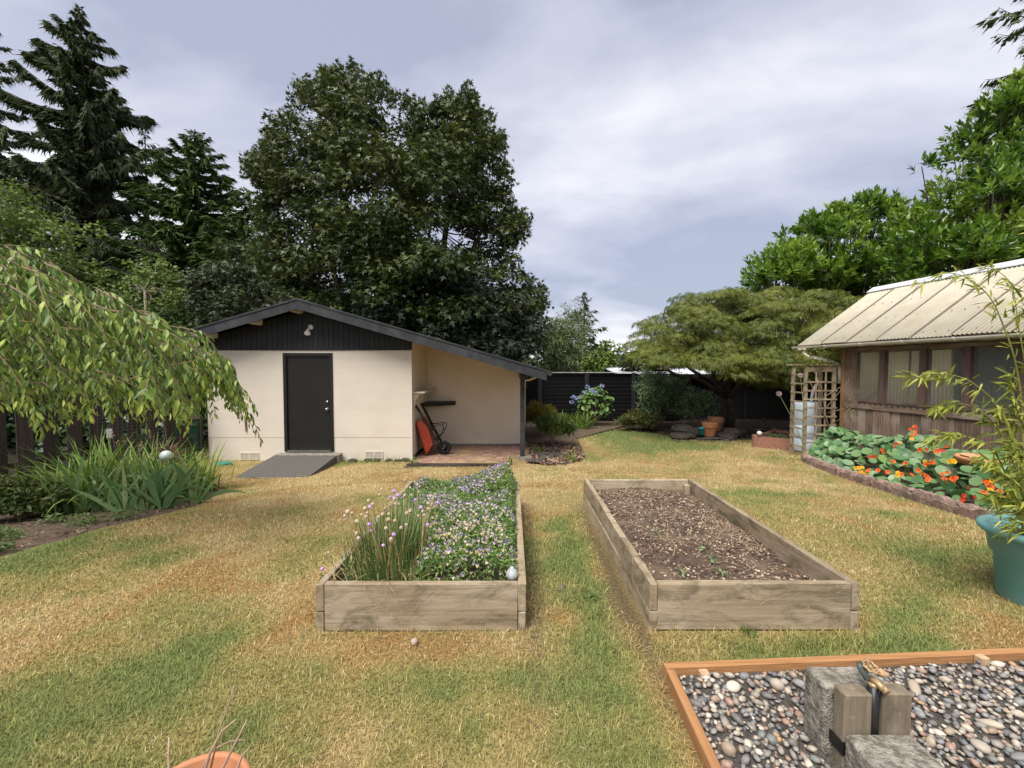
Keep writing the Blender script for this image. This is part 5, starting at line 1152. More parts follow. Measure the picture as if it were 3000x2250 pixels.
# broadleaves beyond the left fence
broadleaf('alder_tree', 'yellow green alder in front of the tallest spruce', [(-120, 480), (0, 520), (90, 560), (160, 620), (250, 640), (290, 680), (240, 740), (330, 800), (380, 860), (300, 930), (100, 950), (-120, 930)], 18, 1.8, 105, .75, 120, T_WIDE, .16, lm_yg, (60, 1000), .14, seed=41, droop=.3)
broadleaf('birch_tree', 'thin pale stemmed tree with sparse yellow green leaves beyond the fence', [(380, 770), (470, 760), (530, 800), (560, 850), (520, 900), (420, 910), (370, 850)], 15, .9, 26, .5, 60, T_WIDE, .12, lm_yg, (425, 850), .07, seed=42, bark='palebark')
broadleaf('green_thicket', 'mid green broadleaf thicket standing behind the weeping cherry', [(-150, 900), (150, 880), (330, 860), (480, 900), (640, 880), (700, 960), (640, 1150), (300, 1200), (-150, 1200)], 16, 1.5, 110, .8, 130, T_WIDE, .17, lm_mid, (300, 1080), .12, seed=43)
broadleaf('copper_maple', 'small copper leafed maple beside the shed roof', [(560, 800), (640, 770), (720, 780), (790, 830), (860, 850), (880, 900), (800, 950), (650, 960), (560, 930), (540, 870)], 14.5, 1.0, 60, .55, 140, T_STAR3, .15, lm_plum, (650, 900), .08, seed=44, droop=.35)
broadleaf('olive_tree_mass', 'olive green tree between the hemlocks and the big maple', [(640, 720), (760, 690), (880, 720), (960, 780), (980, 900), (900, 980), (700, 960), (620, 860)], 20, 1.6, 70, .75, 130, T_STAR3, .22, lm_maple, (800, 900), .14, seed=45, droop=.3)
broadleaf('dark_thicket', 'dark evergreen thicket behind the board fence', [(-250, 1050), (100, 1040), (400, 1060), (600, 1040), (640, 1350), (300, 1440), (-250, 1450)], 10.6, .8, 85, .62, 160, T_WIDE, .15, LM('ivy_leaves', [(.008, .02, .008), (.016, .036, .012), (.03, .06, .018), (.06, .11, .03)], trans=.15, rough=.35), (200, 1350), .08, seed=46, limbs=False)
broadleaf('forest_edge', 'deep green wood edge closing the view behind the tall spruces', [(-300, 700), (200, 720), (500, 740), (900, 760), (1000, 900), (1000, 1080), (-300, 1090)], 33, 2.5, 120, 1.7, 130, T_WIDE, .42, lm_maple_dark, (500, 1000), .3, seed=47, limbs=False, cat='trees')
# gap to the right of the maple
broadleaf('willow_tree', 'soft pale green tree above the black fence next to the maple', [(1560, 1000), (1590, 940), (1640, 930), (1690, 960), (1700, 1020), (1720, 1090), (1560, 1100)], 21, 1.2, 50, .6, 130, T_LANCE, .30, lm_pale, (1625, 1050), .1, seed=51, droop=.5)
broadleaf('lichen_tree', 'grey limbed half bare tree in front of the sparse spruce', [(1640, 900), (1690, 880), (1730, 920), (1750, 1000), (1740, 1070), (1660, 1070)], 25, .8, 24, .5, 40, T_LANCE, .28, lm_pale, (1704, 960), .07, seed=52, bark='palebark')
broadleaf('hazel_bush', 'bright yellow green bush above the far end of the black fence', [(1720, 1050), (1750, 1010), (1800, 1000), (1840, 1030), (1850, 1090), (1720, 1095)], 19.5, .8, 34, .5, 110, T_WIDE, .16, lm_yg, (1780, 1060), .06, seed=53)
broadleaf('copper_shrub', 'dark copper tinted shrub between the bright bush and the spreading maple', [(1820, 1030), (1850, 1010), (1900, 1000), (1930, 1060), (1900, 1110), (1830, 1110)], 17.5, .6, 26, .42, 120, T_WIDE, .12, lm_plum, (1870, 1080), .05, seed=54)
broadleaf('far_tree_row', 'low distant tree row on the horizon behind the black fence', [(1450, 1010), (1600, 1000), (1800, 1030), (2000, 1020), (2300, 1000), (2300, 1085), (1450, 1085)], 60, 4, 90, 1.8, 90, T_WIDE, .5, lm_mid, (1800, 1060), .2, seed=55, limbs=False, cat='trees')

# spreading japanese maple: tilted pads of fine leaves
def pad_tree():
    r = np.random.default_rng(61); Y0 = 12.9; base = Vector((7.1, Y0 + 1.3, float(gz(7, Y0)))); t = thing('japanese_maple', 'spreading olive gold maple with layered drooping foliage', 'tree', base)
    poly = [(1862, 1000), (1900, 930), (1960, 900), (2020, 850), (2090, 838), (2180, 845), (2300, 835), (2400, 850), (2480, 850), (2600, 880), (2700, 960), (2700, 1090), (2560, 1130), (2460, 1125), (2380, 1120), (2330, 1105), (2280, 1115), (2200, 1090), (2090, 1060), (1990, 1055), (1920, 1055), (1880, 1045)]
    pts, dm = poly_points(r, poly, 420); ps = []; cs = []; s = FPX / Y0
    low_ = np.stack([r.uniform(1900, 2560, 210), r.uniform(1030, 1112, 210)], 1); low_ = low_[low_[:, 1] < np.interp(low_[:, 0], [1900, 2100, 2180, 2300, 2560], [1045, 1066, 1090, 1110, 1125])]; pts = np.vstack([pts, low_]); dm = np.concatenate([dm, np.full(len(low_), -1.)])
    for (px, py), d in zip(pts, dm):
        up = np.clip((1110 - py) / 270, 0, 1); dep = 2.6 * math.sqrt(max(.05, 1 - up * .8)); Y = Y0 + r.uniform(-1, 1) * dep * min(1, .35 + d / 60) if d >= 0 else Y0 - r.uniform(.8, 2.2); d = abs(d) + 20
        c = np.array(at(px, py, Y)); R_ = r.uniform(.35, .72) * min(1, .5 + d / 60); n = int(165 * R_ ** 2 / .36) + 25
        # pad: flat dome whose rim droops
        a = r.uniform(0, 2 * math.pi, n); q = np.sqrt(r.random(n)); x, y = np.cos(a) * q * R_, np.sin(a) * q * R_
        z = -.34 * R_ * q ** 2 + r.normal(0, .035, n); P = c + np.stack([x, y * .8, z], 1)
        D = np.stack([np.cos(a), np.sin(a), -.75 - .6 * q], 1) + r.normal(0, .45, (n, 3)); Nn = np.stack([np.cos(a) * .5, np.sin(a) * .5, np.ones(n)], 1) + r.normal(0, .3, (n, 3))
        h = np.clip(r.normal(.45, .2), 0, 1); ps.append(scatter(T_FRINGE, P, D, Nn,   .135 * r.uniform(.7, 1.3, n), np.clip(.55 * h + .45 * r.random(n), 0, 1))); cs.append(Vector(c))
    v, f, rn = merge(ps); npart('crown', v, f, rn, lm_jm, t)
    mb = MB(); F0 = base + Vector((-.1, -.2, 1.0)); mb.tube([base - Vector((0, 0, .2)), base + Vector((.08, -.1, .5)), F0], [.19, .15, .13], 8); mains = []
    for dx, dy, dz in ((-2.6, -.5, .9), (-1.5, -1.2, 1.3), (-.3, -.4, 1.6), (1.2, -1., 1.4), (2.4, -.2, 1.0), (.5, 1.4, 1.3), (-1.2, 1.2, 1.2)):
        e = F0 + Vector((dx, dy, dz)); limb(mb, r, F0, e, .09, .035, 6, sag=.06); mains += [F0.lerp(e, .5), e]
    for c in cs: limb(mb, r, min(mains, key=lambda q: (q - c).length), c, .022, .006, 4)
    part('trunk', mb, mt['bark'], t, smooth=True)
pad_tree()
# laurel masses: whorls of long glossy leaves
def laurel(label, poly, Y0, thick, ncl, rad, seed, size=.17, nsh=26):
    r = np.random.default_rng(seed); p = np.array(poly); tb = at(p[:, 0].mean(), p[:, 1].max(), Y0); base = Vector((tb.x, Y0, float(gz(tb.x, Y0)))); t = thing('laurel_hedge', label, 'hedge', base)
    pts, dm = poly_points(r, poly, ncl); s = FPX / Y0; ps = []; mb = MB()
    mb.tube([base - Vector((0, 0, .2)), base + Vector((0, 0, 2.5))], [.18, .1], 7)
    for (px, py), d in zip(pts, dm):
        Y = Y0 + r.uniform(-1, .6) * min(thick, .3 + d / s); c = np.array(at(px, py, Y)); R_ = rad * r.uniform(.6, 1.2) * min(1, .45 + d / s / rad); k = int(nsh * (R_ / rad) ** 2) + 3
        q = rvec(r, k); q[:, 2] = np.abs(q[:, 2]) * .9 - .25; q[:, 1] -= .25; q = unit(q); tipp = c + q * R_ * r.uniform(.65, 1, k)[:, None]; ax = unit(q + np.array((0, 0, .9)) + r.normal(0, .25, (k, 3)))
        m = 9; A = np.repeat(ax, m, 0); P = np.repeat(tipp, m, 0) - A * (np.tile(np.arange(m), k) * .022)[:, None] * (size / .17)
        sd = unit(np.cross(A, r.normal(0, 1, (k * m, 3)))); op = np.tile(np.linspace(.35, 1.5, m), k)[:, None]; D = A + sd * op; Nn = A - sd * .3
        hue = np.repeat(np.clip(r.normal(.42, .18) + r.normal(0, .12, k), 0, 1), m); rn = np.clip(hue + .22 * (1 - np.tile(np.linspace(0, 1, m), k)) - .08 + r.normal(0, .07, k * m), 0, 1)
        ps.append(scatter(T_LEAF, P, D, Nn, size * r.uniform(.75, 1.2, k * m), rn))
        limb(mb, r, base + Vector((0, 0, 2.2)), Vector(c), .035, .012, 3)
    v, f, rn = merge(ps); npart('crown', v, f, rn, lm_laurel, t); part('trunk', mb, mt['bark'], t, smooth=True)
laurel('rounded bright green laurel mass behind the spreading maple', [(2180, 850), (2185, 790), (2230, 740), (2270, 690), (2340, 650), (2400, 625), (2480, 590), (2560, 580), (2640, 600), (2720, 640), (2720, 860), (2600, 900), (2300, 900)], 15, 1.6, 130, .62, 71, size=.21, nsh=24)
laurel('tall dark laurel mass rising behind the greenhouse ridge', [(2640, 900), (2600, 800), (2650, 640), (2690, 560), (2690, 490), (2760, 440), (2820, 380), (2860, 330), (2930, 260), (3080, 190), (3300, 200), (3300, 900)], 12.6, 1.8, 175, .62, 72, size=.19, nsh=24)

# ------------------------------------------------------------------ shrubs and border plants by the fence
def shrub(name, label, c, rad, ncl, crad, nleaf, T, size, mat, seed, up=.6, droop=.1, cat='shrub', stems=6, group=None, shell=.4):
    r = np.random.default_rng(seed); g = float(gz(c[0], c[1])); base = Vector((c[0], c[1], g)); t = thing(name, label, cat, base, group); ps = []; mb = MB()
    for i in range(ncl):
        q = rvec(r, 1)[0]; q[2] = abs(q[2]) if c[2] - g < rad[2] * 1.2 else q[2]; q = q * r.uniform(.35, .92); cc = np.array(c) + q * np.array(rad)
        cc[2] = max(cc[2], g + crad * .5); ps.append(leaf_clump(r, cc, (crad, crad, crad * .8), nleaf, T, size, up, droop, shell))
        if i < stems: limb(mb, r, base, Vector(cc), .012, .004, 4)
    v, f, rn = merge(ps); npart('foliage', v, f, rn, mat, t)
    if stems: part('stems', mb, mt['twig'], t)
    return t, base
lm_vib = LM('viburnum_leaves', [(.05, .10, .042), (.09, .155, .062), (.145, .215, .095), (.22, .28, .14)], trans=.15, rough=.4)
shrub('viburnum_shrub', 'dense dark viburnum beside the black fence', (4.95, 14.2, .72), (1.0, .75, .95), 80, .26, 150, T_LEAF, .09, lm_vib, 81)
shrub('viburnum_shrub', 'lower dark viburnum lobe in the maple shade', (5.75, 13.6, .18), (.65, .6, .75), 50, .24, 140, T_LEAF, .085, lm_vib, 82)
shrub('heather_mound', 'low rounded olive heather mound at the lawn edge', (4.0, 13.5, -.18), (.72, .5, .36), 60, .17, 150, T_LANCE, .12, LM('heather_leaves', [(.04, .055, .014), (.075, .09, .02), (.12, .125, .03), (.17, .15, .05)], trans=.15), 83, up=.9, droop=-.5)
shrub('lavender_bush', 'feathery green bush beside the lean-to post', (1.05, 10.75, -.05), (.46, .42, .42), 46, .16, 170, T_LANCE, .14, LM('lavender_leaves', [(.035, .06, .012), (.06, .10, .018), (.10, .14, .025), (.15, .18, .05)], trans=.2), 84, up=.2, droop=-1.1)
shrub('golden_shrub', 'yellow green shrub with brown seed heads behind the feathery bush', (.78, 12.4, .05), (.55, .4, .5), 40, .18, 120, T_LANCE, .13, LM('golden_leaves', [(.10, .11, .02), (.17, .16, .025), (.24, .19, .03), (.14, .085, .03)], trans=.3), 85, up=.2, droop=-.9)
# hydrangea with big leaves and blue mopheads
def hydrangea():
    r = np.random.default_rng(86); c = (2.78, 14.6, .28); g = float(gz(c[0], c[1])); base = Vector((c[0], c[1], g)); t = thing('hydrangea', 'hydrangea bush with blue flower heads in front of the black fence', 'shrub', base)
    lf = MB().add([(0, 0, 0), (.055, .05, .012), (.05, .11, .012), (0, .18, -.01), (-.05, .11, .012), (-.055, .05, .012), (0, .08, -.006)], [(0, 1, 6), (1, 2, 6), (2, 3, 6), (3, 4, 6), (4, 5, 6), (5, 0, 6)]).mesh('leaf')
    lf.materials.append(LM('hydrangea_leaf', [(.04, .10, .02), (.08, .16, .03), (.13, .22, .05), (.20, .28, .09)], src='obj', trans=.25, rough=.4))
    for i in range(300):
        q = rvec(r, 1)[0]; q[2] = q[2] if q[2] > -.6 else -q[2]; q = q * r.uniform(.55, 1); p = Vector(np.array(c) + q * np.array((.66, .5, .64)))
        nrm = Vector(q) + Vector((0, -.3, .6)) + Vector(r.normal(0, .35, 3)); o = put('leaf', lf, None, t, p - base, None, r.uniform(.6, 1.15)); o.rotation_euler = nrm.to_track_quat('Z', 'Y').to_euler()
        o.rotation_euler.rotate_axis('Z', r.uniform(0, 6.3))
    fm_ = LM('hydrangea_bloom', [(.17, .22, .42), (.25, .31, .50), (.36, .42, .58), (.48, .53, .60)], trans=.2)
    for i, (px, py) in enumerate([(1763, 1130), (1735, 1143), (1712, 1150), (1680, 1163), (1690, 1166), (1676, 1178), (1722, 1132), (1745, 1150)]):
        p = at(px, py, 14.1 if i % 2 else 14.35); v, f, rn = leaf_clump(r, p - base, (.075, .075, .05), 60, T_WIDE, .045, .4, 0, .7)
        put('flower_head', npmesh('flower_head', v, f, rn), fm_, t)
    mb = MB()
    for i in range(12): a = r.uniform(0, 6.3); limb(mb, r, base, base + Vector((.45 * math.cos(a), .35 * math.sin(a), .7)), .012, .006, 4)
    part('stems', mb, mt['twig'], t)
hydrangea()
def tuft(name, label, c, n, L, lean, curl, W, mat, seed, spread=.15, cat='plant', k=5, up=0., az=None, group=None, parts=0):
    r = np.random.default_rng(seed); base = G(c[0], c[1]); t = thing(name, label, cat, base, group)
    P = np.array(base) + np.stack([r.normal(0, spread, n), r.normal(0, spread, n), np.zeros(n)], 1); P[:, 2] = gz(P[:, 0], P[:, 1]) - .01
    a = r.uniform(0, 2 * math.pi, n) if az is None else r.normal(az[0], az[1], n)
    v, f, rn = strips(P, a, L * r.uniform(.6, 1.15, n), np.abs(r.normal(lean, lean * .6, n)), curl * r.uniform(.3, 1.4, n), W * r.uniform(.7, 1.2, n), r.random(n), k)
    npart('leaves', v, f, rn, mat, t); return t
lm_blade = LM('daylily_blades', [(.06, .12, .018), (.10, .19, .026), (.16, .25, .036), (.25, .30, .07)], trans=.3)
tuft('daylily_clump', 'arching daylily clump between the feathery bush and the hydrangea', (2.2, 13.9), 150, .75, .35, 1.3, .022, lm_blade, 91, .14)
tuft('daylily_clump', 'smaller daylily clump at the fence by the golden shrub', (1.75, 14.4), 90, .65, .35, 1.2, .022, lm_blade, 92, .12)
tuft('mulch_iris', 'small upright iris tuft growing in the bark mulch', (1.22, 9.0), 26, .3, .2, .4, .016, lm_blade, 93, .06)
tuft('mulch_sprout', 'leafy sprout in the bark mulch behind the iris tuft', (.62, 10.0), 22, .2, .5, .5, .03, lm_blade, 94, .06)
tuft('patio_weed', 'green weed at the patio edge by the lean-to post', (-.05, 8.72), 24, .26, .25, .5, .014, lm_blade, 95, .04)
def fern(name, label, c, seed, n=9, L=.28):
    r = np.random.default_rng(seed); base = G(*c); t = thing(name, label, 'fern', base); ps = []; mb = MB()
    for i in range(n):
        a = r.uniform(0, 6.3); le = L * r.uniform(.6, 1.1); d = np.array((math.cos(a), math.sin(a), 0)); tt = np.linspace(.12, 1, 14); C = np.array(base) + d * (le * .75 * tt)[:, None] + np.stack([0 * tt, 0 * tt, le * (1.0 * tt - .45 * tt ** 2)], 1)
        mb.tube([Vector(q) for q in np.vstack([np.array(base), C[::4]])], .003, 4); sd = np.array((-d[1], d[0], 0))
        for s_ in (-1, 1): ps.append(scatter(T_LANCE, C, np.tile(sd * s_ + d * .35, (14, 1)), np.tile((0, 0, 1.), (14, 1)), le * .3 * (1.05 - tt), r.random(14), W=le * .5 * (1.1 - tt)))
    v, f, rn = merge(ps); npart('fronds', v, f, rn, LM('fern_green', [(.12, .22, .03), (.2, .30, .06)], trans=.35), t); part('stalks', mb, mt['twig'], t)
fern('fern', 'small bright fern at the foot of the lean-to wall', (-2.0, 8.78), 96)
# bark mulch pieces
def chips(name, poly, n, parent, mat, dz, size, seed, flat=.3):
    r = np.random.default_rng(seed); p, _ = poly_points(r, poly, n); P = np.stack([p[:, 0], p[:, 1], gz(p[:, 0], p[:, 1]) + dz], 1)
    v, f, rn = scatter(T_CHIP, P, r.normal(0, 1, (n, 3)) * (1, 1, flat), r.normal(0, .4, (n, 3)) + (0, 0, 1), r.uniform(.5, 1.2, n) * size, r.random(n), W=r.uniform(.25, .6, n) * size)
    o = npart(name, v, f, rn, mat, None); return o
lm_bark = LM('bark_mulch', [(.05, .03, .02), (.13, .075, .05), (.24, .15, .10), (.36, .26, .18)], trans=0, rough=.95)
tag(chips('bark_mulch', [(.42, 8.75), (.72, 8.55), (1.1, 8.72), (1.45, 9.08), (1.63, 9.55), (1.6, 10.1), (1.42, 10.8), (1.0, 11.2), (.4, 11.)], 2600, None, lm_bark, .035, .075, 97), kind='stuff')
tag(chips('leaf_litter', MAPLE_SOIL, 3500, None, LM('dark_litter', [(.025, .017, .012), (.06, .04, .028), (.11, .075, .05), (.16, .12, .085)], trans=0, rough=1), .03, .06, 98, .15), kind='stuff')
tag(chips('soil_crumbs', LEFT_SOIL, 5000, None, LM('soil_crumb', [(.03, .02, .014), (.08, .055, .038), (.15, .11, .075), (.3, .22, .13)], trans=0, rough=1), .03, .035, 99, .3), kind='stuff')

# ------------------------------------------------------------------ iris and daylily bed on the left
def iris_clump():
    r = np.random.default_rng(101); base = G(-4.3, 5.0); t = thing('iris_clump', 'clump of broad blue green iris leaves at the edge of the dry lawn', 'plant', base)
    m_ = LM('iris_leaf', [(.06, .135, .045), (.10, .185, .065), (.15, .235, .09), (.25, .31, .13)], src='obj', trans=.2, rough=.45)
    fans = [(-5.0, 5.15), (-4.85, 4.95), (-4.55, 5.05), (-4.25, 4.95), (-4.02, 4.98), (-3.92, 5.12), (-4.35, 5.25), (-4.75, 5.2), (-4.1, 5.3), (-3.75, 5.35), (-4.5, 5.4), (-3.85, 5.0)]
    for k, (x, y) in enumerate(fans):
        x -= .22
        fa = r.uniform(-.5, .5)
        for j in range(9):
            u = (j - 4) / 4; az = fa if u > 0 else fa + math.pi; lean = abs(u) * .75 + r.normal(0, .06); L = r.uniform(.55, .85) * (1 - .25 * abs(u)); curl = abs(r.normal(.25, .3))
            if r.random() < .22: curl += r.uniform(.8, 1.8)
            P = np.array([(x + .02 * u, y + r.normal(0, .02), float(gz(x, y)) - .02)]) - np.array(base)
            v, f, rn = strips(P, np.array([az]), np.array([L]), np.array([lean]), np.array([curl]), np.array([.056]), np.array([.5]), 6)
            # blades of a fan stand edge on: turn them so the flat faces the lawn
            c = P[0]; q = v.reshape(-1, 2, 3); mid = q.mean(1, keepdims=True); hw = np.linalg.norm(q[:, 1:] - q[:, :1], axis=2, keepdims=True) / 2
            ax = np.gradient(mid[:, 0], axis=0); ax = unit(ax); side = unit(np.cross(ax, np.array((0, 1., 0)) + r.normal(0, .25, 3)))[:, None]
            v = np.concatenate([mid - side * hw, mid + side * hw], 1).reshape(-1, 3)
            put('leaf', npmesh('leaf', v, f), m_, t)
    return t
iris_clump()
tuft('daylily_clump', 'big arching grassy daylily clump behind the broad iris leaves', (-5.25, 5.7), 650, 1.0, .45, 1.15, .026, lm_blade, 102, .30)
tuft('daylily_clump', 'grassy daylily clump spilling towards the entry ramp', (-5.2, 6.5), 600, .85, .48, 1.3, .024, LM('pale_blades', [(.11, .18, .022), (.17, .25, .035), (.25, .32, .06), (.36, .38, .10)], trans=.3), 103, .26)
tuft('shaded_blades', 'dark arching blades between the iris and the board fence', (-5.3, 5.4), 180, .85, .55, 1.2, .022, lm_blade, 104, .25)
def seedheads():
    r = np.random.default_rng(105)
    for i, (px, py, Y) in enumerate([(328, 1272, 6.3), (345, 1300, 6.3), (365, 1288, 6.4), (412, 1300, 6.2), (438, 1278, 6.4), (355, 1335, 6.0), (478, 1235, 6.6), (408, 1312, 6.4)]):
        p = at(px, py, Y); b = G(p.x * .99, Y + .1); mb = MB(); mb.tube([b, b.lerp(p, .6) + Vector((.02, 0, .02)), p], [.005, .004, .003], 5)
        t = thing('seed_stalk', 'dry brown seed stalk standing above the daylily clump', 'plant', b, 'dry seed stalks above the daylilies'); part('stalk', mb, mt['twig'], t)
        v, f, rn = leaf_clump(r, p - b, (.022, .022, .03), 14, T_LEAF, .035, .3, -.4, .3); put('seed_head', npmesh('seed_head', v, f, rn), LM('seed_head%d' % i, [(.20, .12, .06), (.34, .22, .12)], trans=.1), t)
seedheads()
shrub('small_shrub', 'small dark shrub with yellowing leaves under the board fence', (-5.45, 4.75, .02), (.48, .4, .30), 40, .15, 90, T_LEAF, .07, LM('yellowing_leaves', [(.03, .06, .012), (.06, .10, .018), (.11, .13, .025), (.26, .17, .03)], trans=.25), 106)
lm_weed = LM('weed_leaves', [(.06, .115, .025), (.10, .17, .04), (.15, .215, .07)], trans=.3)
for i, (x, y) in enumerate([(-4.75, 4.45), (-4.35, 4.35), (-4.1, 4.55), (-5.0, 4.05), (-4.6, 3.85), (-4.35, 3.6), (-5.1, 3.55), (-4.85, 3.3), (-4.55, 3.35)]):
    shrub('low_weed', 'low leafy weed on the bare soil by the lawn edge', (x, y, float(gz(x, y)) + .05), (.16, .13, .05), 9, .06, 14, T_LEAF, .05, lm_weed, 110 + i, stems=0, cat='weed', group='weeds on the bare soil')

# ------------------------------------------------------------------ weeping cherry
def cherry():
    r = np.random.default_rng(121); base = G(-5.7, 4.2); t = thing('weeping_cherry', 'weeping cherry with long drooping leafy branches in front of the board fence', 'tree', base)
    top_px = [(-500, 640), (0, 715), (60, 735), (150, 770), (250, 830), (300, 850), (400, 900), (480, 950), (560, 985), (620, 1030), (680, 1110), (740, 1160), (800, 1225)]
    bot_px = [(-500, 1190), (0, 1195), (60, 1230), (130, 1265), (200, 1215), (300, 1200), (420, 1230), (560, 1245), (600, 1170), (660, 1170), (760, 1270), (800, 1240)]
    topy = lambda x: np.interp(x, [q[0] for q in top_px], [q[1] for q in top_px]); boty = lambda x: np.interp(x, [q[0] for q in bot_px], [q[1] for q in bot_px])
    crown = Vector((-5.3, 4.0, 2.75)); trunk = MB(); trunk.tube([base - Vector((0, 0, .2)), base + Vector((.15, -.05, 1.2)), crown + Vector((-.1, 0, -.3)), crown], [.13, .11, .09, .07], 9)
    for e in ((-3.2, 3.3, 2.05), (-3.0, 4.3, 1.95), (-3.9, 2.9, 2.2), (-4.2, 4.9, 2.3), (-3.6, 3.8, 2.3)): limb(trunk, r, crown - Vector((0, 0, .35)), Vector(e) - Vector((0, 0, .35)), .03, .008, 7, sag=.03, wob=.03)
    part('trunk', trunk, mt['bark'], t, smooth=True)
    br = MB(); P = []; D = []; S = []; tipn = []
    def topx_of(py): return 0
    nbr = 0; starts = []
    while nbr < 330:
        x0 = r.uniform(-420, 640); y0 = topy(x0) + r.random() ** 1.6 * (max(20, boty(x0) - topy(x0) - 60)); Y = r.uniform(2.9, 4.7) if x0 < 450 else r.uniform(3.6, 4.5)
        p = np.array(at(x0, y0, Y)); dirv = np.array((1.0, r.normal(0, .45), -.28 + r.normal(0, .3))); L = r.uniform(.5, 1.15); step = .035; n = int(L / step); wl = r.uniform(.3, 1.8); bj = r.normal(-12, 30); jt = r.normal(4, 24); path = [p.copy()]; d = unit(dirv)
        for i in range(n):
            d = unit(d + np.array((0, 0, -.05 * wl - .03 * r.random())) + r.normal(0, .045, 3)); p = p + d * step
            u = FPX * p[0] / p[1] + 1500; w = 1125 - FPX * (p[2] - HC) / p[1] - 48
            if u > 815 or w > boty(u) + bj: break
            if w < topy(u) + jt: d = unit(d + np.array((0, 0, -.35)))
            path.append(p.copy())
        if len(path) < 9: continue
        nbr += 1; pa = np.array(path); br.tube([Vector(q) for q in pa[::4]], np.linspace(.0055, .0018, len(pa[::4])), 5)
        k = len(pa); tg = unit(np.gradient(pa, axis=0)); sd = unit(np.cross(tg, (0, 0, 1.)))
        for i in range(1, k):
            f = i / k; s_ = 1 if i % 2 else -1
            for rep in range(1 if r.random() < .45 else 2):
                P.append(pa[i] + r.normal(0, .006, 3)); D.append(tg[i] * .6 + sd[i] * s_ * r.uniform(.2, 1.) + np.array((0, 0, -.75 - .5 * r.random())) + r.normal(0, .2, 3)); S.append(r.uniform(.055, .118) * (1.05 - .4 * f)); tipn.append(f)
    P = np.array(P); D = np.array(D); S = np.array(S); f = np.array(tipn); n = len(P)
    Nn = np.cross(D, rvec(r, n)) * .6 + np.array((.1, -.5, .7)); rn = np.clip(.12 + .66 * r.random(n) ** 1.2 + .5 * np.clip((f - .72) / .28, 0, 1) * (r.random(n) > .35), 0, 1)
    cols = [(.07, .125, .032), (.115, .195, .048), (.18, .275, .062), (.26, .365, .08), (.38, .47, .10), (.50, .56, .13)]
    score = S / P[:, 1]; px = 1500 + FPX * P[:, 0] / P[:, 1]; vis = (px > 0) & (px < 800); idx = np.argsort(-(score * vis)); own = idx[:300]; rest = idx[300:]
    T_CH = (np.array([(0, 0, 0), (.12, .22, .03), (.17, .48, .05), (.09, .8, .01), (0, 1.05, -.13), (-.09, .8, .01), (-.17, .48, .05), (-.12, .22, .03), (0, .5, -.02)], float), [np.array([(8, i, (i + 1) % 8) for i in range(8)])])
    v, fc, rr = scatter(T_CH, P[rest], D[rest], Nn[rest], S[rest], rn[rest]); npart('crown', v, fc, rr, LM('cherry_leaves', cols, trans=.38, rough=.4), t)
    lf = npmesh('leaf', T_CH[0], T_CH[1]); lf.materials.append(LM('cherry_leaf', cols[:5], src='obj', trans=.38, rough=.4))
    for i in own:
        y = Vector(D[i]).normalized(); x = y.cross(Vector(Nn[i])).normalized(); z = x.cross(y); Mx = Matrix((x, y, z)).transposed()
        put('leaf', lf, None, t, Vector(P[i]) - base, Mx.to_euler(), S[i])
    part('branches', br, mt['twig'], t, smooth=True)
cherry()

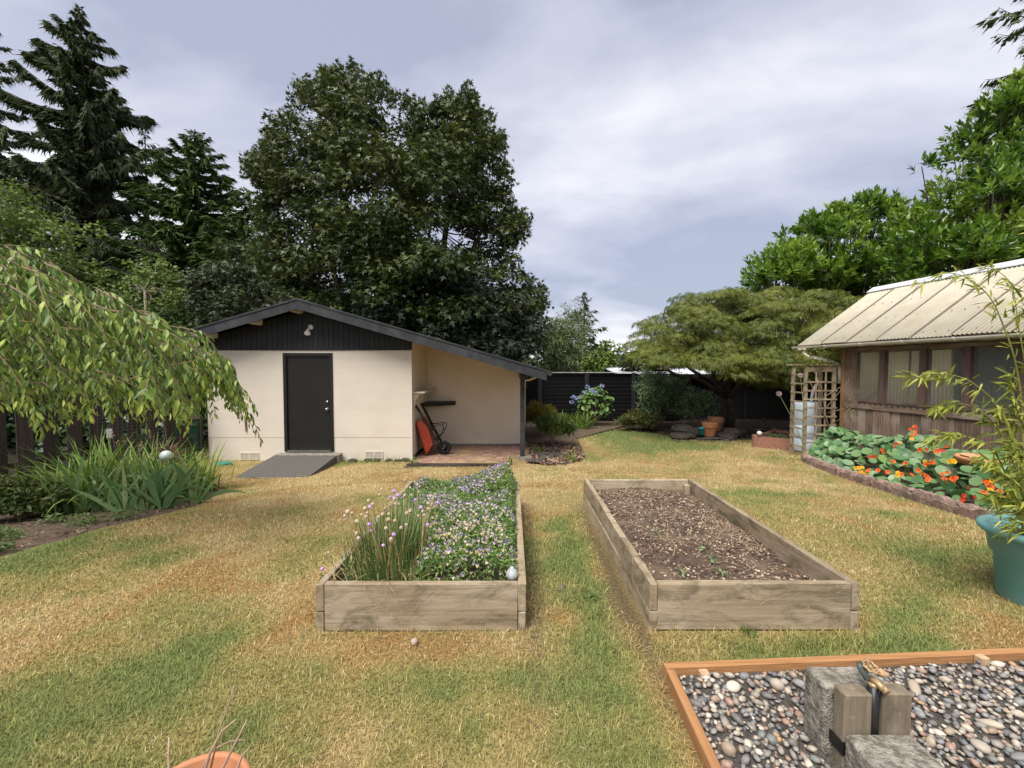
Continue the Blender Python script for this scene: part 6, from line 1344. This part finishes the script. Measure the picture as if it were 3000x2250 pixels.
# ------------------------------------------------------------------ nasturtiums
def nasturtium():
    r = np.random.default_rng(131); base = G(6.1, 7.0); t = thing('nasturtium_patch', 'sprawling nasturtiums with orange and yellow flowers in the block edged border', 'plant', base)
    disc = MB(); n = 12; vs = [(0, 0, -.12)] + [((1 + .05 * (i % 2)) * math.cos(2 * math.pi * i / n), (1 + .05 * (i % 2)) * math.sin(2 * math.pi * i / n), .03 * math.sin(i * 2.1)) for i in range(n)]
    disc.add(vs, [(0, 1 + i, 1 + (i + 1) % n) for i in range(n)]); lf = disc.mesh('leaf'); lf.materials.append(LM('nasturtium_leaf', [(.06, .14, .055), (.10, .20, .08), (.15, .25, .115), (.22, .32, .18), (.16, .26, .06)], src='obj', trans=.22, rough=.4))
    fl = MB(); nn = 5
    for i in range(nn):
        a = 2 * math.pi * i / nn; u = np.array((math.cos(a), math.sin(a), 0)); w = np.array((-math.sin(a), math.cos(a), 0)); z = np.array((0, 0, 1.))
        fl.add([u * .1 - z * .5, u * .45 - w * .35 + z * .0, u * .95 - w * .42 + z * .12, u * 1.08 + z * .05, u * .95 + w * .42 + z * .12, u * .45 + w * .35], [(0, 1, 2, 3, 4, 5)])
    flm = fl.mesh('flower'); cols = {'o': (.80, .13, .015), 'r': (.62, .055, .015), 'y': (.85, .42, .01)}
    fms = {}
    for k, c in cols.items(): q = flm.copy(); q.materials.append(LM('nasturtium_flower_' + k, [tuple(a * .85 for a in c), c], src='obj', trans=.3)); fms[k] = q
    def edge(y): return np.interp(y, [1.9, 3.2, 4.06, 4.9, 5.92, 6.52, 7.1, 7.7, 8.3, 9.1], [4.62, 4.82, 4.94, 5.10, 5.35, 5.46, 5.53, 5.60, 5.71, 6.3])
    def wall(y): return 7.18 + .126 * (9.4 - y)
    def hgt(x, y):
        u = (x - edge(y)) / (wall(y) - edge(y)); return .07 + .56 * np.clip(u * 2.6, 0, 1) * (1 - .30 * np.clip(u, 0, 1)) * (.72 + .5 * fbm(x * 2.2, y * 2.2, 2)) + .16 * gauss(x, y, 6.5, 6.9, .3, .4)
    def setp(o, nrm): o.rotation_euler = Vector(nrm).to_track_quat('Z', 'Y').to_euler(); o.rotation_euler.rotate_axis('Z', r.uniform(0, 6.3))
    P = []; stems = MB()
    for i in range(980):
        y = 3.4 + 5.6 * r.random(); u = r.random() * .78 - .03; x = edge(y) + u * (wall(y) - edge(y)); z = float(gz(x, y)) + .03 + float(hgt(x, y)) * (r.uniform(.82, 1.05) if r.random() < .7 else r.uniform(.35, .85)); P.append((x, y, z))
    P.sort(key=lambda q: q[1]); own = set(np.random.default_rng(5).permutation(980)[:300]); rest = []
    for i, (x, y, z) in enumerate(P):
        nrm = np.array((-.35, -.35, 1.)) + r.normal(0, .33, 3); R_ = r.uniform(.042, .082)
        if i in own: setp(put('leaf', lf, None, t, Vector((x, y, z)) - base, None, R_), nrm)
        else: rest.append(((x, y, z), nrm, R_))
        if i % 3 == 0: g = float(gz(x, y)); stems.tube([(x + r.normal(0, .06), y + r.normal(0, .06), g + .02), (x, y, (z + g) / 2), (x, y, z - .008)], .003, 4, cap=False)
    tv = np.array(vs); T = (tv, [np.array([(0, 1 + i, 1 + (i + 1) % n) for i in range(n)])])
    v, f, rn = scatter(T, np.array([q[0] for q in rest]), rvec(r, len(rest)), np.array([q[1] for q in rest]), np.array([q[2] for q in rest]), r.random(len(rest)))
    npart('lower_leaves', v, f, rn, LM('nasturtium_leaves', [(.05, .125, .045), (.10, .20, .075), (.17, .26, .10)], trans=.22, rough=.4), t)
    # flowers where the photograph shows their groups (looking direction, colour, how many)
    spots = [(2672, 1263, 'o', 3), (2683, 1252, 'o', 2), (2657, 1292, 'y', 2), (2585, 1315, 'o', 2), (2555, 1330, 'r', 3), (2625, 1303, 'r', 2), (2682, 1272, 'o', 1), (2694, 1312, 'o', 3), (2750, 1322, 'r', 3), (2773, 1307, 'r', 1), (2714, 1317, 'r', 1), (2616, 1352, 'o', 1), (2653, 1357, 'o', 1), (2725, 1360, 'o', 3), (2710, 1352, 'y', 1), (2780, 1361, 'y', 2), (2646, 1380, 'o', 2), (2690, 1384, 'o', 3), (2518, 1370, 'y', 2), (2520, 1385, 'y', 5), (2528, 1392, 'y', 4), (2538, 1402, 'o', 2), (2545, 1378, 'o', 2), (2580, 1375, 'o', 2), (2602, 1382, 'o', 1), (2633, 1396, 'y', 2), (2708, 1404, 'o', 3), (2786, 1393, 'o', 5), (2770, 1400, 'o', 2), (2908, 1420, 'o', 5), (2895, 1427, 'y', 2), (2882, 1443, 'y', 1), (2930, 1440, 'o', 1), (2855, 1455, 'r', 1), (2827, 1471, 'r', 3), (2958, 1452, 'o', 1)]
    for px, py, c, k in spots:
        # follow the sight line until it meets the leaf canopy
        best = None
        for Y in np.arange(4.2, 9.4, .03):
            p = at(px, py, Y)
            if p.x > edge(Y) - .05 and p.z < float(gz(p.x, Y)) + .03 + float(hgt(p.x, Y)) + .05: best = p; break
        if best is None: best = at(px, py, 7.6)
        for j in range(k):
            q = best + Vector(r.normal(0, .035, 3)) * (k > 1); o = put('flower', fms[c if r.random() > .12 else 'o'], None, t, q - base, None, r.uniform(.022, .034)); setp(o, np.array((-.55, -.8, .35)) + r.normal(0, .3, 3))
    part('stems', stems, LM('nasturtium_stem', [(.12, .2, .06), (.15, .22, .07)], trans=.1), t)['kind'] = 'stuff'
nasturtium()

# ------------------------------------------------------------------ bamboo in the blue green pot
def bamboo():
    r = np.random.default_rng(141); base = Vector((3.40, 2.80, .42)); t = thing('potted_bamboo', 'yellow green bamboo with arching canes growing in the blue green pot', 'plant', base)
    canes = [([(3.3, 2.7), (2950, 1250, 2.70), (2860, 1130, 2.62), (2760, 1095, 2.60), (2672, 1108, 2.60)], 1.), ([(3.32, 2.72), (2960, 1330, 2.72), (2880, 1210, 2.66), (2790, 1180, 2.64), (2742, 1196, 2.64)], 1.), ([(3.28, 2.68), (2960, 1420, 2.7), (2900, 1310, 2.66), (2800, 1272, 2.62), (2735, 1285, 2.62)], 1.),
             ([(3.42, 2.78), (3020, 1200, 2.8), (2985, 960, 2.85), (2960, 830, 2.9), (2890, 775, 2.95)], 1.), ([(3.36, 2.8), (2990, 1150, 2.85), (2930, 930, 2.9), (2870, 840, 2.95), (2780, 800, 3.0), (2660, 838, 3.0)], .45), ([(3.4, 2.72), (3010, 1300, 2.7), (2975, 1180, 2.7), (2960, 1100, 2.7)], 1.2),
             ([(3.45, 2.8), (3080, 1100, 2.8), (3060, 800, 2.85), (3040, 650, 2.9)], 1.), ([(3.35, 2.7), (2990, 1480, 2.65), (2930, 1380, 2.6), (2880, 1350, 2.58)], 1.2), ([(3.5, 2.75), (3090, 1250, 2.7), (3060, 1000, 2.7), (2990, 880, 2.7)], 1.), ([(3.3, 2.75), (2985, 1500, 2.72), (2950, 1460, 2.7), (2900, 1455, 2.66)], 1.3), ([(3.38, 2.66), (3020, 1440, 2.6), (2990, 1340, 2.6), (2960, 1290, 2.6)], 1.4), ([(3.33, 2.72), (2990, 1350, 2.75), (2960, 1240, 2.75), (2925, 1200, 2.75)], 1.2)]
    mb = MB(); P = []; D = []; S = []
    for pts, dens in canes:
        q = [Vector((pts[0][0], pts[0][1], .43))] + [at(*a) for a in pts[1:]]; fine = []
        for i in range(len(q) - 1):
            p0, p1, p2, p3 = q[max(0, i - 1)], q[i], q[i + 1], q[min(len(q) - 1, i + 2)]
            for s_ in np.linspace(0, 1, 9)[:-1]:
                fine.append(.5 * ((2 * p1) + (p2 - p0) * s_ + (2 * p0 - 5 * p1 + 4 * p2 - p3) * s_ ** 2 + (3 * p1 - p0 - 3 * p2 + p3) * s_ ** 3))
        fine.append(q[-1]); mb.tube(fine, np.linspace(.006, .0015, len(fine)), 6); n = len(fine)
        for i in range(int(n * .25), n):
            tg = (fine[min(i + 1, n - 1)] - fine[max(0, i - 1)]).normalized()
            for k in range(r.poisson(3.4 * dens)):
                d = tg * r.uniform(.3, 1.1) + Vector(r.normal(0, .55, 3)) + Vector((-.25, -.1, -.45)); P.append(fine[i] + Vector(r.normal(0, .012, 3))); D.append(d); S.append(r.uniform(.055, .115))
    for i in range(420):                                                  # low leafy mass over the rim
        p = at(r.uniform(2930, 3080), r.uniform(1330, 1570), r.uniform(2.55, 3.0)); P.append(p); D.append(Vector(r.normal(0, .6, 3)) + Vector((-.4, -.2, -.1))); S.append(r.uniform(.05, .10))
    P = np.array([tuple(a) for a in P]); D = np.array([tuple(a) for a in D]); S = np.array(S); n = len(P); Nn = np.array((0, -.4, 1.)) + r.normal(0, .5, (n, 3))
    T = (np.array([(0, 0, 0), (.07, .22, .02), (.055, .6, .0), (0, 1, -.12), (-.055, .6, .0), (-.07, .22, .02), (0, .4, -.015)], float), [np.array([(6, i, (i + 1) % 6) for i in range(6)])])
    px = 1500 + FPX * P[:, 0] / P[:, 1]; vis = np.where(px < 2995)[0]; own = vis[np.argsort(-S[vis])][:300]; m = np.ones(n, bool); m[own] = False
    cols = [(.11, .16, .02), (.20, .25, .03), (.31, .34, .05), (.42, .42, .08)]
    v, f, rn = scatter(T, P[m], D[m], Nn[m], S[m], r.random(m.sum())); npart('foliage', v, f, rn, LM('bamboo_leaves', cols, trans=.35, rough=.45), t)
    lf = npmesh('leaf', *T); lf.materials.append(LM('bamboo_leaf', cols, src='obj', trans=.35, rough=.45))
    for i in own:
        y = Vector(D[i]).normalized(); x = y.cross(Vector(Nn[i])).normalized(); z = x.cross(y); put('leaf', lf, None, t, Vector(P[i]) - base, Matrix((x, y, z)).transposed().to_euler(), S[i])
    part('canes', mb, LM('bamboo_cane', [(.20, .20, .05), (.26, .24, .07)], trans=0), t, smooth=True)
bamboo()

# ------------------------------------------------------------------ what grows in the raised bed
def petal_flower():
    V = []; F = []; R_ = []
    for a, l, w, c in ((60, 1., .5, .95), (120, 1., .5, .95), (10, .9, .45, .35), (170, .9, .45, .35), (270, 1.0, .6, .12)):
        t = math.radians(a); u = np.array((math.cos(t), math.sin(t), 0)); s_ = np.array((-math.sin(t), math.cos(t), 0)); b = len(V)
        V += [u * 0, u * l * .6 - s_ * w, u * l * 1.05 - s_ * w * .4, u * l * 1.05 + s_ * w * .4, u * l * .6 + s_ * w]; F.append([b, b + 1, b + 2, b + 3, b + 4]); R_ += [max(0, c - .1)] + [c] * 4
    V = np.array(V); V[:, 2] = .02 * np.arange(len(V)) / 5; return V, [np.array(F)], np.array(R_)
def violas():
    r = np.random.default_rng(151); base = Vector((-.5, 3.7, .19)); t = thing('viola_patch', 'dense carpet of purple white and yellow violas filling the raised bed', 'flowers', base)
    poly = [(-.63, 2.58), (.05, 2.56), (.055, 3.6), (.06, 4.78), (-1.08, 4.78), (-1.08, 3.75), (-.75, 3.55), (-.66, 3.0)]
    def top(x, y): return .275 + .16 * fbm(x * 3.2, y * 3.2, 3) + .05 * sstep(2.5, 3.0, y) - .05 * sstep(3.4, 4.2, y) + .13 * gauss(x, y, -.14, 4.5, .34, .34) - .07 * gauss(x, y, -.7, 4.5, .4, .4) + .02 * sstep(-.1, .05, x)
    p, d = poly_points(r, poly, 19000); x, y = p[:, 0], p[:, 1]; n = len(x); edge = sstep(0, .10, d); z = .2 + (top(x, y) - .2) * (.25 + .75 * edge) * (1 - .5 * r.random(n) ** 2.2)
    D = r.normal(0, 1, (n, 3)) + np.array((0, -.2, .25)); Nn = r.normal(0, .5, (n, 3)) + np.array((0, -.3, 1)); v, f, rn = scatter(T_LEAF, np.stack([x, y, z], 1), D, Nn, r.uniform(.022, .046, n), r.random(n), W=r.uniform(.02, .036, n))
    npart('foliage', v, f, rn, LM('viola_leaves', [(.06, .135, .028), (.11, .205, .045), (.18, .275, .068), (.27, .35, .11)], trans=.36), t)
    FV, FF, FR = petal_flower(); p, d = poly_points(r, poly, 3600); kp = fbm(p[:, 0] * 5 + 2, p[:, 1] * 5, 3) + r.normal(0, .09, len(p)) > .50; p, d = p[kp], d[kp]; x, y = p[:, 0], p[:, 1]; n = len(x); edge = sstep(0, .10, d); z = .2 + (top(x, y) - .2) * (.28 + .75 * edge) + r.uniform(-.02, .018, n)
    P = np.stack([x, y, z], 1); lil = np.clip(sstep(3.0, 4.3, y) + 1.6 * (fbm(x * 3, y * 3 + 4, 2) - .5) + r.normal(0, .18, n), 0, 1); S = r.uniform(.0075, .0125, n)
    order = np.argsort(y); own, rest = order[:300], order[300:]
    Nn = np.array((0, -.8, .6)) + r.normal(0, .45, (n, 3)); D = np.array((0, 0.2, 1.)) + r.normal(0, .25, (n, 3))
    fm_ = LM('viola_petals', [(.72, .52, .08), (.68, .60, .34), (.58, .53, .46), (.36, .27, .48), (.20, .12, .33), (.08, .03, .16)], trans=.2, rough=.7)
    vv, ff, _ = scatter((FV, FF), P[rest], D[rest], Nn[rest], S[rest], 0.); k = len(FR); rr = np.clip(np.tile(FR, len(rest)) * .9 + np.repeat(lil[rest] * .26 + r.normal(0, .05, len(rest)), k), 0, 1)
    npart('flowers', vv, ff, rr, fm_, t)
    ms = []
    for q in range(5): ms.append(npmesh('flower', FV, FF, np.clip(FR + (.0, .12, -.1, .3, .05)[q], 0, 1)))
    for q in ms: q.materials.append(fm_)
    for i in own:
        yv = Vector(D[i]).normalized(); xv = yv.cross(Vector(Nn[i])).normalized(); zv = xv.cross(yv); put('flower', ms[i % 5], None, t, Vector(P[i]) - base, Matrix((xv, yv, zv)).transposed().to_euler(), S[i])
violas()
def chives():
    r = np.random.default_rng(161); base = Vector((-.85, 3.0, .2)); t = thing('chive_clump', 'tall chive clump with pale and lilac flower heads in the raised bed', 'plant', base)
    n = 950; x = np.clip(-.83 + r.normal(0, .12, n), -1.07, -.56); y = np.clip(3.0 + r.normal(0, .26, n), 2.57, 3.6); az = np.arctan2(y - 3.0 + r.normal(0, .15, n), x + .83 + r.normal(0, .1, n))
    v1 = strips(np.stack([x, y, np.full(n, .19)], 1), az, r.uniform(.20, .40, n), np.abs(r.normal(.12, .14, n)), np.abs(r.normal(.35, .4, n)), np.full(n, .006), np.clip(r.normal(.3, .25, n), 0, 1), 5)
    n = 150; x = np.clip(-.83 + r.normal(0, .14, n), -1.07, -.58); y = np.clip(2.8 + r.normal(0, .16, n), 2.56, 3.3); v2 = strips(np.stack([x, y, np.full(n, .19)], 1), r.uniform(0, 6.3, n), r.uniform(.18, .34, n), r.uniform(.2, .7, n), r.uniform(.6, 2.2, n), np.full(n, .006), r.uniform(.7, 1, n), 6)
    v, f, rn = merge([v1, v2]); npart('leaves', v, f, rn, LM('chive_leaves', [(.04, .10, .025), (.075, .15, .035), (.15, .21, .06), (.36, .30, .13), (.48, .37, .18)], trans=.15), t)
    bm = bmesh.new(); bmesh.ops.create_icosphere(bm, subdivisions=2, radius=1)
    for q in bm.verts: q.co *= 1 + .16 * math.sin(q.co.x * 13 + q.co.y * 17 + q.co.z * 11)
    hm = bpy.data.meshes.new('flower_head'); bm.to_mesh(hm); bm.free(); a, b = hm.copy(), hm.copy()
    a.materials.append(LM('faded_chive', [(.40, .29, .18), (.50, .40, .29), (.48, .33, .30)], src='obj', trans=.1, rough=.9)); b.materials.append(LM('lilac_chive', [(.42, .24, .50), (.56, .36, .62)], src='obj', trans=.1, rough=.9))
    st = MB()
    for i in range(62):
        x0 = np.clip(-.83 + r.normal(0, .11), -1.05, -.6); y0 = np.clip(3.05 + r.normal(0, .26), 2.6, 3.6); le = r.uniform(.30, .44); a_ = math.atan2(y0 - 3., x0 + .83) + r.normal(0, .5); ln = r.uniform(.02, .14)
        p = Vector((x0 + ln * math.cos(a_), y0 + ln * math.sin(a_), .19 + le)); b0 = Vector((x0, y0, .18))
        if i > 59: p = Vector((-1.18, 2.55 + .1 * (i - 59), .30 + .06 * (i % 2))); b0 = Vector((-1.02, p.y, .2))
        st.tube([b0, b0.lerp(p, .5) + Vector((0, 0, .015)), p], [.003, .0028, .0022], 5); put('flower_head', b if i % 5 == 0 else a, None, t, p - base, (0, 0, i), r.uniform(.0095, .0145))
    part('flower_stalks', st, LM('chive_stalk', [(.42, .33, .15), (.5, .4, .2)], trans=0), t)
chives()
for i, (px, py, n) in enumerate([(1928, 1568, 9), (2085, 1650, 14), (2050, 1615, 8), (2000, 1690, 10), (2120, 1690, 7), (1897, 1520, 6)]):
    u = (px - 1500) / FPX; p = None
    for Y in np.arange(2.55, 4.8, .01):
        q = at(px, py, Y)
        if q.z <= float(s2(q.x, Y)): p = q; break
    if p is None: continue
    r = np.random.default_rng(170 + i); t = thing('seedling', 'small pale green seedling in the bare soil bed', 'weed', p, 'seedlings in the bare soil bed')
    v, f, rn = leaf_clump(r, (0, 0, .03), (.035, .035, .02), n, T_LEAF, .05, .6, 0, .2); put('leaves', npmesh('leaves', v, f, rn), LM('seedling_leaf%d' % i, [(.16, .24, .08), (.30, .36, .20)], trans=.3), t)
    put('stem', MB().tube([(0, 0, -.01), (0, 0, .035)], .002, 5).mesh('stem'), mt['twig'], t)
# big alliums by the trellis and the climbing rose on it
for i, (hx, bx_) in enumerate([((2282, 1154, 9.2), (6.42, 9.35)), ((2345, 1100, 9.25), (6.38, 9.36))]):
    p = at(*hx); b = G(*bx_); t = thing('allium', ('leaning allium with a round pinkish head reaching out from the trellis' if i == 0 else 'taller upright allium with a round pinkish head close to the trellis'), 'flower', b)
    part('stalk', MB().tube([b, b.lerp(p, .5) + Vector((.03, 0, .05)), p], [.008, .006, .005], 6), LM('allium_stalk%d' % i, [(.24, .25, .14), (.24, .25, .14)], trans=0), t)
    r = np.random.default_rng(180 + i); v, f, rn = leaf_clump(r, p - b, (.045, .045, .045), 120, T_LEAF, .022, .0, 0, .8); put('flower_head', npmesh('flower_head', v, f, rn), LM('allium_head%d' % i, [(.42, .26, .32), (.58, .44, .46)], trans=.1), t)
def rose():
    r = np.random.default_rng(191); b = G(6.85, 9.40); t = thing('climbing_rose', 'climbing rose with bare canes and sparse yellowing leaves on the trellis', 'shrub', b); mb = MB(); ps = []
    for pts in ([(2445, 1310, 9.3), (2420, 1220, 9.3), (2405, 1130, 9.35), (2380, 1075, 9.4)], [(2440, 1300, 9.3), (2415, 1200, 9.25), (2450, 1160, 9.2), (2490, 1110, 9.0)], [(2425, 1210, 9.3), (2480, 1195, 9.1), (2520, 1170, 8.9), (2565, 1148, 8.7), (2590, 1133, 8.6)], [(2420, 1160, 9.3), (2460, 1135, 9.3), (2500, 1170, 9.), (2540, 1205, 8.8)], [(2430, 1260, 9.3), (2400, 1180, 9.3), (2370, 1110, 9.4)], [(2440, 1240, 9.3), (2475, 1220, 9.1), (2500, 1180, 9.)]):
        q = [at(*a) for a in pts]; mb.tube(q, np.linspace(.013, .004, len(q)), 6)
    for i in range(46):
        px, py = (r.uniform(2345, 2470), r.uniform(1015, 1075)) if i < 36 else (r.uniform(2480, 2600), r.uniform(1120, 1240)); c = at(px, py, r.uniform(9.3, 9.7) if i < 36 else 8.9); ps.append(leaf_clump(r, c, (.11, .11, .07), 20 if i < 36 else 5, T_LEAF, .055, .5, .2, .2))
    v, f, rn = merge(ps); npart('foliage', v, f, rn, LM('rose_leaves', [(.07, .10, .02), (.13, .15, .025), (.20, .19, .03), (.26, .19, .05)], trans=.3), t); part('canes', mb, mt['twig'], t, smooth=True)
rose()
for i, (px, py) in enumerate([(960, 1700), (2205, 1870), (1730, 1760)]):
    x, y = 0, 0
    for Y in np.arange(1.2, 9, .01):
        q = at(px, py, Y)
        if q.z < float(gz(q.x, Y)): x, y = q.x, Y; break
    if any(inpoly(np.array([x]), np.array([y]), b_)[0] for b_ in BEDS + [GRAVEL]): continue
    shrub('lawn_weed', 'small green weed rosette growing in the dry lawn', (x, y, float(gz(x, y)) + .012), (.05, .04, .01), 4, .025, 9, T_LEAF, .04, lm_weed, 230 + i, stems=0, cat='weed', group='weeds in the dry lawn')
for i, (x, y) in enumerate([(6.75, 10.75), (7.1, 10.9), (6.6, 10.95), (7.35, 11.0)]):
    shrub('box_seedling', 'leafy vegetable seedling in the red brown planting box', (x, y, -.16), (.10, .10, .05), 6, .05, 14, T_LEAF, .05, lm_weed, 200 + i, stems=0, cat='plant', group='plants in the planting box')

# ------------------------------------------------------------------ grass: short dry blades, stuff
def grass():
    r = np.random.default_rng(211); n = 700000
    Y = 1.15 * (16.5 / 1.15) ** (r.random(n) ** 1.12); X = (r.random(n) * 2 - 1) * (Y * 1.32 + .5)
    m = (np.abs(X) < 8.6) & (Y < 15.3)
    for poly in (LEFT_SOIL, MULCH, MAPLE_SOIL, BORDER_SOIL, GRAVEL, PATIO, SHEDP, RAMPP, *BEDS): m &= ~inpoly(X, Y, poly)
    m &= ~((X > .70) & (X < .80) & (Y < 2.15)) & ~((X > .7) & (Y < 2.26) & (Y > 2.06) & (X * .0615 + 2.073 > Y + .0)) & ~((X > 4.4) & (Y < 9.1) & (X > np.interp(Y, [1.9, 3.2, 4.06, 4.9, 5.92, 6.52, 7.1, 7.7, 8.3, 9.05], [4.55, 4.75, 4.87, 5.03, 5.28, 5.39, 5.46, 5.53, 5.64, 6.2]) - .08))
    # worn, bare strips beside the beds
    bare = 1.1 * gauss(X, Y, .74, 3.3, .06, 1.5) + 1.1 * gauss(X, Y, .15, 3.2, .06, 1.4) + .8 * gauss(X, Y, -.35, 2.42, .28, .05) + .7 * gauss(X, Y, .66, 2.9, .1, .4)
    m &= r.random(n) > bare * .85
    ex = []; ey = []                                            # longer grass the mower misses: along boards and walls
    for (x0, y0, x1, y1) in [(-1.16, 2.475, .10, 2.475), (-1.165, 2.48, -1.165, 4.83), (.80, 2.478, 2.05, 2.478), (2.05, 2.5, 2.05, 4.9), (.80, 4.91, 2.04, 4.91), (-1.15, 4.84, .08, 4.84), (-3.6, 9.13, -2.15, 9.13), (-6.4, 9.13, -5.0, 9.13), (-2.1, 8.39, -.4, 8.39), (.74, 2.135, 3.2, 2.285), (.735, 2.1, .69, .9), (.10, 2.6, .10, 4.7)]:
        k = int(math.hypot(x1 - x0, y1 - y0) * 420 / max(1, y0 * .45)); t_ = r.random(k); wob = np.abs(r.normal(0, .022, k)) * (1 + .1 * y0); nx_, ny_ = (y1 - y0), -(x1 - x0); q_ = math.hypot(nx_, ny_); sg = -1 if (x0, x1) in ((-1.165, -1.165),) else 1
        if (x0, x1) in ((-1.165, -1.165), ): nx_ = -abs(nx_)
        elif abs(nx_) > abs(ny_): nx_ = abs(nx_) * (-1 if x0 == .735 else 1)
        else: ny_ = abs(ny_) * (1 if y0 in (4.91, 4.84, 2.135) else -1)
        ex.append(x0 + (x1 - x0) * t_ + nx_ / q_ * wob); ey.append(y0 + (y1 - y0) * t_ + ny_ / q_ * wob)
    ex = np.concatenate(ex); ey = np.concatenate(ey); edge_n = len(ex)
    X = np.concatenate([X[m], ex]); Y = np.concatenate([Y[m], ey]); n = len(X); c = lawn_colour(X, Y); green = np.clip((c[:, 1] / c[:, 0] - .62) * 2.2, 0, 1)
    size = (.019 + .0027 * Y) * (1 + .3 * green) * r.uniform(.6, 1.35, n); size = np.minimum(size, .085)
    tall = gauss(X, Y, 1.5, 2.36, .8, .08) + gauss(X, Y, .45, 3.0, .2, .9) * .5 + gauss(X, Y, -2.9, 9.05, .9, .2); size *= 1 + 1.0 * tall; size[-edge_n:] *= r.uniform(1.1, 2.3, edge_n)
    wid = (.0014 + .00075 * Y) * r.uniform(.7, 1.3, n)
    az = r.uniform(0, 2 * math.pi, n); lie = np.where(r.random(n) < .66 * (1 - green * .4), r.uniform(.9, 1.5, n), r.uniform(.05, .85, n))
    D = np.stack([np.cos(az) * np.sin(lie), np.sin(az) * np.sin(lie), np.cos(lie)], 1); side = np.stack([-np.sin(az), np.cos(az), 0 * az], 1)
    B = np.stack([X, Y, gz(X, Y) - .003], 1); Mid = B + D * (size * .55)[:, None]; bend = np.stack([np.cos(az), np.sin(az), -.5 * np.ones(n)], 1) * (size * r.uniform(.0, .38, n))[:, None]; Tp = B + D * size[:, None] + bend
    w = (side * (wid / 2)[:, None]); nr = Y < 4.6; k = int(nr.sum())
    V = np.concatenate([np.stack([B - w, B + w, Mid + w * .9, Mid - w * .9, Tp], 1)[nr].reshape(-1, 3), np.stack([B - w * 1.1, B + w * 1.1, Tp], 1)[~nr].reshape(-1, 3)])
    i = np.arange(k) * 5; j = k * 5 + np.arange(n - k) * 3
    F = [np.stack([i, i + 1, i + 2, i + 3], 1), np.concatenate([np.stack([i + 3, i + 2, i + 4], 1), np.stack([j, j + 1, j + 2], 1)])]
    jit = r.normal(1, .23, (n, 1)); c = c * np.clip(jit, .5, 1.6); pale = (r.random(n) < .11 * (1 - green))[:, None]; c = np.where(pale, np.array([.58, .48, .29]) * r.uniform(.8, 1.15, (n, 1)), c)
    gsel = (r.random(n) < .22 + .2 * green)[:, None]; c = np.where(gsel & ~pale, c * .4 + np.array([.17, .205, .07]) * .6, c); c = np.clip(c, .01, .8)
    return npmesh('grass', V, F, col=np.concatenate([np.repeat(c[nr], 5, 0), np.repeat(c[~nr], 3, 0)]))
tag(put('grass', grass(), CM('grass_blades', rough=.7, trans=.18)), kind='stuff')
